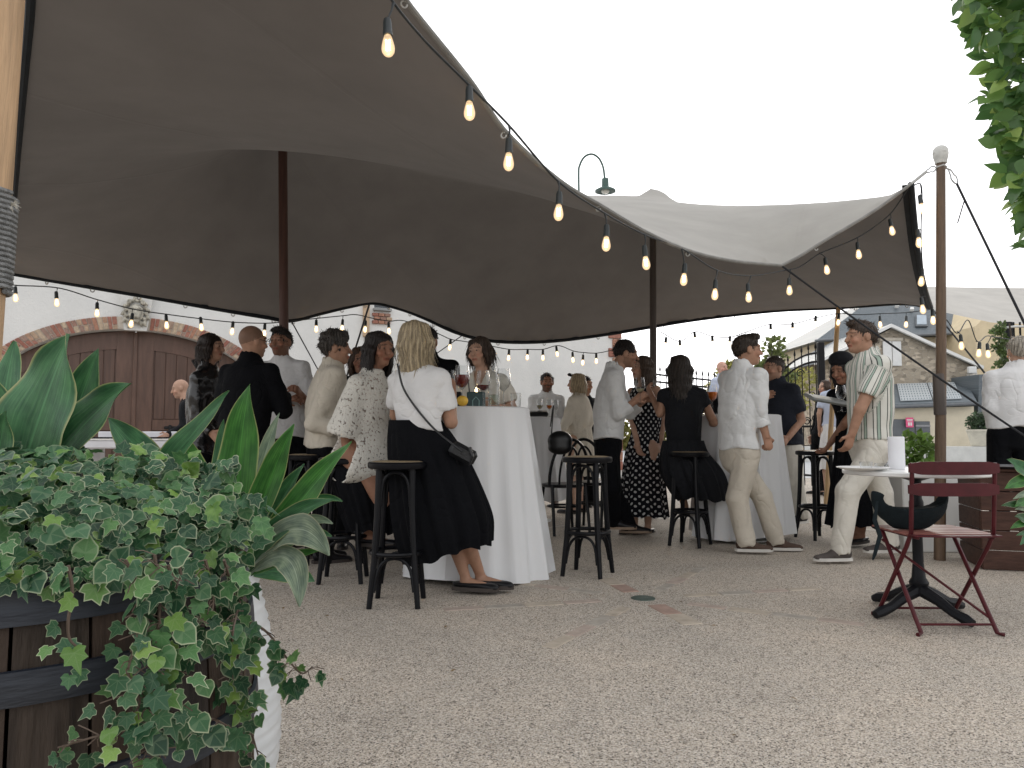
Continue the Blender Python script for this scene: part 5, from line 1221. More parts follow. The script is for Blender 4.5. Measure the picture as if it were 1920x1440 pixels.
def Q(b, c, t, w_, m, Y=(1.7, 1.66), **kw): return PB((b, c, t, w_), Y, m, pB, **kw)
Q((440, 1060), (440, 880), (468, 720), .098, M_b2, twist=.25, fold=.2, peak=.5)
Q((430, 1040), (370, 900), (338, 803), .066, M_b2, fold=.3)
Q((430, 1030), (405, 900), (420, 786), .046, M_b4, (1.78, 1.8), fold=.3)
Q((455, 1040), (480, 890), (524, 774), .042, M_b3, (1.76, 1.78), fold=.4)
Q((455, 1060), (500, 900), (551, 795), .062, M_b2, (1.68, 1.6), twist=-.3, fold=.35)
Q((460, 1065), (520, 950), (570, 869), .048, M_b4, (1.7, 1.66), twist=.4, fold=.4)
Q((460, 1070), (545, 960), (658, 827), .066, M_b2, (1.68, 1.6), twist=.5, fold=.3, peak=.55)
Q((465, 1060), (580, 910), (642, 940), .028, M_b4, (1.72, 1.7), fold=.5)
Q((460, 1075), (520, 960), (625, 936), .05, M_b4, (1.66, 1.58), twist=.3, fold=.25)
Q((470, 1060), (570, 950), (624, 982), .03, M_b3, (1.72, 1.7), fold=.4)
Q((462, 1070), (560, 930), (616, 1042), .066, M_b3, (1.66, 1.54), twist=-.5, fold=.15, peak=.6)
Q((465, 1075), (570, 975), (622, 1006), .028, M_b4, (1.7, 1.68), fold=.4)
Q((470, 1075), (560, 990), (562, 1138), .058, M_b3, (1.66, 1.55), twist=.7, fold=.3, peak=.6)
Q((470, 1078), (540, 1040), (598, 1032), .024, M_b2, (1.68, 1.62), fold=.4)
Q((430, 1050), (390, 960), (375, 905), .05, M_b1, (1.62, 1.58), fold=.3)
Q((440, 1060), (420, 930), (445, 860), .06, M_b1, (1.72, 1.74), fold=.3)
Q((445, 1070), (480, 980), (500, 930), .05, M_b1, (1.64, 1.6), fold=.3)
Q((465, 1078), (540, 1060), (590, 1090), .05, M_b1, (1.74, 1.8), fold=.3)

# ------------------------------------------------ ivy
def ivy_mat():
    m = bpy.data.materials.new('ivy_leaf'); m.use_nodes = True; nt = m.node_tree; L = nt.links; b = nt.nodes['Principled BSDF']
    oi = N(nt, 'ShaderNodeObjectInfo'); gi = N(nt, 'ShaderNodeNewGeometry'); ad = N(nt, 'ShaderNodeMath', operation='ADD'); L.new(oi.outputs['Random'], ad.inputs[0]); L.new(gi.outputs['Random Per Island'], ad.inputs[1]); fr = N(nt, 'ShaderNodeMath', operation='FRACT'); L.new(ad.outputs[0], fr.inputs[0])
    r1 = ramp(nt, [(0, (.016, .056, .028)), (.3, (.032, .098, .046)), (.6, (.062, .15, .072)), (.85, (.085, .20, .07)), (.94, (.15, .27, .06)), (1, (.21, .34, .08))]); L.new(fr.outputs[0], r1.inputs['Fac'])
    nz = N(nt, 'ShaderNodeTexNoise', Scale=90.0, Detail=3.0); L.new(coords(nt), nz.inputs['Vector'])
    r2 = ramp(nt, [(.35, (.7, .78, .78)), (.65, (1.25, 1.2, 1.12))]); L.new(nz.outputs['Fac'], r2.inputs['Fac']); mu = N(nt, 'ShaderNodeMixRGB', blend_type='MULTIPLY'); mu.inputs[0].default_value = 1; L.new(r1.outputs[0], mu.inputs[1]); L.new(r2.outputs[0], mu.inputs[2])
    av = N(nt, 'ShaderNodeAttribute', attribute_name='vein'); vr = ramp(nt, [(.9, (0, 0, 0)), (.99, (1, 1, 1))]); L.new(av.outputs['Fac'], vr.inputs['Fac']); v2 = N(nt, 'ShaderNodeMath', operation='MULTIPLY'); v2.inputs[1].default_value = .22; L.new(vr.outputs[0], v2.inputs[0])
    mv = N(nt, 'ShaderNodeMixRGB'); mv.inputs[2].default_value = (.26, .35, .2, 1); L.new(v2.outputs[0], mv.inputs[0]); L.new(mu.outputs[0], mv.inputs[1])
    ae = N(nt, 'ShaderNodeAttribute', attribute_name='edge'); rr_ = N(nt, 'ShaderNodeMath', operation='MULTIPLY_ADD'); rr_.inputs[1].default_value = 7.31; rr_.inputs[2].default_value = .37; L.new(fr.outputs[0], rr_.inputs[0]); f2 = N(nt, 'ShaderNodeMath', operation='FRACT'); L.new(rr_.outputs[0], f2.inputs[0])
    er = ramp(nt, [(.84, (0, 0, 0)), (.97, (1, 1, 1))]); L.new(ae.outputs['Fac'], er.inputs['Fac']); e2 = N(nt, 'ShaderNodeMath', operation='MULTIPLY'); L.new(er.outputs[0], e2.inputs[0]); L.new(f2.outputs[0], e2.inputs[1])
    mx = N(nt, 'ShaderNodeMixRGB'); mx.inputs[2].default_value = (.46, .50, .33, 1); L.new(e2.outputs[0], mx.inputs[0]); L.new(mv.outputs[0], mx.inputs[1]); L.new(mx.outputs[0], b.inputs['Base Color'])
    b.inputs['Roughness'].default_value = .34; b.inputs['Specular IOR Level'].default_value = .3
    tl = N(nt, 'ShaderNodeBsdfTranslucent'); L.new(mx.outputs[0], tl.inputs['Color']); ms_ = N(nt, 'ShaderNodeMixShader'); ms_.inputs[0].default_value = .15; L.new(b.outputs[0], ms_.inputs[1]); L.new(tl.outputs[0], ms_.inputs[2]); L.new(ms_.outputs[0], nt.nodes['Material Output'].inputs['Surface']); return m
M_ivy = ivy_mat()
def ivy_leaf(kind):
    """five-lobed (or heart shaped) ivy leaf, about 1 unit long: leaf stalk at the origin, tip towards +y"""
    out = {0: [(90, 1.0), (68, .62), (45, .74), (20, .44), (-5, .58), (-38, .42), (-75, .26)], 1: [(90, .95), (62, .66), (38, .62), (5, .55), (-25, .50), (-60, .36), (-80, .22)], 2: [(90, 1.15), (70, .55), (42, .62), (18, .40), (-10, .50), (-45, .40), (-78, .24)]}[kind]
    prof = [(a, r) for a, r in out] + [(-90, .12)] + [(180 - a, r) for a, r in reversed(out[1:])]
    c = Vector((0, .42, 0)); n_ = len(prof); vs = [(0, .42, -.02)]; ed = [0]; ve = [1.0]
    for lev, k in ((1, .55), (2, 1.0)):
        for i, (a, r) in enumerate(prof):
            x, y = math.cos(R(a)) * r * .72 * k, .42 + math.sin(R(a)) * (r * .62 if a > 0 else r * .9) * k
            tipl = a in (90, 45, 38, 42, 135, 142, 138, -5, 185, 5, 175, -10, 190)
            z = .10 * (abs(x) ** 1.3) * (1.0 if lev == 2 else .9) - .10 * max(0, y - .5) ** 1.5 + (.03 if (lev == 2 and not tipl) else 0)
            vs.append((x, y, z)); ed.append(.5 if lev == 1 else 1.0); ve.append(1.0 if tipl else .55)
    fs = [(0, 1 + i, 1 + (i + 1) % n_) for i in range(n_)] + [(1 + i, 1 + n_ + i, 1 + n_ + (i + 1) % n_, 1 + (i + 1) % n_) for i in range(n_)]
    mb = MB().add(vs, fs); me = mb.mesh('leaf', M_ivy, sharp=80); vfloat(me, 'edge', ed); vfloat(me, 'vein', ve); return me
IVY = [ivy_leaf(k) for k in range(3)]
rn = random.Random(21)
ivy = thing('ivy', (BC.x, BC.y, BZ - .03), 'variegated ivy mounded over the barrel and trailing down its front', 'plant')
def place_leaf(p, nrm, tipd, s):
    nrm = Vector(nrm).normalized(); y = Vector(tipd) - nrm * nrm.dot(Vector(tipd)); y = y.normalized() if y.length > 1e-4 else nrm.orthogonal().normalized(); x = y.cross(nrm)
    return frame(x * s, y * s, nrm * s, p)
leaves = []
def YF(px):
    u = (px - 960) / F_PX; c = BC; r_ = BR + .045; a = 1 + u * u; b = -2 * (u * c.x + c.y); q = c.x ** 2 + c.y ** 2 - r_ * r_; D_ = b * b - 4 * a * q
    return (-b - math.sqrt(D_)) / (2 * a) if D_ > 0 else -b / (2 * a)
def jit(k): return Vector((rn.gauss(0, k), rn.gauss(0, k), rn.gauss(0, k)))
for i in range(1000):      # mound on top of the barrel
    th = rn.uniform(0, 2 * math.pi); ph = math.acos(1 - rn.random() * 1.0); d = Vector((math.sin(ph) * math.cos(th), math.sin(ph) * math.sin(th), math.cos(ph)))
    if d.y > .55: continue
    k = 1 - .24 * rn.random() ** 1.5; lump = 1 + .16 * mnoise.noise(d * 2.6); p = Vector((BC.x - .01, BC.y, BZ + .005)) + Vector((d.x * .335, d.y * .31, d.z * .135)) * k * lump
    nn_ = (Vector((d.x * .8, d.y * .8, d.z * 1.0 + .45)) + Vector((0, -.45, 0)) + jit(.42)); leaves.append((p, place_leaf(p, nn_, Vector((d.x, d.y - .25, -.35)) + jit(.75), rn.uniform(.022, .038)), k > .86))
for i in range(1150):      # sloping front of the mound between the crest and the rim
    y = 848 + 245 * rn.random() ** .9; x = rn.uniform(-40, 455 - (1085 - y) * .12); t = (y - 845) / 245; rim = float(np.interp(x, [-40, 200, 330, 455], [1095, 1075, 1050, 1010]))
    if y > rim + 12: continue
    yf = YF(max(x, -30)) + .035; p = A(x, y, 1.22 + (yf - 1.22) * min(1, t * 1.08) + rn.uniform(-.01, .05)); leaves.append((p, place_leaf(p, Vector((.05, -.75, .6)) + jit(.5), Vector((.1, -.3, -.6)) + jit(.7), rn.uniform(.024, .040)), True))
for i in range(130):      # spill over the right shoulder, above the vase
    p = A(rn.gauss(400, 32), rn.gauss(1020, 55), rn.uniform(1.05, 1.25)); leaves.append((p, place_leaf(p, Vector((.3, -.9, .45)) + jit(.4), Vector((.3, -.2, -.8)) + jit(.7), rn.uniform(.026, .040)), True))
vines = [([(235, 1050), (268, 1120), (262, 1190), (240, 1260), (262, 1320), (215, 1368), (165, 1385), (108, 1402)], 26, 15), ([(290, 1040), (300, 1120), (292, 1210), (272, 1290), (285, 1370), (292, 1450)], 46, 24), ([(335, 1050), (345, 1130), (338, 1220), (322, 1300), (370, 1340), (410, 1352), (452, 1378)], 44, 20), ([(128, 1060), (136, 1110), (128, 1165), (132, 1200), (158, 1225), (150, 1240)], 9, 6), ([(440, 1030), (452, 1110), (436, 1190), (440, 1270), (462, 1340), (480, 1450)], 50, 15), ([(455, 1160), (500, 1185), (535, 1230), (565, 1262), (586, 1250)], 24, 12), ([(385, 1050), (400, 1110), (396, 1170), (410, 1180)], 20, 16), ([(315, 1060), (350, 1150), (340, 1230), (300, 1310), (300, 1420)], 34, 22), ([(470, 1190), (458, 1260), (462, 1330), (485, 1420)], 14, 10), ([(420, 1050), (440, 1130), (420, 1220)], 16, 12)]
stems = MB()
for vi, (pts, n_, spread) in enumerate(vines):
    pw = [A(x, y, (YF(x) if x < 440 else 1.12 + (x - 440) * .0008) - .012) for x, y in pts]; sp = spline(pw, 40); stems.tube(sp, [.0022 * (1 - .5 * i / 39) for i in range(40)], 5)
    for i in range(n_):
        t = (i + rn.random() * .8) / n_; q = sp[min(39, int(t * 39))]; off = rn.gauss(0, spread) / F_PX * q.y; p = q + Vector((off, -rn.random() * .03, rn.uniform(-.012, .012)))
        if vi not in (3,): stems.tube([q, q.lerp(p, .5) + Vector((0, -.004, .003)), p], .0008, 3)
        leaves.append((p, place_leaf(p, Vector((.1, -1.0, .30)) + jit(.38), Vector((off * 12, 0, -.9)) + jit(.45), rn.uniform(.022, .038) * (.8 if t > .85 else 1)), True))
for i in range(0):       # runners over the mound
    a = rn.uniform(3.3, 6.1); p0 = Vector((BC.x + .1 * math.cos(a), BC.y + .1 * math.sin(a), BZ + .12)); p2 = Vector((BC.x + .40 * math.cos(a), BC.y + .385 * math.sin(a), BZ + .01)); stems.tube([p0, p0.lerp(p2, .5) + Vector((0, 0, .05)), p2], .0018, 4)
stems.build('stems', mat('ivy_stem', (.10, .07, .05), .7), ivy)['kind'] = 'stuff'
outer = [l for l in leaves if l[2]]; inner = [l for l in leaves if not l[2]]
outer.sort(key=lambda l: l[0].y - .9 * l[0].x * 0 + (0 if l[0].x / l[0].y > -.70 else 9)); objs, rest = outer[:300], outer[300:] + inner
for (p, M, _) in objs: inst('leaf', IVY[rn.choice((0, 0, 1, 2))], M, ivy)
def join_leaves(name, items, metas, parent, m, attrs=()):
    V = []; F = []; at = {a: [] for a in attrs}
    cache = []
    for me in metas:
        co = np.array([v.co[:] for v in me.vertices]); cache.append((co, [tuple(p.vertices) for p in me.polygons], {a: [d.value for d in me.attributes[a].data] for a in attrs}))
    for i, (p, M, _) in enumerate(items):
        co, fs, av = cache[i % len(cache)]; Mn = np.array(M); o = len(V); V += (co @ Mn[:3, :3].T + Mn[:3, 3]).tolist(); F += [tuple(k + o for k in f) for f in fs]
        for a in attrs: at[a] += av[a]
    me = bpy.data.meshes.new(name); me.from_pydata(V, [], F); me.update(); me.materials.append(m); me.polygons.foreach_set('use_smooth', [True] * len(me.polygons))
    for a in attrs: vfloat(me, a, at[a])
    o = put(name, me, parent); o['kind'] = 'stuff'; return o
join_leaves('inner_leaves', rest, IVY, ivy, M_ivy, ('edge', 'vein'))

# ------------------------------------------------ leafy tree reaching in at the top right
def oval_leaf(m, w_=.34):
    vs = [(0, 0, 0)]; ed = [0]; n_ = 7
    rows = []
    for i in range(n_):
        t = i / (n_ - 1); ww = w_ * math.sin(math.pi * min(1, t ** .72 * .97 + .02)) ; z = -.12 * t * t
        rows.append([(-ww, t, z + ww * .22), (0, t, z), (ww, t, z + ww * .22)])
    vs = [p for r_ in rows for p in r_]; fs = []
    for i in range(n_ - 1):
        for j in range(2): fs.append((i * 3 + j, i * 3 + j + 1, (i + 1) * 3 + j + 1, (i + 1) * 3 + j))
    me = MB().add(vs, fs).mesh('leaf', m, sharp=80); vfloat(me, 'edge', [abs(j - 1) for i in range(n_) for j in range(3)]); vfloat(me, 'vein', [1 - abs(j - 1) for i in range(n_) for j in range(3)]); return me
def tree_leaf_mat():
    m = bpy.data.materials.new('laurel_leaf'); m.use_nodes = True; nt = m.node_tree; L = nt.links; b = nt.nodes['Principled BSDF']
    oi = N(nt, 'ShaderNodeObjectInfo'); gi = N(nt, 'ShaderNodeNewGeometry'); ad = N(nt, 'ShaderNodeMath', operation='ADD'); L.new(oi.outputs['Random'], ad.inputs[0]); L.new(gi.outputs['Random Per Island'], ad.inputs[1]); fr = N(nt, 'ShaderNodeMath', operation='FRACT'); L.new(ad.outputs[0], fr.inputs[0])
    r1 = ramp(nt, [(0, (.06, .14, .045)), (.5, (.13, .25, .07)), (.85, (.22, .36, .09)), (1, (.36, .48, .14))]); L.new(fr.outputs[0], r1.inputs['Fac']); L.new(r1.outputs[0], b.inputs['Base Color']); b.inputs['Roughness'].default_value = .3
    tl = N(nt, 'ShaderNodeBsdfTranslucent'); L.new(r1.outputs[0], tl.inputs['Color']); ms_ = N(nt, 'ShaderNodeMixShader'); ms_.inputs[0].default_value = .5; L.new(b.outputs[0], ms_.inputs[1]); L.new(tl.outputs[0], ms_.inputs[2]); L.new(ms_.outputs[0], nt.nodes['Material Output'].inputs['Surface']); return m
M_laurel = tree_leaf_mat(); OV = oval_leaf(M_laurel)
tb = A(2230, 812, 2.3); tb.z = 0; tt = thing('laurel_tree', tb, 'glossy green leafy branches reaching in at the top right corner', 'tree')
MB().tube([tb, tb + Vector((-.03, 0, 1.2)), tb + Vector((-.05, .05, 2.6)), tb + Vector((-.12, 0, 3.6))], [.05, .042, .034, .015], 10).build('trunk', mat('bark', (.09, .07, .055)), tt)
lv = []; limbs = MB(); bx = [1800, 1822, 1846, 1856, 1872, 1893, 1916, 1960]; by = [-60, 40, 110, 190, 250, 330, 430, 520]
for i in range(16):
    y = -80 + i * 36; x = float(np.interp(y, by, bx)) + rn.uniform(15, 40); e = A(x, y, 2.2 + rn.uniform(-.12, .15)); s_ = Vector((tb.x - .05, 2.33, e.z - rn.uniform(-.1, .15)))
    limbs.tube([s_, s_.lerp(e, .5) + Vector((0, 0, .04)), e], [.012, .007, .003], 5)
for i in range(1500):
    y = rn.uniform(-140, 470); x0 = float(np.interp(y, by, bx)) + 9 * math.sin(y * .09) + 7 * math.sin(y * .23); x = x0 + 6 + (rn.random() ** 1.1) * 170; Y = 2.2 + rn.uniform(-.16, .2)
    p = A(x, y, Y); lv.append((p, place_leaf(p, Vector((-.3, -.7, .55)) + jit(.5), Vector((-.6, -.1, -.35)) + jit(.6), rn.uniform(.046, .068)), x < 1935))
for i in range(1500):     # the rest of the crown, round the trunk
    a = rn.uniform(0, 6.28); zz = rn.uniform(1.25, 3.6); rr_ = .42 * math.sqrt(rn.random()) + .05; p = Vector((tb.x + .02 + math.cos(a) * rr_, 2.36 + math.sin(a) * rr_, zz))
    if p.x / p.y < .70: continue
    lv.append((p, place_leaf(p, Vector((math.cos(a), math.sin(a), .5)) + jit(.5), Vector((math.cos(a), math.sin(a), -.4)) + jit(.6), rn.uniform(.046, .068)), False))
for i in range(14):
    a = rn.uniform(-1.5, 1.5); zz = rn.uniform(1.4, 3.3); s_ = Vector((tb.x - .04, 2.33, zz)); e = s_ + Vector((math.cos(a) * .4, math.sin(a) * .4, .12)); limbs.tube([s_, s_.lerp(e, .5) + Vector((0, 0, .03)), e], [.012, .007, .003], 5)
limbs.build('branches', MATS['bark'], tt)['kind'] = 'stuff'
vis = [l for l in lv if l[2]][:300]; oth = [l for l in lv if not l[2]] + [l for l in lv if l[2]][300:]
for (p, M, _) in vis: inst('leaf', OV, M, tt)
join_leaves('crown', oth, [OV], tt, M_laurel, ())
# variegated shrub beside the timber planter
sb0 = A(1960, 1150, 4.3); sb0.z = 0; sb = thing('variegated_shrub', sb0, 'glossy variegated shrub leaning in beside the timber planter', 'plant')
M_vl = blade_mat('variegated_leaf', (.03, .08, .035), (.07, .16, .06), (.55, .58, .42)); OV2 = oval_leaf(M_b2, .2)
MB().tube([sb0, A(1955, 1000, 4.3), A(1945, 880, 4.3)], [.012, .01, .006], 6).build('stem', MATS['bark'], sb)
for (b, t, w_, m_) in (((1945, 905), (1888, 861), .085, M_b1), ((1945, 895), (1883, 916), .07, M_b2), ((1950, 920), (1899, 936), .035, M_b3), ((1945, 950), (1877, 948), .045, M_vl), ((1945, 935), (1902, 950), .06, M_b2), ((1945, 960), (1903, 955), .03, M_b3), ((1945, 985), (1902, 968), .06, M_vl), ((1945, 975), (1894, 991), .045, M_b2), ((1950, 990), (1912, 1022), .05, M_b1), ((1950, 1000), (1905, 1004), .03, M_b4), ((1960, 880), (1930, 840), .08, M_b1), ((1960, 1010), (1925, 1045), .06, M_b2)):
    B, T = A(b[0], b[1], 4.3), A(t[0], t[1], 4.22); blade(B, (B + T) / 2 + Vector((0, 0, .02)), T, w_, m_, sb, fold=.25)
# ================================================================ people
def attr_mat(name, rough=.5, sss=0.0, spec=.4, bump=0.0, bscale=60, sheen=0.0):
    m, nt, b = _new(name); L = nt.links; a = N(nt, 'ShaderNodeAttribute', attribute_name='Col'); 
    nz = N(nt, 'ShaderNodeTexNoise', Scale=28.0, Detail=3.0); L.new(coords(nt), nz.inputs['Vector']); rp = ramp(nt, [(.3, (.88, .86, .85)), (.7, (1.08, 1.06, 1.06))]); L.new(nz.outputs['Fac'], rp.inputs['Fac'])
    mu = N(nt, 'ShaderNodeMixRGB', blend_type='MULTIPLY'); mu.inputs[0].default_value = 1; L.new(a.outputs['Color'], mu.inputs[1]); L.new(rp.outputs[0], mu.inputs[2]); L.new(mu.outputs[0], b.inputs['Base Color'])
    b.inputs['Roughness'].default_value = rough; b.inputs['Specular IOR Level'].default_value = spec * .6
    if sheen: b.inputs['Sheen Weight'].default_value = sheen
    if sss: b.inputs['Subsurface Weight'].default_value = sss; b.inputs['Subsurface Radius'].default_value = (.01, .004, .002); b.inputs['Subsurface Scale'].default_value = .5
    if bump:
        n2 = N(nt, 'ShaderNodeTexNoise', Scale=bscale, Detail=3.0); L.new(coords(nt), n2.inputs['Vector']); bp = N(nt, 'ShaderNodeBump', Strength=bump, Distance=.01); L.new(n2.outputs['Fac'], bp.inputs['Height']); L.new(bp.outputs[0], b.inputs['Normal'])
    return m
M_skin = attr_mat('skin', .48, 0.0)
M_hair = attr_mat('hair', .42, 0, .5, .5, 120)
def cloth(name, c, rough=.8, bump=.6, bscale=17, var=.05, sheen=.1, crease=1.0):
    """woven cloth: soft tone changes, sharp crease lines and a fine weave"""
    m, nt, b = _new('cloth_' + name); L = nt.links; co = coords(nt)
    b.inputs['Roughness'].default_value = rough; b.inputs['Specular IOR Level'].default_value = .12; b.inputs['Sheen Weight'].default_value = sheen
    nz = N(nt, 'ShaderNodeTexNoise', Scale=9.0, Detail=4.0); L.new(co, nz.inputs['Vector']); rp = ramp(nt, [(.3, tuple(x * (1 - var) for x in c)), (.7, tuple(min(1, x * (1 + var)) for x in c))]); L.new(nz.outputs['Fac'], rp.inputs['Fac']); L.new(rp.outputs[0], b.inputs['Base Color'])
    def ridge(sc, scl, seed):
        mp = N(nt, 'ShaderNodeMapping'); mp.inputs['Scale'].default_value = scl; mp.inputs['Location'].default_value = (seed, seed, seed); L.new(co, mp.inputs['Vector']); n = N(nt, 'ShaderNodeTexNoise', Scale=sc, Detail=2.0, Distortion=.8); L.new(mp.outputs[0], n.inputs['Vector'])
        s_ = N(nt, 'ShaderNodeMath', operation='SUBTRACT'); s_.inputs[1].default_value = .5; L.new(n.outputs['Fac'], s_.inputs[0]); a = N(nt, 'ShaderNodeMath', operation='ABSOLUTE'); L.new(s_.outputs[0], a.inputs[0]); r = ramp(nt, [(0, (0, 0, 0)), (.05, (.55, .55, .55)), (.22, (1, 1, 1))]); L.new(a.outputs[0], r.inputs['Fac']); return r.outputs[0]
    b1 = N(nt, 'ShaderNodeBump', Strength=.42 * crease, Distance=.015); L.new(ridge(4.2, (1.2, 1.2, .8), 3.1), b1.inputs['Height'])
    b2 = N(nt, 'ShaderNodeBump', Strength=.28 * crease, Distance=.007); L.new(ridge(9.5, (.8, .8, 1.3), 7.7), b2.inputs['Height']); L.new(b1.outputs[0], b2.inputs['Normal'])
    n2 = N(nt, 'ShaderNodeTexNoise', Scale=bscale * 12, Detail=2.0); L.new(co, n2.inputs['Vector']); b3 = N(nt, 'ShaderNodeBump', Strength=bump * .4, Distance=.003); L.new(n2.outputs['Fac'], b3.inputs['Height']); L.new(b2.outputs[0], b3.inputs['Normal']); L.new(b3.outputs[0], b.inputs['Normal'])
    MATS['cloth_' + name] = m; return m
C_white, C_linen, C_black, C_beige = cloth('white', (.74, .74, .74)), cloth('linen', (.72, .73, .73), .85, .5, 34), cloth('black', (.0042, .0046, .0062), .85, .3, sheen=.0), cloth('beige', (.56, .51, .43))
C_navy, C_cream, C_offwhite, C_dark = cloth('navy', (.020, .023, .032), sheen=.03), cloth('cream', (.62, .57, .48), .85, .5, 40), cloth('offwhite', (.66, .63, .56)), cloth('charcoal', (.013, .014, .017), sheen=.03)
C_leather = mat('jacket_leather', (.006, .006, .007), .22, .3, 14, bump=.6, bscale=22, coat=.3)
C_blue = cloth('paleblue', (.52, .58, .72))
def stripe_mat():
    m, nt, b = _new('striped_cotton'); L = nt.links; a = N(nt, 'ShaderNodeAttribute', attribute_name='stripe'); mm_ = N(nt, 'ShaderNodeMath', operation='MULTIPLY'); mm_.inputs[1].default_value = 1 / .088; L.new(a.outputs['Fac'], mm_.inputs[0]); fr = N(nt, 'ShaderNodeMath', operation='FRACT'); L.new(mm_.outputs[0], fr.inputs[0])
    rp = ramp(nt, [(0, (.70, .69, .63)), (.20, (.045, .055, .05)), (.27, (.70, .69, .63)), (.47, (.045, .055, .05)), (.53, (.36, .45, .38)), (.70, (.045, .055, .05)), (.76, (.70, .69, .63))], 'CONSTANT'); L.new(fr.outputs[0], rp.inputs['Fac']); L.new(rp.outputs[0], b.inputs['Base Color']); b.inputs['Roughness'].default_value = .8
    n2 = N(nt, 'ShaderNodeTexNoise', Scale=24.0); L.new(coords(nt), n2.inputs['Vector']); bp = N(nt, 'ShaderNodeBump', Strength=.35, Distance=.01); L.new(n2.outputs['Fac'], bp.inputs['Height']); L.new(bp.outputs[0], b.inputs['Normal']); return m
def dot_mat():
    m, nt, b = _new('polka_cotton'); L = nt.links; tc = N(nt, 'ShaderNodeTexCoord'); mp = N(nt, 'ShaderNodeMapping'); L.new(tc.outputs['UV'], mp.inputs['Vector'])
    def dots(off):
        ad = N(nt, 'ShaderNodeVectorMath', operation='ADD'); ad.inputs[1].default_value = off; L.new(mp.outputs[0], ad.inputs[0]); f = N(nt, 'ShaderNodeVectorMath', operation='FRACTION'); L.new(ad.outputs[0], f.inputs[0]); s = N(nt, 'ShaderNodeVectorMath', operation='SUBTRACT'); s.inputs[1].default_value = (.5, .5, 0); L.new(f.outputs[0], s.inputs[0]); ml = N(nt, 'ShaderNodeVectorMath', operation='MULTIPLY'); ml.inputs[1].default_value = (1, 1, 0); L.new(s.outputs[0], ml.inputs[0])
        ln = N(nt, 'ShaderNodeVectorMath', operation='LENGTH'); L.new(ml.outputs[0], ln.inputs[0]); c = N(nt, 'ShaderNodeMath', operation='LESS_THAN'); c.inputs[1].default_value = .175; L.new(ln.outputs['Value'], c.inputs[0]); return c
    a, c = dots((0, 0, 0)), dots((.5, .5, 0)); mx = N(nt, 'ShaderNodeMath', operation='MAXIMUM'); L.new(a.outputs[0], mx.inputs[0]); L.new(c.outputs[0], mx.inputs[1]); mix = N(nt, 'ShaderNodeMixRGB'); mix.inputs[1].default_value = (.008, .009, .013, 1); mix.inputs[2].default_value = (.6, .6, .6, 1); L.new(mx.outputs[0], mix.inputs[0]); L.new(mix.outputs[0], b.inputs['Base Color']); b.inputs['Roughness'].default_value = .75; b.inputs['Specular IOR Level'].default_value = .12; return m
def lace_mat(name, thr):
    m = bpy.data.materials.new(name); m.use_nodes = True; nt = m.node_tree; L = nt.links; b = nt.nodes['Principled BSDF']; b.inputs['Base Color'].default_value = (.68, .66, .60, 1); b.inputs['Roughness'].default_value = .85
    co = coords(nt); vo = N(nt, 'ShaderNodeTexVoronoi', Scale=66.0); L.new(co, vo.inputs['Vector']); v2 = N(nt, 'ShaderNodeTexVoronoi', Scale=150.0, feature='DISTANCE_TO_EDGE'); L.new(co, v2.inputs['Vector'])
    lt = N(nt, 'ShaderNodeMath', operation='LESS_THAN'); lt.inputs[1].default_value = thr; L.new(vo.outputs['Distance'], lt.inputs[0]); l2 = N(nt, 'ShaderNodeMath', operation='LESS_THAN'); l2.inputs[1].default_value = .05; L.new(v2.outputs['Distance'], l2.inputs[0]); mx = N(nt, 'ShaderNodeMath', operation='MAXIMUM'); L.new(lt.outputs[0], mx.inputs[0]); L.new(l2.outputs[0], mx.inputs[1])
    tr = N(nt, 'ShaderNodeBsdfTransparent'); ms_ = N(nt, 'ShaderNodeMixShader'); L.new(mx.outputs[0], ms_.inputs[0]); L.new(tr.outputs[0], ms_.inputs[1]); L.new(b.outputs[0], ms_.inputs[2]); L.new(ms_.outputs[0], nt.nodes['Material Output'].inputs['Surface'])
    bp = N(nt, 'ShaderNodeBump', Strength=.6, Distance=.006); bp.invert = True; L.new(vo.outputs['Distance'], bp.inputs['Height']); L.new(bp.outputs[0], b.inputs['Normal']); return m
C_stripe, C_dots, C_lace = stripe_mat(), dot_mat(), lace_mat('white_lace', .74)

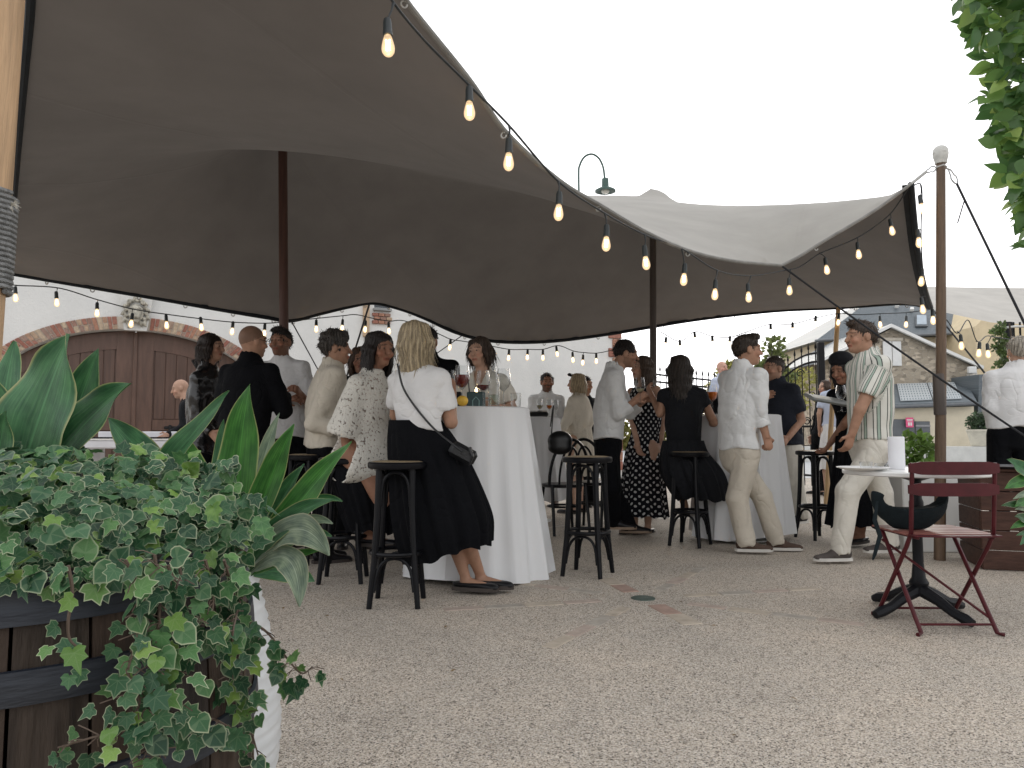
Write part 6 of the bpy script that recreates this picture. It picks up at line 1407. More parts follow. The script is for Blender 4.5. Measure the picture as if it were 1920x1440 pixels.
MAN = dict(a=[.058, .155, .178, .168, .152, .165, .13], b=[.058, .088, .112, .118, .108, .115, .09], sh=.178, hipw=.088, ua=(.050, .043), fa=(.041, .029), th=(.085, .062), ca=(.058, .04), neck=.056, head=1.0)
WOM = dict(a=[.048, .135, .150, .138, .125, .160, .13], b=[.05, .078, .105, .108, .092, .118, .095], sh=.155, hipw=.085, ua=(.043, .037), fa=(.036, .025), th=(.085, .06), ca=(.052, .035), neck=.046, head=.94)
TS = [0, .09, .25, .5, .7, .86, 1]
SK_L, SK_T, SK_D = (.50, .32, .235), (.40, .235, .16), (.30, .16, .105)
def wedge_face(yaw): y = R(yaw); return Vector((math.sin(y), -math.cos(y), 0)), Vector((math.cos(y), math.sin(y), 0))
def add_hand(s, w, d, pn, side, curl):
    """w wrist, d direction of the hand, pn palm normal, side towards the thumb"""
    d = Vector(d).normalized(); pn = Vector(pn); pn = (pn - d * pn.dot(d)).normalized(); sd = Vector(side); sd = (sd - d * sd.dot(d) - pn * sd.dot(pn)); sd = sd.normalized() if sd.length > 1e-3 else d.cross(pn)
    w = Vector(w); kn = w + d * .085
    s.cone(w, kn, .031, .037, k=.012, d=pn, sq=.5)
    for i, (o, L_) in enumerate(((.027, .068), (.009, .078), (-.009, .073), (-.027, .057))):
        p = kn + sd * o; ang = 0
        for j, f in enumerate((.45, .32, .23)):
            ang += curl * (.7, 1.0, .8)[j] ; dd = d * math.cos(ang) + pn * math.sin(ang); q = p + dd * (L_ * f * 1.25); s.cone(p, q, .0092 - j * .0008, .0086 - j * .0008, k=.003); p = q
    p = w + d * .03 + sd * .026; q = p + (d * .6 + sd * .75 + pn * .25).normalized() * .04; s.cone(p, q, .013, .0105, k=.01); s.cone(q, q + (d * .9 + pn * .5 * (1 + curl) - sd * .1).normalized() * .034, .0105, .008, k=.004)
def person(label, Y, yaw, head, neck, hip, B=MAN, skin=SK_L, hyaw=None, hpitch=0, hroll=0, hair='short', hcol=(.03, .022, .018), el=(None, None), wr_=(None, None), knee=(None, None), ank=(None, None), top=None, sleeve='long', hem=None, off=.014, bottom=None, shoe=None, sole=None, skirt=None, smat=None, sfold=.010, vox=1.0, curl=(.5, .5), footyaw=None, vneck=0.0, tuck=False, name='person', beard=0.0, collar=True, bulge=0.0, snf=11, dotuv=False, legs=True, palm=None, neckband=True, flare=None, stilt=0.0):
    """one guest: joints are photo points (x, y, depth offset) at depth Y; L/R are the person's own left and right"""
    def J(p, dflt=0.0):
        return A(p[0], p[1], Y + (p[2] if len(p) > 2 else dflt))
    Fx, Lx = wedge_face(yaw); hN, hH, hC = J(neck), J(hip), J(head); hN = hN + (hC - hN).normalized() * .025; sp_up = (hN - hH).normalized(); crotch = hH - sp_up * .10 if legs else hH
    if crotch.z < .05: crotch.z = .05
    hF, hL = wedge_face(yaw if hyaw is None else hyaw); hU = Vector((0, 0, 1))
    Mh = Matrix.Rotation(R(hpitch), 3, hL) @ Matrix.Rotation(R(hroll), 3, hF); hF, hU = Mh @ hF, Mh @ hU; hL = hF.cross(hU) * -1; hL = hU.cross(hF) * -1 if hL.dot(wedge_face(yaw if hyaw is None else hyaw)[1]) < 0 else hL
    spine = [hN + sp_up * .0, hN.lerp(hH, .5) - Fx * .015, hH, crotch]
    S = B['head']; sh_c = hN - sp_up * .082
    sh = [sh_c + Lx * B['sh'], sh_c - Lx * B['sh']]; hp = [hH + Lx * B['hipw'] - sp_up * .02, hH - Lx * B['hipw'] - sp_up * .02]
    E_, W_ = [], []
    for i in (0, 1):
        sg = 1 if i == 0 else -1
        e = J(el[i]) if el[i] else sh[i] + Lx * sg * .05 - sp_up * .28 - Fx * .02; w = J(wr_[i]) if wr_[i] else e - Vector((0, 0, .23)) + Fx * .08; E_.append(e); W_.append(w)
    K_, N_ = [], []
    for i in (0, 1):
        sg = 1 if i == 0 else -1
        n_ = J(ank[i]) if ank[i] else Vector((hp[i].x, hp[i].y, .08)) + Lx * sg * .03
        k = J(knee[i]) if knee[i] else (hp[i] + n_) / 2 + Fx * .03
        K_.append(k); N_.append(n_)
    root = thing(name, (hH.x, hH.y, 0), label, 'person')
    # --- body: one continuous figure, finer round the head and hands
    h0 = .0115 * vox; s = SDF(h0, .03)
    s.torso(spine, [x * .9 for x in B['a']], [x * .9 for x in B['b']], TS, Lx, Fx)
    for i in (0, 1):
        s.cone(sh[i], E_[i], B['ua'][0], B['ua'][1], k=.035); s.cone(E_[i], W_[i], B['fa'][0], B['fa'][1], k=.012)
        if legs: s.cone(hp[i], K_[i], B['th'][0], B['th'][1]); s.cone(K_[i], K_[i].lerp(N_[i], .35), B['ca'][0] * .95, B['ca'][0], k=.02); s.cone(K_[i].lerp(N_[i], .35), N_[i], B['ca'][0], B['ca'][1] * .85, k=.02)
        ff = wedge_face(footyaw if footyaw is not None else yaw)[0]
        if legs and N_[i].z < .35: s.cone(N_[i] + Vector((0, 0, -.035)), N_[i] + ff * .13 + Vector((0, 0, -.055)), .032, .024, k=.02)
    s.cone(hN - sp_up * .05, hC - hU * .05 * S - hF * .015, B['neck'] * 1.12, B['neck'], k=.03)
    P, F = s.eval(); Cs = np.tile(np.array(skin), (len(P), 1)); parts = [(P, F, Cs)]
    h1 = .0062 * vox; s = SDF(h1, .014); c = hC
    def q(l, f, u): return c + hL * (l * S) + hF * (f * S) + hU * (u * S)
    MH = frame(hL, hF, hU)
    e_ = lambda p, r, **kw: s.ell(p, tuple(x * S for x in r), MH, **kw)
    e_(q(0, -.012, .026), (.077, .096, .094)); e_(q(0, .022, -.045), (.058, .070, .072), k=.03); e_(q(0, .062, -.094), (.027, .026, .02), k=.025)
    s.cone(q(0, .088, .016), q(0, .112, -.026), .0085 * S, .0135 * S, k=.012); s.cone(q(-.038, .078, .032), q(.038, .078, .032), .013 * S, .013 * S, k=.016)
    for sx in (-1, 1):
        e_(q(sx * .031, .104, .010), (.018, .016, .0115), k=.010, sub=True); e_(q(sx * .031, .080, .008), (.0135, .0125, .0115), k=.004)
        e_(q(sx * .045, .066, -.03), (.022, .022, .02), k=.02); e_(q(sx * .080, -.012, -.004), (.011, .022, .033), k=.008)
        e_(q(sx * .009, .104, -.028), (.008, .009, .007), k=.006)
    e_(q(0, .090, -.058), (.024, .013, .006), k=.005); e_(q(0, .086, -.068), (.021, .013, .007), k=.005)
    s.cone(hN + sp_up * .01, hC - hU * .055 * S - hF * .012, B['neck'] * 1.04, B['neck'], k=.035)
    P, F = s.eval(); X = P - np.array(c); lx, fx, ux = X @ np.array(hL) / S, X @ np.array(hF) / S, X @ np.array(hU) / S
    Cs = np.tile(np.array(skin), (len(P), 1)) * (1 + .06 * np.sin(lx * 60 + ux * 40))[:, None]
    chk = np.exp(-(((np.abs(lx) - .045) / .02) ** 2 + ((ux + .03) / .02) ** 2)) * (fx > .03); Cs = Cs * (1 + chk[:, None] * np.array([.12, -.08, -.1]))
    Cs[(np.abs(lx) < .026) & (np.abs(ux + .063) < .0105) & (fx > .07)] = np.array(skin) * np.array([.85, .55, .55])
    Cs[(np.abs(lx) < .02) & (np.abs(ux + .063) < .0025) & (fx > .07)] = np.array(skin) * .35
    ey = ((np.abs(lx) - .031) / .015) ** 2 + ((ux - .008) / .0075) ** 2 < 1; Cs[ey & (fx > .06)] = np.array(skin) * .8
    ir = ((np.abs(lx) - .031) / .0065) ** 2 + ((ux - .008) / .0055) ** 2 < 1; Cs[ir & (fx > .06)] = (.03, .022, .018)
    br = (np.abs(np.abs(lx) - .032) < .02) & (np.abs(ux - .032 + .004 * (np.abs(lx) - .03) / .03) < .004) & (fx > .05); Cs[br] = np.array(hcol) * .55 + np.array(skin) * .3
    if beard: m_ = (ux < -.035) & (fx > -.02) & (ux > -.12) & ~((np.abs(lx) < .024) & (np.abs(ux + .063) < .011)); Cs[m_] = Cs[m_] * (1 - beard) + np.array(hcol) * beard
    if hair == 'shaved': m_ = (ux > .02 - fx * -.5) & (fx < .075 - (ux < .07) * .04) & (ux > -.04); Cs[m_] = Cs[m_] * .5 + np.array(hcol) * .5
    parts.append((P, F, Cs))
    for i in (0, 1):
        s = SDF(.0052 * vox, .006); d = (W_[i] - E_[i]).normalized(); pn = Vector(palm[i]) if palm and palm[i] else ((Lx * (-1 if i == 0 else 1)) + Fx * .2)
        s.cone(W_[i] - d * .05, W_[i] + d * .01, B['fa'][1] * 1.08, B['fa'][1] * .95); add_hand(s, W_[i], d, pn, Fx + Vector((0, 0, .6)), curl[i]); P, F = s.eval(); parts.append((P, F, np.tile(np.array(skin) * (.97, .93, .92), (len(P), 1))))
    o = 0; PP, FF, CC = [], [], []
    for (P, F, C_) in parts: PP.append(P); FF.append(F + o); CC.append(C_); o += len(P)
    me = mesh_np('body', np.concatenate(PP), np.concatenate(FF), M_skin); vcol(me, 'Col', np.concatenate(CC).clip(0, 1)); put('body', me, root)
    # --- hair
    if hair not in ('bald', 'shaved'):
        s = SDF(.0072 * vox, .02); nape = -.055; face = True
        def q2(l, f, u): return q(l, f, u)
        e2 = lambda p, r, **kw: s.ell(p, tuple(x * S for x in r), MH, **kw)
        e2(q(0, -.020, .036), (.085, .100, .097))
        amp, strf, low = .0065, 26, -.06
        if hair == 'curly': e2(q(0, -.02, .05), (.09, .105, .1)); e2(q(0, .05, .1), (.05, .035, .03)); amp = .011; low = -.075
        if hair == 'quiff': e2(q(0, .055, .105), (.058, .045, .03)); e2(q(0, -.06, .02), (.07, .06, .08)); low = -.07
        if hair in ('bob', 'long', 'mid'):
            ln = {'bob': .105, 'mid': .185, 'long': .36}[hair]; low = -ln - .04
            for az in range(-114, 115, 19):
                a = R(az); cx, cf = math.sin(a) * .078, -math.cos(a) * .085 - .012
                if cf > .045 and hair != 'bob': continue
                wv = .012 * math.sin(az * .3); l2 = ln * (1 - .12 * abs(az) / 140)
                tip = q(cx * 1.12 + wv, cf * 1.08 - .01, -l2 + wv); top_ = q(cx * .7, cf * .7, .08); mid_ = q(cx * 1.12, cf * 1.05, -.01)
                s.cone(top_, mid_, .028 * S, .027 * S, k=.02); s.cone(mid_, tip, .027 * S, (.017 if hair != 'long' else .014) * S, k=.022)
            amp, strf = .006, 30
        if hair == 'updo': e2(q(0, -.07, .09), (.05, .05, .045)); low = -.07
        Lh, Fh, Uh, c_ = v3(hL), v3(hF), v3(hU), v3(c)
        def cut(X, D):
            V = X - c_; l, f, u = V @ Lh / S, V @ Fh / S, V @ Uh / S; az = np.arctan2(l, -f)
            D = D + amp * (np.sin(az * strf + 2.5 * np.sin(u * 30)) * .6 + .8 * wr(X, 70 if hair != 'curly' else 110, 5))
            fr = np.sqrt((l / .066) ** 2 + ((f - .11) / .085) ** 2 + ((u + .035) / .095) ** 2) - 1      # open face
            ear = np.sqrt(((np.abs(l) - .085) / .03) ** 2 + ((f + .008) / .024) ** 2 + ((u + .012) / .04) ** 2) - 1
            D = np.maximum(D, -fr * .07)
            if hair in ('short', 'quiff', 'curly', 'updo'): D = np.maximum(D, -ear * .024); D = np.maximum(D, (low + np.maximum(f, -.05) * .55 + .02 - u) * S * .9)
            else: D = np.maximum(D, (low - u + .01 * np.sin(az * 17)) * S)
            return D
        P, F = s.eval(post=[cut]); P = relax(P, F, 1, .35); X = P - np.array(c); az = np.arctan2(X @ np.array(hL), -(X @ np.array(hF)))
        # loose strands standing off the hair mass
        nrm = np.zeros_like(P); fn_ = np.cross(P[F[:, 2]] - P[F[:, 0]], P[F[:, 3]] - P[F[:, 1]]); 
        for k_ in range(4): np.add.at(nrm, F[:, k_], fn_)
        nrm /= np.maximum(np.linalg.norm(nrm, axis=1), 1e-9)[:, None]; rs_ = np.random.RandomState(int(hip[0])); ns_ = int((420 if hair in ('long', 'mid', 'bob') else 520) / vox ** 2); pick = rs_.randint(0, len(P), ns_)
        longh = hair in ('long', 'mid', 'bob'); uu, ff2 = np.array(hU), np.array(hF); rnd3 = rs_.normal(size=(ns_, 3))
        nn2 = nrm[pick]; dirn = (-uu * 1.0 + rnd3 * .16 + nn2 * .10) if longh else (nn2 * .55 - ff2 * .3 - uu * .25 + rnd3 * .35); dirn /= np.linalg.norm(dirn, axis=1)[:, None]
        ln_ = (rs_.uniform(.05, .11, ns_) if longh else rs_.uniform(.012, .03, ns_))[:, None]; b0 = P[pick] + nn2 * (.0015 if longh else -.002); sd_ = np.cross(dirn, nn2); sd_ /= np.maximum(np.linalg.norm(sd_, axis=1), 1e-6)[:, None]; wd_ = (.0032 if longh else .0028)
        q0, q1, q2, q3 = b0 - sd_ * wd_, b0 + sd_ * wd_, b0 + dirn * ln_ * .6 + nn2 * .003 + sd_ * wd_ * .7, b0 + dirn * ln_ + nn2 * .002
        n0 = len(P); P = np.concatenate([P, np.stack([q0, q1, q2, q3], 1).reshape(-1, 3)]); F = np.concatenate([F, n0 + np.arange(ns_ * 4).reshape(-1, 4)])
        X = P - np.array(c); az = np.arctan2(X @ np.array(hL), -(X @ np.array(hF)))
        tone = 1 + .28 * np.sin(az * 23 + 3 * np.sin(X @ np.array(hU) * 18)) + .2 * np.sin(az * 61 + 1); Cs = np.array(hcol)[None, :] * tone[:, None]
        if hcol[0] > .25: Cs = Cs * (1 - .35 * (np.sin(az * 37 + 2) > .35))[:, None] * np.array([1, .97, .92])
        me = mesh_np('hair', P, F, M_hair); vcol(me, 'Col', Cs.clip(0, 1)); put('hair', me, root)
    # --- top
    if top is not None:
        s = SDF(.0098 * vox, .03); fl = flare or [0] * 7
        s.torso(spine, [x + off + g for x, g in zip(B['a'], fl)], [x + off + bulge * (1 if 1 < i_ < 6 else 0) + g * .8 for i_, (x, g) in enumerate(zip(B['b'], fl))], TS, Lx, Fx)
        cuts = []
        for i in (0, 1):
            ua, fa = B['ua'], B['fa']; ex = .009 + off * .32
            s.cone(sh[i], sh[i].lerp(E_[i], .5), ua[0] + ex * .5, ua[0] + ex * .8, k=.05); s.cone(hN - sp_up * .035, sh[i], .045, ua[0] + ex * .3, k=.04)
            if sleeve == 'short': end = sh[i].lerp(E_[i], .62); s.cone(sh[i].lerp(E_[i], .4), end, ua[0] + ex, ua[0] + ex + .006, k=.02); cuts.append((end, (E_[i] - sh[i]).normalized(), ua[0] + ex + .01))
            elif sleeve == 'cap': end = sh[i].lerp(E_[i], .3); cuts.append((end, (E_[i] - sh[i]).normalized(), ua[0] + ex + .01))
            elif sleeve == 'wide': end = E_[i].lerp(W_[i], .2); s.cone(sh[i].lerp(E_[i], .3), end, ua[0] + .02, .105, k=.03); cuts.append((end, (E_[i] - sh[i]).normalized(), .12))
            elif sleeve in ('long', 'rolled'):
                end = W_[i] if sleeve == 'long' else E_[i].lerp(W_[i], .55); s.cone(sh[i].lerp(E_[i], .5), E_[i], ua[0] + ex, ua[1] + ex + .002, k=.02); s.cone(E_[i], end, ua[1] + ex, fa[1] + ex + (.006 if sleeve == 'rolled' else 0), k=.014)
                if sleeve == 'rolled': s.cone(end - (W_[i] - E_[i]).normalized() * .03, end, fa[0] + ex + .004, fa[0] + ex + .005, k=.004)
                cuts.append((end, (W_[i] - E_[i]).normalized(), fa[0] + ex + .012))
        if collar: s.cone(hN - sp_up * .02 - Fx * .012, hN + sp_up * .032 - Fx * .012, B['neck'] + .022, B['neck'] + .015, k=.012)
        for (e, d, r_) in cuts: s.cone(e + d * (r_ * 1.05), e + d * (r_ * 1.05 + .1), r_, r_, k=.006, sub=True)
        zhem = J((hip[0], hem)).z if hem else None; seed = int(abs(hip[0])) % 97; Ff, Ll, Nn, hNv = v3(Fx), v3(Lx), v3(sp_up), v3(hN)
        def post(X, D):
            D = D + sfold * .30 * wr(X, 17, seed) + sfold * .20 * folds(X, 40, seed, sp_up + Fx * .5) + sfold * .22 * folds(X, 52, seed + 1, Lx + sp_up * .6)
            if zhem is not None: D = np.maximum(D, zhem + .012 * np.sin(X @ Ll * 22 + 1) - X[..., 2])
            V = X - hNv; fx = V @ Ff; up = V @ Nn; l = V @ Ll
            nk = np.sqrt(l ** 2 + (fx * .9) ** 2) - (B['neck'] + .003)
            D = np.maximum(D, np.minimum(.03, -np.maximum(nk, -.06 - up * 1.0)) if False else np.where(up > -.03, -nk, -1.0))
            if vneck: D = np.maximum(D, np.minimum.reduce([np.full_like(l, .03), (.055 * (1 + (up + .02) / vneck)) - np.abs(l), fx - .0, -(up - .06)]))
            return D
        P, F = s.eval(post=[post]); P = relax(P, F, 3, .4); me = mesh_np('shirt', P, F, top)
        if top is C_stripe:
            X = P - np.array(hN); lat = X @ np.array(Lx); fwd = X @ np.array(Fx); val = np.arctan2(lat, fwd) * .17
            for i in (0, 1):
                a, b_ = np.array(sh[i]), np.array(E_[i]); ab = b_ - a; t = ((P - a) @ ab) / (ab @ ab); dd = np.linalg.norm(P - a - t[:, None].clip(0, 1) * ab, axis=1); m_ = (dd < B['ua'][0] + .05) & (t > .12)
                ax = Vector(ab).normalized(); u1 = np.array(ax.cross(Fx).normalized()); u2 = np.cross(np.array(ax), u1); R_ = P - a; val = np.where(m_, np.arctan2(R_ @ u1, R_ @ u2) * .085, val)
            vfloat(me, 'stripe', val)
        put('shirt', me, root)
    # --- trousers
    if bottom is not None and legs:
        s = SDF(.0105 * vox, .03); zt = hH.z + .10
        s.torso([hH + sp_up * .13, hH, crotch], [B['a'][4] + .006, B['a'][5] + .012, B['a'][6] + .02], [B['b'][4] + .006, B['b'][5] + .012, B['b'][6] + .01], [0, .55, 1], Lx, Fx)
        for i in (0, 1): s.cone(hp[i], K_[i], B['th'][0] + .012, B['th'][1] + .018, k=.025); s.cone(K_[i], N_[i] + Vector((0, 0, -.01)), B['th'][1] + .018, B['ca'][1] + .030, k=.02)
        dn_ = v3((0, 0, 1))
        def post2(X, D): return D + .006 * folds(X, 30, 11, (0, 0, 1)) + .007 * wr(X, 24, 4) * np.exp(-((X[..., 2] - .14) / .12) ** 2)
        for i in (0, 1):
            d = (N_[i] - K_[i]).normalized(); e = N_[i] + Vector((0, 0, -.012)); s.cone(e + d * .085, e + d * .17, .082, .082, k=.005, sub=True)
        P, F = s.eval(post=[post2]); P = relax(P, F, 1, .4); put('trousers', mesh_np('trousers', P, F, bottom), root)
    # --- skirt
    if skirt:
        rings = []; uvs = []; nn_ = 110; rs = spline([(x, y, w) for (x, y, w, *_) in skirt], 34); rr_ = random.Random(int(hip[0])); p1, p2 = rr_.uniform(0, 6), rr_.uniform(0, 6); V0 = None
        for i, v in enumerate(rs):
            t = i / 33; c_ = A(v.x, v.y, Y); w_ = v.z / F_PX * Y; ring = []
            V0 = c_.z if V0 is None else V0
            for j in range(nn_):
                a = 2 * math.pi * j / nn_; fo = 1 + (.13 if not dotuv else .07) * t ** .7 * (math.sin(snf * a + p1 + .8 * math.sin(2 * a)) * .6 + .4 * math.sin(snf * 2.0 * a + p2)); zz = c_.z + (.012 * math.sin(3 * a + p1) + .01 * math.sin(snf * a)) * t + stilt * t * w_ * math.cos(a)
                ring.append(c_ * 0 + Vector((c_.x + w_ * math.cos(a) * fo, c_.y + w_ * .8 * math.sin(a) * fo, zz))); uvs.append((j / nn_ * round(2 * math.pi * .19 / .066), (V0 - c_.z) / .066))
            rings.append(ring)
        mb = MB().loft(rings, cap=(True, False)); mb.uv = uvs; put('skirt', mb.mesh('skirt', smat, sharp=70), root)
    # --- shoes
    if shoe is not None and legs:
        for i in (0, 1):
            ff, fl_ = wedge_face(footyaw if footyaw is not None else yaw); a = N_[i]; gz = a.z - .08
            s = SDF(.0075 * vox, .02); s.cone(a + ff * -.035 + Vector((0, 0, -.03)), a + ff * .05 + Vector((0, 0, -.035)), .042, .042, k=.02); s.cone(a + ff * .05 + Vector((0, 0, -.042)), a + ff * .175 + Vector((0, 0, -.062)), .042, .034, k=.02, d=(0, 0, 1), sq=.75); s.cone(a, a + Vector((0, 0, .04)), .04, .043, k=.02)
            zb = gz + .012; zc = a.z + (.012 if sole is not None else (.0 if B is MAN else -.034))
            P, F = s.eval(post=[lambda X, D: np.maximum(np.maximum(D, zb - X[..., 2]), X[..., 2] - zc)]); so = put('shoe', mesh_np('shoe', P, F, shoe), root)
            pts = []
            for (f, l) in ((-.085, 0), (-.07, .032), (-.02, .04), (.05, .044), (.12, .046), (.175, .036), (.205, .014), (.21, 0)): pts.append((f, l))
            pts = pts + [(f, -l) for f, l in reversed(pts[1:-1])]; MB().prism([a + ff * f + fl_ * l + Vector((0, 0, gz - a.z)) for f, l in pts], (0, 0, .022)).build('sole', sole or M_soled, so)
    return root, dict(sh=sh, E=E_, W=W_, F=Fx, L=Lx, N=hN, H=hH, c=hC, hF=hF, hU=hU, hL=hL)
M_soled = mat('dark_sole', (.05, .04, .035), .7)
M_solew = mat('pale_sole', (.62, .60, .56), .6)
M_brownshoe = mat('brown_suede', (.075, .045, .032), .8, .2, 20)
M_greyshoe = mat('grey_suede', (.075, .062, .056), .85, .2, 20)
M_blackshoe = mat('black_shoe', (.007, .007, .009), .4, .2, 20, spec=.3)
BLONDE, BRUN, DARKH, GREYH, WHITEH = (.42, .36, .25), (.055, .032, .02), (.018, .014, .013), (.06, .055, .05), (.42, .40, .36)
r_, j_ = person('blonde woman in white tee and long black skirt leaning on the near table', 4.35, 150, (781, 640), (784, 694), (797, 842), WOM, SK_T, hyaw=165, hpitch=-8, hair='mid', hcol=BLONDE, el=((742, 778, .25), (846, 792, -.05)), wr_=((800, 765, .55), (848, 730, .30)), knee=((830, 950, .1), (850, 945, 0)), ank=((872, 1080, .12), (900, 1076, .17)), top=C_white, sleeve='short', hem=806, off=.02, stilt=.26, skirt=[(779, 788, 50), (791, 830, 64), (806, 880, 75), (820, 940, 84), (832, 990, 86), (840, 1036, 78)], smat=C_black, shoe=M_blackshoe, footyaw=75, collar=False, curl=(.4, .9), sfold=.012)
p0, p1, p2, p3 = A(745, 682, 4.22), A(760, 735, 4.20), A(810, 800, 4.18), A(866, 846, 4.15)
bag = MB().tube(spline([p0, p1, p2, p3], 24), .006, 6).build('crossbody_bag', MATS['black_leather']); tag(bag, 'small black bag on a crossbody strap worn by the blonde woman', 'bag')
MB().bbox(A(868, 850, 4.2), (.16, .06, .09), .02, Matrix.Rotation(.5, 3, 'Y')).build('pouch', MATS['black_leather'], bag); MB().tube([A(880, 840, 4.16), A(886, 856, 4.14), A(880, 872, 4.15)], [.014, .01, .004], 6).build('tassel', MATS['black_leather'], bag)
person('dark-haired woman in white lace tunic beside the blonde woman', 4.85, 62, (712, 655), (698, 706), (678, 850), WOM, SK_D, hyaw=48, hpitch=6, hair='mid', hcol=DARKH, el=((735, 790, .3), (645, 790, -.15)), wr_=((740, 800, .3), (652, 865, -.12)), knee=((735, 925, .05), (715, 935, -.1)), ank=((700, 1005, .15), (690, 1000, 0)), top=C_lace, sleeve='wide', hem=905, off=.022, flare=[0, 0, 0, .02, .03, .045, .085], skirt=[(672, 850, 48), (676, 890, 54), (688, 930, 56), (696, 970, 50), (700, 995, 44)], smat=C_black, shoe=M_blackshoe, footyaw=80, curl=(.4, .5), sfold=.012, collar=True)
person('curly grey-haired man in cream shirt seen from behind, leaning to the group', 5.6, 112, (630, 654), (622, 692), (606, 838), MAN, SK_T, hyaw=105, hair='curly', hcol=GREYH, el=((640, 790, .2), (588, 795, -.2)), wr_=((690, 790, .25), (650, 806, -.2)), top=C_cream, sleeve='rolled', hem=838, off=.03, bottom=C_black, shoe=M_blackshoe, sfold=.013)
person('smiling dark-haired man in white tee facing the camera', 6.4, -12, (526, 642), (530, 678), (548, 835), MAN, SK_D, hair='quiff', hcol=DARKH, beard=.35, el=((590, 772), (492, 765)), wr_=((566, 742, -.2), (540, 750, -.2)), top=C_white, sleeve='short', hem=820, off=.024, bottom=C_black, shoe=M_blackshoe, collar=False, curl=(.8, .8))
r_, j_ = person('shaven-headed man in loose black shirt with his back turned', 5.55, 165, (474, 641), (468, 684), (456, 850), MAN, SK_T, hyaw=140, hair='shaved', hcol=(.03, .025, .022), el=((415, 775), (532, 770)), wr_=((440, 800, .3), (534, 745, .28)), top=C_black, sleeve='long', hem=860, off=.034, bottom=C_black, shoe=M_blackshoe)
gl_ = MB(); gc = j_['c']; 
for sx in (-1, 1):
    ce = gc + j_['hL'] * (sx * .032) + j_['hF'] * .108 + j_['hU'] * .008; gl_.tube([ce + j_['hL'] * math.cos(a) * .022 + j_['hU'] * math.sin(a) * .018 for a in [i * math.pi / 8 for i in range(17)]], .0022, 5, cap=False); gl_.tube([ce + j_['hL'] * sx * .022, gc + j_['hL'] * (sx * .082) + j_['hF'] * .0 + j_['hU'] * .012], .002, 5)
o = gl_.build('eyeglasses', M_iron2); tag(o, 'thin dark eyeglasses worn by the shaven-headed man', 'glasses')
person('woman with dark bob in shiny black leather jacket in profile', 6.2, 80, (397, 652), (390, 698), (384, 850), WOM, SK_T, hyaw=82, hair='bob', hcol=(.022, .015, .012), el=((395, 785, .15), (370, 785, -.15)), wr_=((430, 800, .1), (395, 810, -.2)), top=C_leather, sleeve='long', hem=850, off=.03, bottom=C_black, shoe=M_blackshoe, sfold=.016)
person('bald pianist bent over the white electric piano', 9.75, -70, (338, 729), (352, 752), (360, 830), MAN, SK_L, hpitch=14, hair='bald', hcol=(.3, .25, .2), el=((345, 800), (350, 800)), wr_=((315, 815, -.3), (318, 815, -.2)), knee=((320, 840, -.2), (322, 842, .1)), ank=((322, 905, -.2), (325, 905, .1)), top=C_dark, bottom=C_black, shoe=M_blackshoe, vox=1.5)
person('half hidden brown-haired guest between the curly man and the lace woman', 6.3, 10, (677, 676), (677, 708), (672, 850), WOM, SK_D, hair='mid', hcol=BRUN, top=C_dark, bottom=C_black, shoe=M_blackshoe, vox=1.2)
r_, j_ = person('smiling brown-bobbed woman in white blouse across the near table', 5.78, -22, (899, 660), (906, 702), (912, 850), WOM, SK_L, hyaw=-30, hpitch=4, hroll=4, hair='bob', hcol=(.05, .036, .028), el=((962, 768, -.1), (848, 765, -.1)), wr_=((928, 762, -.35), (880, 762, -.35)), top=C_offwhite, sleeve='short', hem=845, off=.022, vneck=.17, bottom=C_black, shoe=M_blackshoe, curl=(.6, .6))
sb_ = MB().tube([A(877, 698, 5.64), A(880, 735, 5.58), A(882, 765, 5.6)], .012, 6, flat=.4).build('shoulder_strap', MATS['black_leather']); tag(sb_, 'black bag strap on the shoulder of the woman in white blouse', 'strap')
person('guest in black top standing behind the blonde woman', 5.95, 176, (800, 642), (806, 676), (806, 845), MAN, SK_T, hair='short', hcol=DARKH, top=C_black, sleeve='long', off=.02, hem=840, bottom=C_black, shoe=M_blackshoe, vox=1.2)
person('bearded man in white shirt at the far table against the white wall', 9.8, 5, (1026, 717), (1025, 741), (1022, 832), MAN, SK_D, hair='short', hcol=DARKH, beard=.6, el=((1053, 785), (997, 785)), wr_=((1045, 805, -.25), (1003, 808, -.25)), top=C_linen, sleeve='rolled', hem=835, off=.026, bottom=C_beige, shoe=M_brownshoe, vox=1.4)
r_, j_ = person('blonde woman in cream dress with sunglasses pushed up on her hair', 8.9, -120, (1081, 719), (1086, 744), (1082, 822), WOM, SK_L, hyaw=-110, hair='bob', hcol=(.40, .33, .22), el=((1062, 790, -.15), (1105, 790)), wr_=((1052, 812, -.2), (1098, 810)), top=C_cream, sleeve='long', off=.03, hem=815, skirt=[(1083, 800, 26), (1083, 830, 29), (1084, 870, 30), (1085, 890, 31)], smat=C_cream, shoe=M_blackshoe, vox=1.3)
sg_ = MB(); 
for sx in (-1, 1): sg_.ball(j_['c'] + j_['hL'] * (sx * .032) + j_['hF'] * .075 + j_['hU'] * .105, (.028, .028, .02), 8, 6)
o = sg_.build('sunglasses', M_bent); tag(o, 'dark sunglasses resting on the hair of the woman in cream', 'glasses')
person('dark-haired guest in black behind the woman in cream', 9.7, 40, (1098, 722), (1098, 746), (1098, 830), WOM, SK_T, hair='updo', hcol=DARKH, top=C_black, bottom=C_black, shoe=M_blackshoe, vox=1.4)
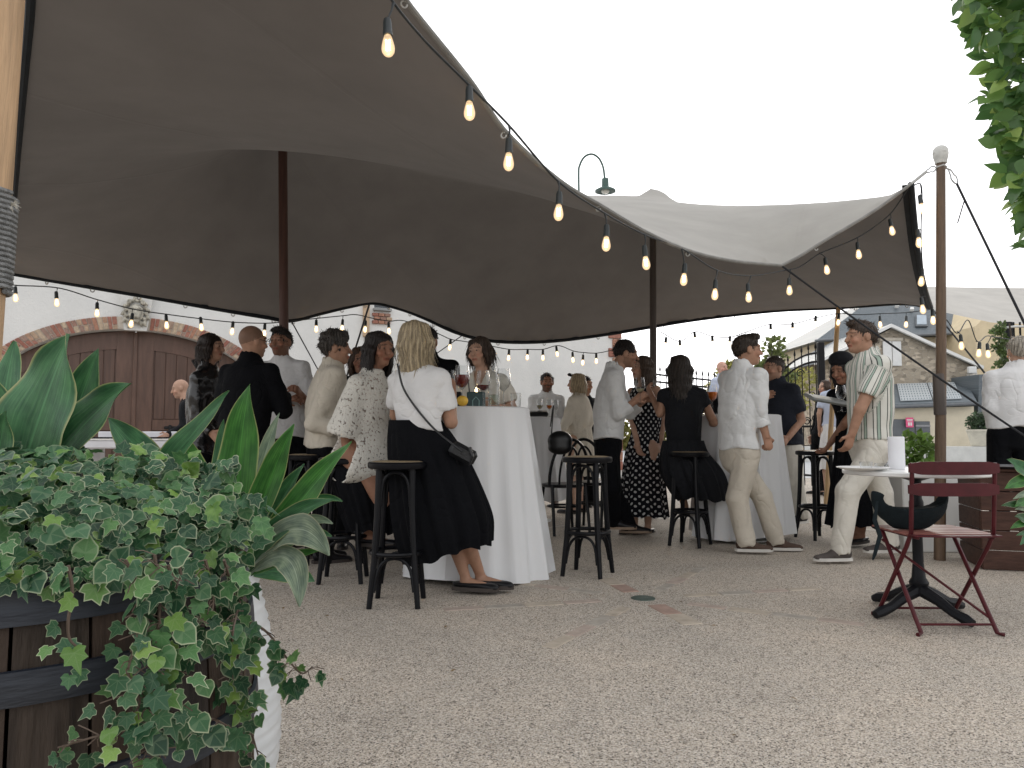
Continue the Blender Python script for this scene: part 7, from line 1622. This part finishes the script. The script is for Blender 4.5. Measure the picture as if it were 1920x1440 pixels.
r_, j14 = person('tall man in untucked white shirt and black trousers bending to the polka-dot woman', 6.75, 84, (1174, 664), (1149, 696), (1140, 838), MAN, SK_T, hyaw=88, hpitch=10, hair='short', hcol=DARKH, beard=.3, el=((1180, 775, .15), (1160, 776, -.2)), wr_=((1205, 752, .1), (1190, 752, -.22)), knee=((1150, 920, .1), (1148, 915, -.1)), ank=((1178, 982, .12), (1150, 975, .05)), top=C_linen, sleeve='rolled', hem=822, off=.026, bottom=C_black, shoe=M_blackshoe, sole=mat('tan_sole', (.3, .22, .16), .7), curl=(.9, .9), sfold=.014)
wine_glass(A(1194, 752, 6.5) - Vector((-.03, 0, .03)), 'stemmed glass in the hand of the tall man in white shirt', M_pale, .3, 1.1)
person('woman in black polka-dot dress talking with the tall man', 7.15, -50, (1203, 690), (1208, 722), (1208, 838), WOM, SK_L, hyaw=-70, hair='long', hcol=(.06, .04, .028), el=((1243, 780), (1185, 785)), wr_=((1238, 835, -.05), (1195, 830, -.1)), ank=((1215, 985), (1190, 985)), skirt=[(1210, 727, 24), (1211, 750, 32), (1212, 790, 28), (1211, 815, 27), (1209, 850, 35), (1207, 910, 40), (1209, 968, 44)], smat=C_dots, shoe=M_blackshoe, dotuv=True)
person('woman with long dark hair and black dress perched on a stool', 6.45, 172, (1275, 692), (1279, 728), (1283, 848), WOM, SK_T, hair='long', hcol=(.028, .022, .018), el=((1238, 775, .05), (1338, 792, .05)), wr_=((1222, 742, .2), (1330, 800, .3)), knee=((1262, 880, .3), (1330, 885, .25)), ank=((1285, 950, .25), (1318, 948, .2)), top=C_dark, sleeve='cap', off=.018, hem=845, collar=False, skirt=[(1281, 826, 38), (1284, 850, 44), (1298, 885, 56), (1312, 920, 52), (1318, 935, 46)], smat=C_dark, shoe=M_blackshoe)
r_, j_ = person('man in white linen shirt and beige trousers with one hand in a fist', 5.95, 118, (1402, 657), (1391, 695), (1386, 848), MAN, SK_T, hyaw=92, hair='quiff', hcol=(.035, .026, .02), el=((1405, 778, .28), (1424, 772, -.16)), wr_=((1428, 752, .45), (1436, 816, -.16)), knee=((1428, 930, .06), (1382, 935, -.06)), ank=((1455, 1012, .08), (1398, 1014, -.06)), top=C_linen, sleeve='rolled', hem=842, off=.028, bottom=C_beige, shoe=M_brownshoe, sole=M_solew, footyaw=85, curl=(.6, 1.25), sfold=.014)
person('heavy-set man in dark button shirt and pale trousers facing left', 7.35, -58, (1450, 692), (1458, 722), (1472, 842), MAN, SK_T, hyaw=-68, hair='short', hcol=(.05, .04, .035), beard=.3, el=((1502, 788, -.12), (1420, 785, .1)), wr_=((1478, 820, -.25), (1428, 770, .05)), knee=((1490, 905, -.05), (1478, 905, .12)), ank=((1502, 965, -.05), (1480, 958, .15)), top=C_navy, sleeve='short', hem=832, off=.028, bulge=.035, bottom=C_offwhite, shoe=M_blackshoe, sole=M_solew, curl=(.8, .8))
btn = None
r_, j19 = person('tall man in green-striped short-sleeved shirt with hand in pocket', 5.55, -84, (1613, 633), (1629, 672), (1630, 836), MAN, SK_T, hyaw=-84, hair='quiff', hcol=(.05, .035, .026), el=((1612, 768, -.2), (1640, 775, .2)), wr_=((1598, 812, -.17), (1625, 815, .15)), knee=((1590, 922, -.08), (1652, 925, .1)), ank=((1577, 1030, -.08), (1668, 1015, .12)), top=C_stripe, sleeve='short', hem=826, off=.028, bottom=C_offwhite, shoe=M_greyshoe, sole=M_solew, footyaw=-85, curl=(.5, .5), sfold=.008)
person('woman in dark dress and headscarf leaning a hand on the stool', 6.3, -55, (1580, 694), (1594, 728), (1612, 846), WOM, SK_D, hyaw=-62, hpitch=16, hair='long', hcol=DARKH, el=((1586, 792, -.1), (1610, 800, .2)), wr_=((1556, 832, .15), (1600, 770, .1)), ank=((1615, 1000), (1605, 1000)), top=C_black, sleeve='cap', off=.016, hem=842, collar=False, skirt=[(1606, 780, 36), (1610, 820, 40), (1612, 870, 45), (1611, 930, 50), (1609, 985, 54)], smat=C_black, shoe=M_blackshoe)
hcp = SDF(.008, .02); hcp.ell(A(1577, 682, 6.3) + Vector((0, .0, .035)), (.098, .11, .075)); P, F = hcp.eval(post=[lambda X, D: np.maximum(D, A(1577, 682, 6.3).z - .02 + .25 * (X[..., 0] - A(1577, 682, 6.3).x) - X[..., 2])]); o = put('knit_cap', mesh_np('knit_cap', P, F, C_dark)); tag(o, 'dark cap on the head of the woman leaning on the stool', 'hat')
ty2 = MB(); c = A(1552, 750, 6.05); ty2.bbox(c, (.33, .22, .03), .012, Matrix.Rotation(R(10), 3, 'Y') @ Matrix.Rotation(R(14), 3, 'X')); o = ty2.build('serving_tray', mat('tray_grey', (.22, .23, .22), .45)); tag(o, 'grey oval serving tray held by the woman in dark dress', 'tray')
wine_glass(A(1578, 772, 6.02), 'stemmed glass held beside the serving tray', None, 0, 1.0)
person('white-haired man in white shirt and black trousers seen from behind', 6.35, 168, (1910, 660), (1903, 696), (1896, 812), MAN, SK_L, hair='short', hcol=WHITEH, el=((1858, 768), (1950, 765)), wr_=((1864, 805, .05), (1945, 805, .05)), top=C_white, sleeve='long', hem=802, off=.03, bottom=C_black, shoe=M_blackshoe)
person('woman in pale blue tee and white skirt beyond the tan pole', 11.2, 160, (1566, 712), (1566, 734), (1562, 805), WOM, SK_L, hair='updo', hcol=BRUN, top=C_blue, sleeve='short', off=.02, hem=800, collar=False, skirt=[(1562, 795, 18), (1562, 815, 21), (1562, 850, 24), (1562, 880, 26)], smat=C_white, shoe=M_blackshoe, vox=1.6)
person('woman in black with brown hair beside the gate post', 11.6, -80, (1547, 727), (1548, 748), (1540, 815), WOM, SK_L, hair='bob', hcol=BRUN, top=C_black, bottom=C_black, shoe=M_blackshoe, vox=1.6)
person('bald man in pale blue shirt behind the iron fence', 13.4, 30, (1354, 690), (1353, 709), (1352, 775), MAN, (.6, .36, .28), hair='bald', hcol=(.4, .35, .3), top=C_blue, bottom=C_dark, shoe=M_blackshoe, vox=1.8)
# ================================================================ small litter on the court
rl = random.Random(44); M_peb = mat('pebble', (.30, .27, .23), .85, .3, 30); M_dead = mat('dead_leaf', (.20, .13, .06), .8, .3, 30)
lit = MB()
for i in range(260):
    y = 1.9 + 5.2 * rl.random() ** 1.4; x = rl.uniform(-.42, .62) * y; r0 = rl.uniform(.003, .008); lit.ball((x, y, r0 * .4), (r0, r0 * rl.uniform(.6, 1), r0 * .6), 6, 4)
o = lit.build('loose_pebbles', M_peb); tag(o, 'loose small pebbles scattered on the court', None, kind='stuff')
dl = MB()
for i in range(34):
    y = 1.9 + 4.5 * rl.random(); x = rl.uniform(-.38, .62) * y; a = rl.uniform(0, 6.28); s_ = rl.uniform(.008, .018); d = Vector((math.cos(a), math.sin(a), 0)) * s_; e = Vector((-d.y, d.x, 0)) * .4; c = Vector((x, y, .006)); dl.add([c - d, c + e + Vector((0, 0, .006)), c + d + Vector((0, 0, .004)), c - e + Vector((0, 0, .003))], [(0, 1, 2, 3)])
o = dl.build('fallen_leaves', M_dead, smooth=False); tag(o, 'tiny dry leaves lying on the court', None, kind='stuff')
